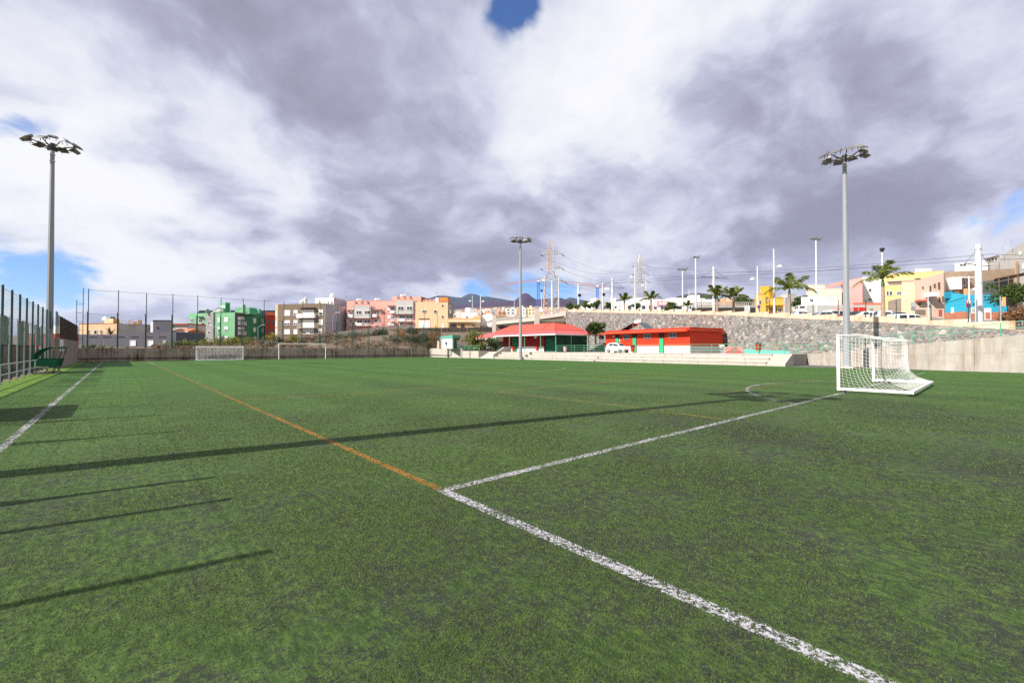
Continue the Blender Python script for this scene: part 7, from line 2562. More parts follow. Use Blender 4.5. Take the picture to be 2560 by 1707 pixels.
    mb = MB(); mb.slab([(A[0], A[1], 3), (B[0], B[1], 3), B, M, A], n3 * 8); mb.build('wall', gy, t)
    f = Face(A, B); window(t, f, Z7(2278, 285, 2302, 342), 'shutter'); window(t, f, Z7(2325, 460, 2400, 540), 'shutter')
    mb = MB(); f.box(mb, f.rect(*Z7(2210, 440, 2222, 600))[0], f.rect(*Z7(2225, 440, 2240, 600))[1], 4, f.rect(*Z7(2210, 440, 2222, 600))[3], 0.003, 0.4); mb.build('brick_pier', ob, t)
    antenna(t, at_d(2508, 645, 103.5), 3.0); antenna(t, at_d(2529, 622, 103.5), 2.2)

    # dark timber canopies at the right
    A, B = at_d(2486, 698.5, 80), at_d(2580, 680, 80)
    t = thing('timber_canopy', 'dark brown sloping canopy roof behind the large tree', 'canopy', (A[0], A[1], 5))
    mb = MB(); mb.slab([A, B, B + (0, 0, 0.18), A + (0, 0, 0.18)], n3 * 4); mb.build('roof', mat('dark_timber', (0.13, 0.075, 0.045), 0.8), t)
    for k in range(4):
        p = A + (B - A) * (0.12 + 0.25 * k); mb = MB(); mb.bar((p[0], p[1], 4), (p[0], p[1], p[2]), 0.14); mb.build('post', mat('dark_timber', (0.13, 0.075, 0.045)), t)
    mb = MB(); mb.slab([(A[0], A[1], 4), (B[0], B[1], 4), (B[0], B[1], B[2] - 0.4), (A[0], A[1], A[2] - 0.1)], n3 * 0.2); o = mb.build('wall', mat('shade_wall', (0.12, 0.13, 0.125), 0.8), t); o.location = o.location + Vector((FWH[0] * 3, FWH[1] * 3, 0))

    # blue house
    bl = paint('cyan_blue_paint', (0.008, 0.30, 0.45)); stn = mat('red_rubble', (0.34, 0.135, 0.075), 0.9, 0.35, 3, 0.6, 6)
    A, M, B = at_d(2360.5, 735, 84), at_d(2415, 737, 82), at_d(2517, 736, 80)
    t = thing('blue_house', 'bright cyan blue house with red stone base and white door', 'building', (A[0], A[1], 4))
    mb = MB(); mb.slab([(A[0], A[1], 3), (M[0], M[1], 3), M, (A[0] + 0.1, A[1] - 0.1, A[2] + 0.4)], n3 * 6); mb.build('side_wall', bl, t)
    mb = MB(); mb.slab([(M[0], M[1], 3), (B[0], B[1], 3), B, M], n3 * 6); mb.build('wall', bl, t)
    f = Face(M, B); fl = Face(A, M)
    a0, z0 = f.hit(2415, 781.5)
    mb = MB(); f.box(mb, 0, f.L, 3, z0, 0.003, 0.06); mb.build('stone_base', stn, t)
    mb = MB(); p0, p1 = fl.hit(2361, 782)[1], fl.hit(2414, 778)[1]
    mb.slab([fl.P(0, 3, 0.06), fl.P(fl.L, 3, 0.06), fl.P(fl.L, p1, 0.06), fl.P(0, p0, 0.06)], -np.array([*fl.n, 0]) * 0.055); mb.build('stone_base', stn, t)
    window(t, f, Z7(1768, 1118, 1862, 1290), 'shutter', name='door')
    w = window(t, f, Z7(1575, 1108, 1655, 1196), 'glass')
    mb = MB(); a0, a1, z0, z1 = f.rect(*Z7(1575, 1108, 1655, 1196))
    for k in range(8): f.box(mb, a0 + (a1 - a0) * (k + 0.3) / 8, a0 + (a1 - a0) * (k + 0.6) / 8, z0, z1, 0.1, 0.13)
    mb.build('bars', white_paint, w)
    window(t, f, Z7(1600, 1045, 1650, 1068), 'glass', frame=dark_metal); window(t, fl, Z7(1280, 1108, 1318, 1196), 'shutter')
    mb = MB(); mb.bar(fl.P(0.1, fl.hit(2362, 757)[1], 0.05), fl.P(fl.L - 0.2, fl.hit(2408, 744)[1], 0.05), 0.04); mb.build('cable', dark_metal, t)
    # teal buttress and stairs to the loggia
    a, b, c, d = at_d(2360, 731, 83.4), at_d(2380, 726.5, 83.4), at_d(2390, 745, 83.4), at_d(2360, 746, 83.4)
    mb = MB(); mb.slab([a, b, c, d], n3 * 0.5); mb.build('buttress', bl, t)
    s = thing('house_stairs', 'dark steep steps between the blue buttress and the orange wall', 'stairs', (*at_d(2392, 738, 86)[:2], 5))
    for k in range(7):
        p, q_ = at_d(2385 + 1.9 * k, 728 + 2.7 * k, 87 - 0.3 * k), at_d(2398 + 1.9 * k, 728 + 2.7 * k, 87 - 0.3 * k)
        mb = MB(); mb.slab([p, q_, q_ - (0, 0, 0.16), p - (0, 0, 0.16)], n3 * 0.5); mb.build('step', concrete_brown, s)
    # tiled eave wall right of the orange wall
    A, B = at_d(2430, 716, 86), at_d(2482, 713, 86)
    t = thing('tiled_garden_wall', 'grey garden wall with terracotta tile edge behind the tram pole', 'wall', (A[0], A[1], 5))
    mb = MB(); mb.slab([(A[0], A[1], 4), (B[0], B[1], 4), B, A], n3 * 0.4); mb.build('wall_body', paint('taupe_wall', (0.45, 0.38, 0.33)), t)
    for k in range(14):
        p = A + (B - A) * k / 14; q_ = A + (B - A) * (k + 0.93) / 14
        mb = MB(); mb.slab([p - n3 * 0.25 + (0, 0, 0.02), q_ - n3 * 0.25 + (0, 0, 0.02), q_ - n3 * 0.25 + (0, 0, 0.22), p - n3 * 0.25 + (0, 0, 0.22)], n3 * 0.8); mb.build('tile', roof_terra, t)


right_houses()


# ------------------------------------------------------------------ poles, signs and wires of the street
pole_white = mat('pole_white', (0.66, 0.67, 0.68), 0.4, 0.06, 2, metal=0.2)


POLES = {}


def pole(px, yt, yb, D, r, label, kind, group):
    b, tp = at_d(px, yb, D), at_d(px, yt, D)
    x, y, z0, z1 = b[0], b[1], b[2] - 1.0, tp[2]
    nm = {'tram': 'tram_pole', 'lamp_r': 'street_lamp', 'lamp_l': 'street_lamp', 'flood3': 'floodlight_pole', 'flood1': 'floodlight_pole', 'dark': 'floodlight_pole', 'plain': 'lamp_pole', 'cap': 'tram_pole'}[kind]
    t = thing(nm, label, 'pole', (x, y, z0), group)
    POLES[px] = t
    mb = MB()
    if kind in ('tram', 'cap'):
        mb.tube([(x, y, z0), (x, y, z1 - (z1 - z0) * 0.3), (x, y, z1)], [r * 1.15, r, r * 0.9], 14); mb.build('pole', pole_white, t, True)
        if kind == 'cap':
            mb = MB(); zc = z0 + (z1 - z0) * 0.62; mb.box(x - r * 2.2, x + r * 2.2, y - r * 2.4, y - r * 1.1, zc - 0.3, zc + 0.3); mb.build('speaker', dark_metal, t)
        for f in (0.06, 0.45, 0.72):
            mb = MB(); mb.tube([(x, y, z1 - (z1 - z0) * f), (x, y, z1 - (z1 - z0) * f + 0.06)], r * 1.07, 14); mb.build('band', steel, t)
    else:
        mb.tube([(x, y, z0), (x, y, z1)], [r * 1.25, r * 0.7], 10); mb.build('pole', pole_white, t, True)
    R3 = RT
    if kind in ('lamp_r', 'lamp_l'):
        s = 1 if kind == 'lamp_r' else -1
        zl = z0 + (z1 - z0) * 0.76
        a = np.array([x, y, zl]); e = a + R3 * s * 0.75
        mb = MB(); mb.bar(a, e + (0, 0, 0.05), 0.06); mb.build('arm', pole_white, t)
        mb = MB(); mb.tube([e - (0, 0, 0.1), e + (0, 0, 0.02), e + (0, 0, 0.22)], [0.36, 0.34, 0.08], 12); mb.build('lamp_head', white_paint, t, True)
    if kind in ('flood3', 'flood1'):
        c = np.array([x, y, z1])
        mb = MB(); mb.bar(c - R3 * 0.75, c + R3 * 0.75, 0.08); mb.build('crossarm', steel, t)
        for k in ((-0.62, 0, 0.62) if kind == 'flood3' else (-0.15, 0.45)):
            p = c + R3 * k + np.array([0, 0, 0.22])
            tl = 0.35 if k > 0.3 else 0.05
            q = R3 * 0.24 + np.array([0, 0, tl * 0.4])
            mb = MB(); mb.bar(p - q, p + q, 0.34, 0.16); h = mb.build('floodlight', lamp_body, t)
            mb = MB(); mb.bar(p, p - (0, 0, 0.2), 0.05); mb.build('bracket', steel, h)
    if kind == 'dark':
        c = np.array([x, y, z1])
        mb = MB(); mb.tube([c, c + (0, 0, 0.2), c + (0, 0, 0.5), c + (0, 0, 0.62)], [0.10, 0.24, 0.34, 0.2], 10); mb.build('lamp_cluster', dark_metal, t)
    return np.array([x, y, z1])


GP = 'poles along the street above the stone wall'
tp = {}
for px, yt, yb, D, r, kind, lb in [
    (2448, 611, 804, 50, 0.30, 'tram', 'thick silver tram pole in front of the blue house'),
    (1785, 667, 783, 72, 0.20, 'tram', 'thick white tram pole behind the two palms'),
    (1531, 696, 772, 92, 0.20, 'tram', 'thick white tram pole left of the small yellow green palm'),
    (1507, 708, 772, 98, 0.17, 'cap', 'white tram pole with black box beside the blue crane tower'),
    (1446, 709, 776, 104, 0.20, 'cap', 'white tram pole with black box behind the bridge end'),
    (1380.5, 702, 775, 112, 0.22, 'tram', 'white tram pole standing in front of the near pylon'),
    (1397, 692, 772, 118, 0.14, 'plain', 'slim white lamp pole right of the near pylon'),
    (1936, 622, 788, 60, 0.13, 'lamp_r', 'white street lamp with its head on the right beside the bushy palm'),
    (1894.5, 665, 785, 66, 0.12, 'lamp_l', 'white street lamp with its head on the left in front of the yellow house'),
    (2042, 600, 790, 68, 0.13, 'flood3', 'slim pole with three floodlights left of the right hand mast'),
    (1740, 645, 779, 74, 0.13, 'flood1', 'slim tall floodlight pole left of the thick white tram pole'),
    (1707, 676, 777, 78, 0.13, 'flood3', 'slim pole with three floodlights above the low young palm'),
    (2206.5, 630, 720, 66, 0.11, 'dark', 'slim pole with dark lamp cluster behind the largest palm'),
    (1588, 664, 772, 90, 0.12, 'lamp_l', 'white street lamp beside the far pylon'),
    (1615.5, 692, 772, 98, 0.10, 'lamp_l', 'white street lamp right of the far pylon'),
    (1354, 730, 772, 115, 0.09, 'dark', 'thin pole with black camera head left of the near pylon'),
    (1286, 752, 790, 120, 0.08, 'plain', 'thin pole above the bridge balustrade left of the middle mast'),
    (1181, 738, 790, 135, 0.10, 'lamp_l', 'grey street lamp above the white flat roofed house'),
    (1201.5, 737, 797, 128, 0.16, 'lamp_r', 'thicker grey street lamp at the gable of the ochre house'),
    (1871 - 148, 672 + 50, 777, 95, 0.07, 'plain', 'thin distant pole beside the floodlights'),
    (2424, 690, 806, 48.5, 0.09, 'lamp_r', 'street lamp with round traffic signs in front of the blue house'),
    (2321, 742, 800, 50, 0.05, 'plain', 'short thin pole in front of the peach gable house')]:
    tp[px] = pole(px, yt, yb, D, r, lb, kind, GP)


def lamp_small(px, yt, yb, D, s, label):
    b, t1 = at_d(px, yb, D), at_d(px, yt, D)
    t = thing('street_lamp', label, 'lamp', (b[0], b[1], b[2] - 1), 'small street lamps behind the far wall')
    e = t1 + RT * s * 1.0 + (0, 0, 0.35)
    mb = MB(); mb.tube([(b[0], b[1], b[2] - 1), t1 - (0, 0, 0.3), t1 + RT * s * 0.35, e], 0.06, 6); mb.build('pole', steel, t)
    mb = MB(); mb.bar(e - RT * s * 0.1, e + RT * s * 0.7 + (0, 0, 0.1), 0.26, 0.12); mb.build('lamp_head', white_paint, t)


lamp_small(645, 816, 860, 112, 1, 'pale street lamp in front of the dark green face')
lamp_small(706.5, 835, 850, 112, -1, 'short street lamp in front of the brown apartment block')
lamp_small(832, 785, 840, 112, 1, 'street lamp in front of the grey gable wall')
lamp_small(541, 817, 855, 112, -1, 'dark thin street lamp in front of the light green face')


def disc_sign(parent, px, py, D, r, rim, face_m, bar=None, name='sign_disc'):
    c = at_d(px, py, D)
    n = -np.array([FWH[0], FWH[1], 0])
    mb = MB(); mb.disc(c, n, r, 0.03, 20); o = mb.build(name, rim, parent)
    mb = MB(); mb.disc(c + n * 0.02, n, r * 0.76, 0.012, 20); mb.build('sign_face', face_m, o)
    if bar is not None:
        mb = MB(); d = (RT + np.array([0, 0, -1])) / math.sqrt(2) * r * 0.74
        mb.bar(c + n * 0.03 - d, c + n * 0.03 + d, 0.012, r * 0.24, n); mb.build('sign_bar', bar, o)


sr = mat('sign_red', (0.55, 0.02, 0.02), 0.5); sb = mat('sign_blue', (0.03, 0.07, 0.45), 0.5)
t = thing('traffic_sign', 'pair of round traffic signs on the lamp pole before the blue house', 'sign', at_d(2421.5, 765, 48.3))
disc_sign(t, 2421.5, 754.5, 48.2, 0.27, sr, white_paint); disc_sign(t, 2421, 763.5, 48.2, 0.27, sr, sb, sr)
mb = MB(); p = at_d(2421.5, 790, 48.3); mb.bar(p, at_d(2421.5, 752, 48.3), 0.05); mb.build('post', steel, t)
t = thing('traffic_sign', 'round blue and red no parking sign in front of the yellow house', 'sign', at_d(1897, 785, 62))
disc_sign(t, 1897, 767, 61.8, 0.24, sr, sb, sr); mb = MB(); mb.bar(at_d(1897, 790, 62), at_d(1897, 764, 62), 0.05); mb.build('post', steel, t)
t = thing('traffic_sign', 'round grey back of a traffic sign above a square panel beside the peach house', 'sign', at_d(2283, 785, 52))
disc_sign(t, 2283, 761, 51.8, 0.28, steel, mat('sign_back', (0.52, 0.53, 0.53), 0.5))
c = at_d(2283, 771.5, 51.8); mb = MB(); mb.bar(c - RT * 0.27, c + RT * 0.27, 0.03, 0.45); mb.build('square_panel', steel, t)
mb = MB(); mb.bar(at_d(2283, 795, 52), at_d(2283, 757, 52), 0.05); mb.build('post', steel, t)
# traffic light
c = at_d(2502, 802, 46); tpz = at_d(2502, 741, 46)
t = thing('traffic_light', 'orange and black traffic light beside the large tree', 'traffic light', (c[0], c[1], c[2] - 0.8))
mb = MB(); mb.tube([(c[0], c[1], c[2] - 0.8), (c[0], c[1], tpz[2])], 0.06, 8); mb.build('post', steel, t, True)
h = at_d(2510, 755, 46); mb = MB(); mb.bar((h[0], h[1], at_d(2510, 766, 46)[2]), (h[0], h[1], at_d(2510, 743, 46)[2]), 0.30, 0.26); o = mb.build('signal_box', mat('signal_orange', (0.55, 0.27, 0.10), 0.6), t)
for k in range(3):
    q = at_d(2514, 747.5 + 7 * k, 45.9); mb = MB(); mb.tube([q, q + RT * 0.2], 0.11, 10); mb.build('lamp_hood', dark_metal, o)
mb = MB(); mb.bar(at_d(2505, 752, 46), at_d(2505, 766, 46), 0.08); mb.build('bracket', steel, t)
# billboard and panel
t = thing('billboard', 'pink billboard with white lettering and blue strip beside a palm', 'billboard', at_d(1655, 775, 130))
a, b = at_d(1637, 767.5, 130), at_d(1672.5, 752.5, 130)
n3 = np.array([FWH[0], FWH[1], 0])
mb = MB(); mb.slab([a, (b[0], b[1], a[2]), b, (a[0], a[1], b[2])], n3 * 0.2); o = mb.build('panel', mat('billboard_pink', (0.72, 0.26, 0.25), 0.6), t)
W_ = (b - a) * (1, 1, 0); H_ = b[2] - a[2]
for u0, u1, v0, v1, m_ in ((0.02, 0.16, 0.1, 0.9, 'w'), (0.28, 0.92, 0.62, 0.82, 'w'), (0.28, 0.70, 0.36, 0.52, 'w'), (0.74, 0.95, 0.36, 0.52, 'w'), (0.30, 0.62, 0.08, 0.26, 'b'), (0.66, 0.96, 0.08, 0.26, 'b')):
    p0 = a + W_ * u0 - n3 * 0.03; p1 = a + W_ * u1 - n3 * 0.03
    mb = MB(); mb.slab([p0 + (0, 0, H_ * v0), p1 + (0, 0, H_ * v0), p1 + (0, 0, H_ * v1), p0 + (0, 0, H_ * v1)], n3 * 0.02); mb.build('print', white_paint if m_ == 'w' else sb, o)
for u in (0.15, 0.85):
    p0 = a + W_ * u + n3 * 0.25; mb = MB(); mb.bar(p0 - (0, 0, 3), p0 + (0, 0, H_ * 0.8), 0.15); mb.build('post', steel, t)
t = thing('information_panel', 'white information panel with grey lines on the street fence', 'sign', at_d(1868.5, 783, 61))
a, b = at_d(1862, 777.5, 61), at_d(1875.5, 764.5, 61)
mb = MB(); mb.slab([a, (b[0], b[1], a[2]), b, (a[0], a[1], b[2])], n3 * 0.04); o = mb.build('panel', white_paint, t)
W_ = (b - a) * (1, 1, 0); H_ = b[2] - a[2]
for k in range(5):
    p0 = a + W_ * 0.12 - n3 * 0.01; p1 = a + W_ * (0.88 if k % 2 else 0.6) - n3 * 0.01; z = H_ * (0.12 + 0.17 * k)
    mb = MB(); mb.slab([p0 + (0, 0, z), p1 + (0, 0, z), p1 + (0, 0, z + 0.05), p0 + (0, 0, z + 0.05)], n3 * 0.006); mb.build('print', mat('grey_print', (0.35, 0.38, 0.42), 0.8), o)
# underpass parapet behind the palms
t = thing('road_parapet', 'pale balustrade of a road with dark opening behind the palms', 'wall', at_d(1800, 780, 130))
a, b = at_d(1730, 762.5, 130), at_d(1890, 761.5, 130)
mb = MB(); mb.slab([a, b, b - (0, 0, 0.8), a - (0, 0, 0.8)], n3 * 0.4); mb.build('rail_beam', concrete_pale, t)
mb = MB(); mb.slab([a - (0, 0, 0.801), b - (0, 0, 0.801), b - (0, 0, 3.2), a - (0, 0, 3.2)], n3 * 0.3); mb.build('opening_shade', mat('underpass_shade', (0.05, 0.042, 0.038), 0.9), t)  # solid dark slab, the shade inside the opening is its colour
for k in range(30):
    p = a + (b - a) * (k + 0.5) / 30; mb = MB(); mb.bar(p, p + (0, 0, 0.55), 0.2); mb.build('baluster', concrete_pale, t)
mb = MB(); mb.bar(a + (0, 0, 0.65), b + (0, 0, 0.65), 0.3, 0.18); mb.build('handrail', concrete_pale, t)


def wire(name, label, pts, sag, r, mat_=dark_metal, arms=None):
    path = []
    for p, q in zip(pts[:-1], pts[1:]):
        for u in np.linspace(0, 1, 13)[:-1]:
            path.append(p + (q - p) * u - np.array([0, 0, sag * 4 * u * (1 - u)]))
    path.append(pts[-1])
    mb = MB(); mb.tube(path, r, 4, False)
    return tag(mb.build(name, mat_), label, 'wire')


order = [1380.5, 1446, 1507, 1531, 1785, 2448]
ends = [at_d(1300, 717, 130)] + [tp[k] - np.array([0, 0, 1.0 if k < 1600 else 1.6]) + (-RT if k % 2 else RT) * 0.9 for k in order] + [at_d(2640, 640, 40)]
wire('contact_wire', 'tram contact wire running from pole to pole above the street', ends, 0.15, 0.022)
wire('contact_wire', 'upper tram wire running from pole to pole above the street', [e + np.array([0, 0, 0.55]) + RT * 0.6 for e in ends], 0.25, 0.018)
# arms of the tram poles
for k in (1785, 2448, 1531):
    t1 = tp[k]
    ar = POLES[k]
    z = t1[2] - (1.75 if k == 1785 else 2.3 if k == 2448 else 1.9)
    c = np.array([t1[0], t1[1], z])
    l1, l2 = (2.0, 2.2) if k == 1785 else ((1.5, 1.3) if k == 2448 else (0.4, 2.4))
    mb = MB(); mb.bar(c - RT * l1 + (0, 0, 0.18), c + RT * l2 - (0, 0, 0.12), 0.07); mb.build('arm_bar', dark_metal, ar)
    mb = MB(); mb.tube([c - RT * l1 + (0, 0, 0.2), t1 - (0, 0, 0.5)], 0.02, 5); mb.build('stay_wire', dark_metal, ar)
    mb = MB(); mb.tube([c + RT * l2 - (0, 0, 0.1), t1 - (0, 0, 0.5)], 0.02, 5); mb.build('stay_wire', dark_metal, ar)


# ------------------------------------------------------------------ parked cars on the street
Hn = lambda x, y: (RT[:2] * x + FWH * y)
for kind, m_, px, yroof, D, hd, lb in [
    ('sedan', car_white, 2001, 778, 66, Hn(1, 0.25), 'white car parked behind the parapet near the bushy palm'),
    ('sedan', car_grey, 2052, 779.5, 64, Hn(-1, 0.15), 'pale grey car parked in front of the pale grey shop wall'),
    ('van', car_white, 2100, 776, 66, Hn(1, 0.1), 'white van parked under the red awning left of the mast'),
    ('hatch', car_black, 2139, 779, 60, Hn(1, 0.3), 'black car half hidden by the right hand mast'),
    ('sedan', car_white, 2158, 778.5, 58, Hn(-1, 0.2), 'white car parked just right of the mast'),
    ('hatch', car_black, 2176, 778.5, 60, Hn(0.3, 1), 'dark car behind the white van beside the largest palm'),
    ('van', car_white, 2191, 779, 57, Hn(0.25, 1), 'white van seen from behind at the left of the largest palm trunk'),
    ('hatch', car_grey, 2225, 783, 55, Hn(-0.5, -0.8), 'grey car facing the camera right of the largest palm trunk'),
    ('sedan', car_black, 2248, 781, 60, Hn(1, 0.1), 'black car behind the white van with three side windows'),
    ('van', car_white, 2273, 785.5, 52.5, Hn(1, 0.05), 'white van with three side windows close to the parapet'),
    ('van', car_white, 1998, 765, 105, Hn(0.3, 1), 'white delivery van further up the street beside the yellow house')]:
    H_ = {'sedan': 1.46, 'hatch': 1.49, 'van': 1.83}[kind]
    p = at_d(px, yroof, D)
    car(kind, m_, (p[0], p[1], p[2] - H_), hd, lb)


# ------------------------------------------------------------------ pylons and cranes
galv = mat('lattice_grey', (0.48, 0.45, 0.42), 0.6, 0.15, 2, metal=0.2)
red_lat = mat('lattice_red', (0.44, 0.20, 0.14), 0.7, 0.1, 2)
blue_lat = mat('crane_blue', (0.05, 0.16, 0.55), 0.6, 0.1, 2)
crane_red = mat('crane_red', (0.50, 0.24, 0.22), 0.6, 0.1, 2)


def pylon(px, ytop, ybase, D, label, wb, red=False):
    k = D / F_PX
    b = at_d(px, ybase, D); H = (ybase - ytop) * k
    c = np.array([b[0], b[1], b[2]])
    t = thing('power_pylon', label, 'pylon', tuple(c), 'power pylons beyond the street')
    hw = lambda u: (wb * (1 - u) + wb * 0.36 * u) if u < 0.55 else (wb * 0.36 if u < 0.83 else wb * 0.36 * max(0.05, (1 - u) / 0.17))
    w = wb * 0.07
    ux, uy = RT, np.array([FWH[0], FWH[1], 0])
    lv = [0, 0.10, 0.19, 0.27, 0.35, 0.42, 0.48, 0.55, 0.62, 0.69, 0.76, 0.83, 0.90, 1.0]
    P = lambda u, i: c + ux * hw(u) * (1, 1, -1, -1)[i] + uy * hw(u) * (1, -1, -1, 1)[i] + np.array([0, 0, H * u])
    for i in range(4):
        mb = MB()
        for a, b_ in zip(lv[:-1], lv[1:]): mb.bar(P(a, i), P(b_, i), w)
        mb.build('leg', red_lat if (red and i == 2) else galv, t)
    for i in range(4):
        j = (i + 1) % 4
        mb = MB()
        for a, b_ in zip(lv[:-1], lv[1:]):
            mb.bar(P(a, i), P(b_, j), w * 0.55); mb.bar(P(a, j), P(b_, i), w * 0.55); mb.bar(P(b_, i), P(b_, j), w * 0.5)
        mb.build('bracing', galv, t)
    tips = []
    for u in (0.80, 0.60, 0.41) if red else (0.80, 0.65, 0.50):
        for s in (-1, 1):
            L_ = wb * 1.05
            tip = c + ux * s * (hw(u) + L_) + np.array([0, 0, H * u - 0.3])
            mb = MB()
            for i in (0, 1) if s > 0 else (2, 3):
                mb.bar(P(u, i), tip, w * 0.7); mb.bar(P(u + 0.05, i), tip, w * 0.6)
            arm = mb.build('crossarm', galv, t)
            e = tip + ux * wb * 0.35 - np.array([0, 0, wb * 0.3])
            mb = MB(); mb.tube([tip, e], w * 0.7, 6); mb.build('insulator', dark_metal, arm)
            tips.append(e)
    return tips


t1 = pylon(1378, 598, 776, 260, 'tall near power pylon with one red leg behind the bridge', 4.4, True)
t2 = pylon(1600, 636, 770, 400, 'smaller far power pylon right of the tram poles', 4.6)
for k, (a, b) in enumerate(zip(t1[1::2], t2[1::2])):
    wire('power_line', 'thin power line sagging between the two pylons, %s of three on the right side' % ('top', 'middle', 'lowest')[k], [a, b], 7.0, 0.05)
for k, (a, b) in enumerate(zip(t1[0::2], t2[0::2])):
    wire('power_line', 'thin power line sagging between the two pylons, %s of three on the left side' % ('top', 'middle', 'lowest')[k], [a, b], 8.0, 0.05)
for k, b in enumerate(t2[1::2]):
    wire('power_line', 'thin power line leaving the far pylon to the right, %s of three' % ('top', 'middle', 'lowest')[k], [b, at_d(2150, 668 + 12 * k, 520), at_d(2700, 640 + 10 * k, 600)], 5.0, 0.06)


def crane(px, ytop, ybase, D, jib0, jib1, label, cw):
    b, tp_ = at_d(px, ybase, D), at_d(px, ytop, D)
    t = thing('tower_crane', label, 'crane', tuple(b), 'tower cranes on the hillside')
    hw = 1.1
    ux, uy = RT, np.array([FWH[0], FWH[1], 0])
    n = 12
    mb = MB()
    for i in range(4):
        o = ux * hw * (1, 1, -1, -1)[i] + uy * hw * (1, -1, -1, 1)[i]
        mb.bar(b + o - (0, 0, 12), np.array([b[0], b[1], tp_[2]]) + o, 0.42)
        o2 = ux * hw * (1, 1, -1, -1)[(i + 1) % 4] + uy * hw * (1, -1, -1, 1)[(i + 1) % 4]
        for k in range(n):
            z0 = b[2] + (tp_[2] - b[2]) * k / n; z1 = b[2] + (tp_[2] - b[2]) * (k + 1) / n
            mb.bar(np.array([b[0], b[1], z0]) + o, np.array([b[0], b[1], z1]) + o2, 0.22)
    mb.build('tower', blue_lat, t)
    j0, j1 = at_d(jib0[0], jib0[1], D), at_d(jib1[0], jib1[1], D)
    mb = MB()
    mb.bar(j0, j1, 0.45); up = np.array([0, 0, 2.4])
    m0 = j0 + (j1 - j0) * 0.03 + up * 0.6; m1 = j1 + up
    mb.bar(m0, m1, 0.4)
    for k in range(26):
        u = k / 26; v = (k + 0.5) / 26; w = (k + 1) / 26
        mb.bar(j0 + (j1 - j0) * u, m0 + (m1 - m0) * v, 0.2); mb.bar(m0 + (m1 - m0) * v, j0 + (j1 - j0) * w, 0.2)
    mb.build('jib', crane_red, t)
    c = at_d(cw[0], cw[1], D)
    mb = MB(); mb.bar(c - RT * 2.5, c + RT * 2.5, 2.0, 2.2); mb.build('counterweight', white_paint, t)
    mb = MB(); q = np.array([b[0], b[1], tp_[2]]); mb.bar(q - RT * 1.2, q + RT * 1.2, 2.4, 2.2); mb.build('cabin', white_paint, t)


crane(1345.5, 704, 770, 480, (1263, 712), (1368, 699), 'tower crane with red jib pointing left and blue tower', (1361, 700))
crane(1493.5, 716, 772, 480, (1521, 722), (1389, 704), 'tower crane with red jib pointing left behind the tram poles', (1517, 722))


# ------------------------------------------------------------------ far town and mountains
def far_y(D):
    return 787 - 27 * math.log(max(D, 200) / 200) / math.log(15)


def hill_y(px, D):
    return far_y(D) + np.interp(px, [-600, 700, 880, 1000, 1120, 1250, 1420, 1600, 1800, 2000, 2200, 2700], [84, 82, 60, 34, 16, 8, 8, 0, 0, 10, 40, 50])


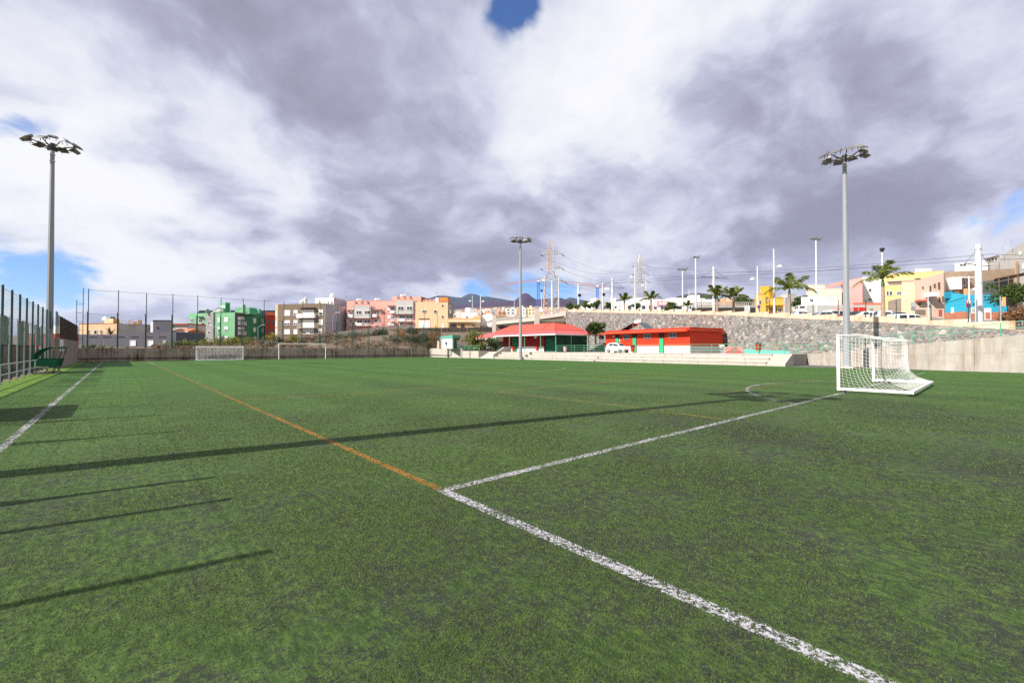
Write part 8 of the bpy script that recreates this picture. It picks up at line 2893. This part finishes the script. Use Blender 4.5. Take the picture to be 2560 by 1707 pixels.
def far_land():
    rows = []
    for px in np.linspace(-600, 3200, 120):
        r_ = []
        for D in (190, 230, 300, 400, 550, 750, 1000, 1400, 1900, 2600, 3400, 4300):
            p = at_d(px, hill_y(px, D), D)
            r_.append((p[0], p[1], p[2] - 1.5 + D * 0.004 * (float(fbm(px * 0.03, D * 0.004, 3, 3)) - 0.45)))
        rows.append(r_)
    m_ = mat('far_slope', (0.13, 0.105, 0.07), 0.95, 0.3, 0.012, 0, 1, stain=(0.05, 0.06, 0.03), stain_amt=0.8, stain_scale=(0.01, 0.01, 0.01))
    structure(grid_mesh('hillside', np.array(rows), m_))

    def ridge(name, prof, D, m_, foot_y, seed):
        px = np.linspace(prof[0][0], prof[-1][0], 260)
        yy = np.interp(px, [p[0] for p in prof], [p[1] for p in prof])
        rows = []
        nt_ = 22
        for i, x in enumerate(px):
            r_ = []
            for j in range(nt_ + 4):
                if j <= nt_:
                    t_ = j / nt_
                    dd = D * (0.70 + 0.30 * t_)
                    yv = foot_y + (yy[i] - foot_y) * t_ ** 0.9
                    p = at_d(x, yv, dd)
                    n_ = (float(fbm(x * 0.045 + t_ * 0.7, t_ * 4.0, seed, 5)) - 0.5) * 2
                    env = math.sin(math.pi * min(1, t_ * 1.0)) ** 0.6 if t_ < 1 else 0
                    p = p + np.array([FWH[0], FWH[1], 0]) * n_ * D * 0.035 * (env + 0.1) + np.array([0, 0, n_ * D * 0.006 * env])
                    r_.append(tuple(p))
                else:
                    k = j - nt_
                    p = at_d(x, yy[i], D); q = p + np.array([FWH[0], FWH[1], 0]) * 250 * k; r_.append((q[0], q[1], p[2] * (1 - 0.18 * k)))
            rows.append(r_)
        structure(grid_mesh(name, np.array(rows), m_))
    mt1 = mat('mountain_far_hazed', (0.026, 0.040, 0.058), 0.95, 0.35, 0.004, 0, 1, stain=(0.06, 0.07, 0.06), stain_amt=0.5, stain_scale=(0.004, 0.004, 0.004))  # blue of the distant air is put into this colour
    mt2 = mat('mountain_near_hazed', (0.040, 0.024, 0.050), 0.95, 0.35, 0.005, 0, 1, stain=(0.022, 0.020, 0.032), stain_amt=0.6, stain_scale=(0.004, 0.004, 0.004))  # violet cast of the haze is part of the base colour
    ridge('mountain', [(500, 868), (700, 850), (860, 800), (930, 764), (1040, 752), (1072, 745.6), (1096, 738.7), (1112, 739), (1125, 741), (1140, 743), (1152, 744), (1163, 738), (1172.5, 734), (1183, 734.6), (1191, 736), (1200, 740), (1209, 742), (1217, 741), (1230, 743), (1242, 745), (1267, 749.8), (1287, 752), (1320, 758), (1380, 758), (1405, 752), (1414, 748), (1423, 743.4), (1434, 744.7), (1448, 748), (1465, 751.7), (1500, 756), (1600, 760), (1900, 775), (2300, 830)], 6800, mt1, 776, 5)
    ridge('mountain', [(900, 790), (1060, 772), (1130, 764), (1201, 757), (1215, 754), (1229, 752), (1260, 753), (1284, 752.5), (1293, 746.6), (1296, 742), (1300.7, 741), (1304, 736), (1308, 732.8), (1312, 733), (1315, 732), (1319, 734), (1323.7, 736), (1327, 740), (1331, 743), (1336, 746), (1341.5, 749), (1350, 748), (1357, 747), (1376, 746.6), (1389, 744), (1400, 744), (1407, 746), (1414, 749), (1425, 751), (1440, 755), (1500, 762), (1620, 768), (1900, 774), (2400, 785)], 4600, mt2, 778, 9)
    ridge('wooded_hill', [(1600, 775), (1680, 752), (1693, 741), (1710, 736.5), (1730, 734.5), (1748, 733), (1770, 735), (1784, 738), (1800, 748), (1850, 765)], 1500, mat('wooded_hill', (0.03, 0.034, 0.028), 0.95, 0.4, 0.02), 778, 13)


far_land()


def town():
    g = random.Random(99)
    pal = [paint('town_white', (0.74, 0.72, 0.68)), paint('town_cream', (0.68, 0.56, 0.36)), paint('town_yellow', (0.60, 0.45, 0.10)), paint('town_orange', (0.58, 0.30, 0.15)), paint('town_grey', (0.40, 0.39, 0.37)), paint('town_pink', (0.62, 0.36, 0.29))]

    def house(px, D, w, h, m_, rot, label, group, wins=0, ylow=None, name='town_house'):
        y = hill_y(px, D) if ylow is None else ylow
        p = at_d(px, y, D)
        ca, sa = math.cos(rot), math.sin(rot)
        t = thing(name, label, 'house', (p[0], p[1], p[2] - 1.5), group)
        dp = w * g.uniform(0.7, 1.1)
        e = np.array([RT[0] * ca + FWH[0] * sa, RT[1] * ca + FWH[1] * sa]); n = np.array([FWH[0] * ca - RT[0] * sa, FWH[1] * ca - RT[1] * sa])
        A = p[:2] - e * w / 2; B = p[:2] + e * w / 2
        mb = MB(); mb.prism([A, B, B + n * dp, A + n * dp], p[2] - 4, p[2] + h); mb.build('wall', m_, t)
        k = g.random()
        if k < 0.75:
            a2 = A + e * w * 0.15 + n * 1.0
            mb = MB(); mb.prism([a2, a2 + e * w * 0.35, a2 + e * w * 0.35 + n * dp * 0.5, a2 + n * dp * 0.5], p[2] + h, p[2] + h + 2.2); mb.build('stair_head', m_, t)
        f = Face(A, B)
        if wins:
            fl = max(1, int(h / 3))
            for r_ in range(fl):
                for c in range(wins):
                    a = w * (c + 0.5) / wins
                    z = p[2] + r_ * 3.0 + 1.0
                    mb = MB(); f.box(mb, a - 0.65, a + 0.65, z, z + 1.35, 0.01, 0.08); mb.build('window', glass_dark, t)
        return t
    NMS = ('white', 'cream', 'yellow', 'orange', 'grey', 'pink')
    # near rows that show as single white and yellow blocks
    n_ = 0
    for D, step, wr in ((420, 22, (6, 9)), (560, 15, (7, 11)), (760, 12, (8, 12)), (1050, 10, (9, 14)), (1500, 9, (10, 16)), (2100, 9, (11, 18))):
        px = 1128 + g.uniform(0, 10)
        while px < 1470:
            w = g.uniform(*wr)
            m_ = pal[g.choice((0, 0, 0, 0, 1, 1, 2, 3, 4, 5))]
            if 600 < D < 1200 and 1255 < px < 1345: m_ = pal[g.choice((2, 2, 1, 0))]
            house(px, D * g.uniform(0.93, 1.07), w, g.choice((3.0, 3.5, 5.5, 6.5)), m_, g.uniform(-0.5, 0.5), ('tiny ' if D > 1000 else 'small ') + NMS[pal.index(m_)] + ' house in the distant town ' + ('behind the bridge' if px > 1230 else 'behind the ochre house'), 'houses of the distant hillside town', 2 if D < 450 else 0)
            px += step * g.uniform(0.8, 1.6)
    for D, step in ((300, 30), (520, 26)):
        px = 1472
        while px < 1900:
            k_ = g.choice((0, 0, 0, 1, 3, 5))
            house(px, D * g.uniform(0.93, 1.07), g.uniform(10, 18), g.choice((5.5, 6.5, 8.5)), pal[k_], g.uniform(-0.4, 0.4), NMS[k_] + ' house in the far street beyond ' + ('the far pylon' if px < 1600 else 'the billboard' if px < 1700 else 'the palms'), 'houses beyond the palms', 3 if D < 600 else 0)
            px += step * g.uniform(0.8, 1.6)
    # the white row right of the billboard
    for px, yt, D, w, lb in ((1600, 762, 190, 12, 'low white building left of the pink billboard'), (1690, 750, 210, 16, 'long white building right of the pink billboard'), (1722, 745, 220, 17, 'tall white building with roof rooms behind the slim floodlight poles'), (1752, 748, 215, 12, 'white building beside the slim tall floodlight pole'), (1628, 756, 200, 13, 'white building behind the pink billboard')):
        p = at_d(px, yt, D); yb = 778
        q = at_d(px, yb, D)
        house(px, D, w, p[2] - q[2], pal[0], g.uniform(-0.2, 0.2), lb, None, 4, yb, 'white_building')
    for px, yt, D, w, m_, lb in ((1905 - 30, 748, 260, 14, 3, 'orange house roof between the dark tree and the yellow house'), (1850, 752, 300, 16, 5, 'pink house beyond the dark tree'), (1995, 744, 230, 14, 4, 'grey house with dark roof beyond the street trees')):
        p = at_d(px, yt, D); q = at_d(px, 778, D)
        house(px, D, w, p[2] - q[2], pal[m_], 0.1, lb, None, 3, 778, 'hill_house')


town()

# ------------------------------------------------------------------ the air between here and the mountains
HAZE = 1.8e-5
if HAZE:
    hz, nt, b = tree_of('haze_air')
    nt.nodes.remove(b)
    pv = nt.nodes.new('ShaderNodeVolumePrincipled')
    pv.inputs['Color'].default_value = (0.50, 0.62, 1.0, 1)
    pv.inputs['Density'].default_value = HAZE
    pv.inputs['Anisotropy'].default_value = 0.0
    nt.links.new(pv.outputs[0], nt.nodes['Material Output'].inputs['Volume'])
    mb = MB(); mb.box(-11900, 11900, -11900, 11900, -2.0, 930)
    o = mb.build('haze', hz)
    tag(o, 'thin pale haze between the pitch and the mountains', 'haze', kind='stuff')
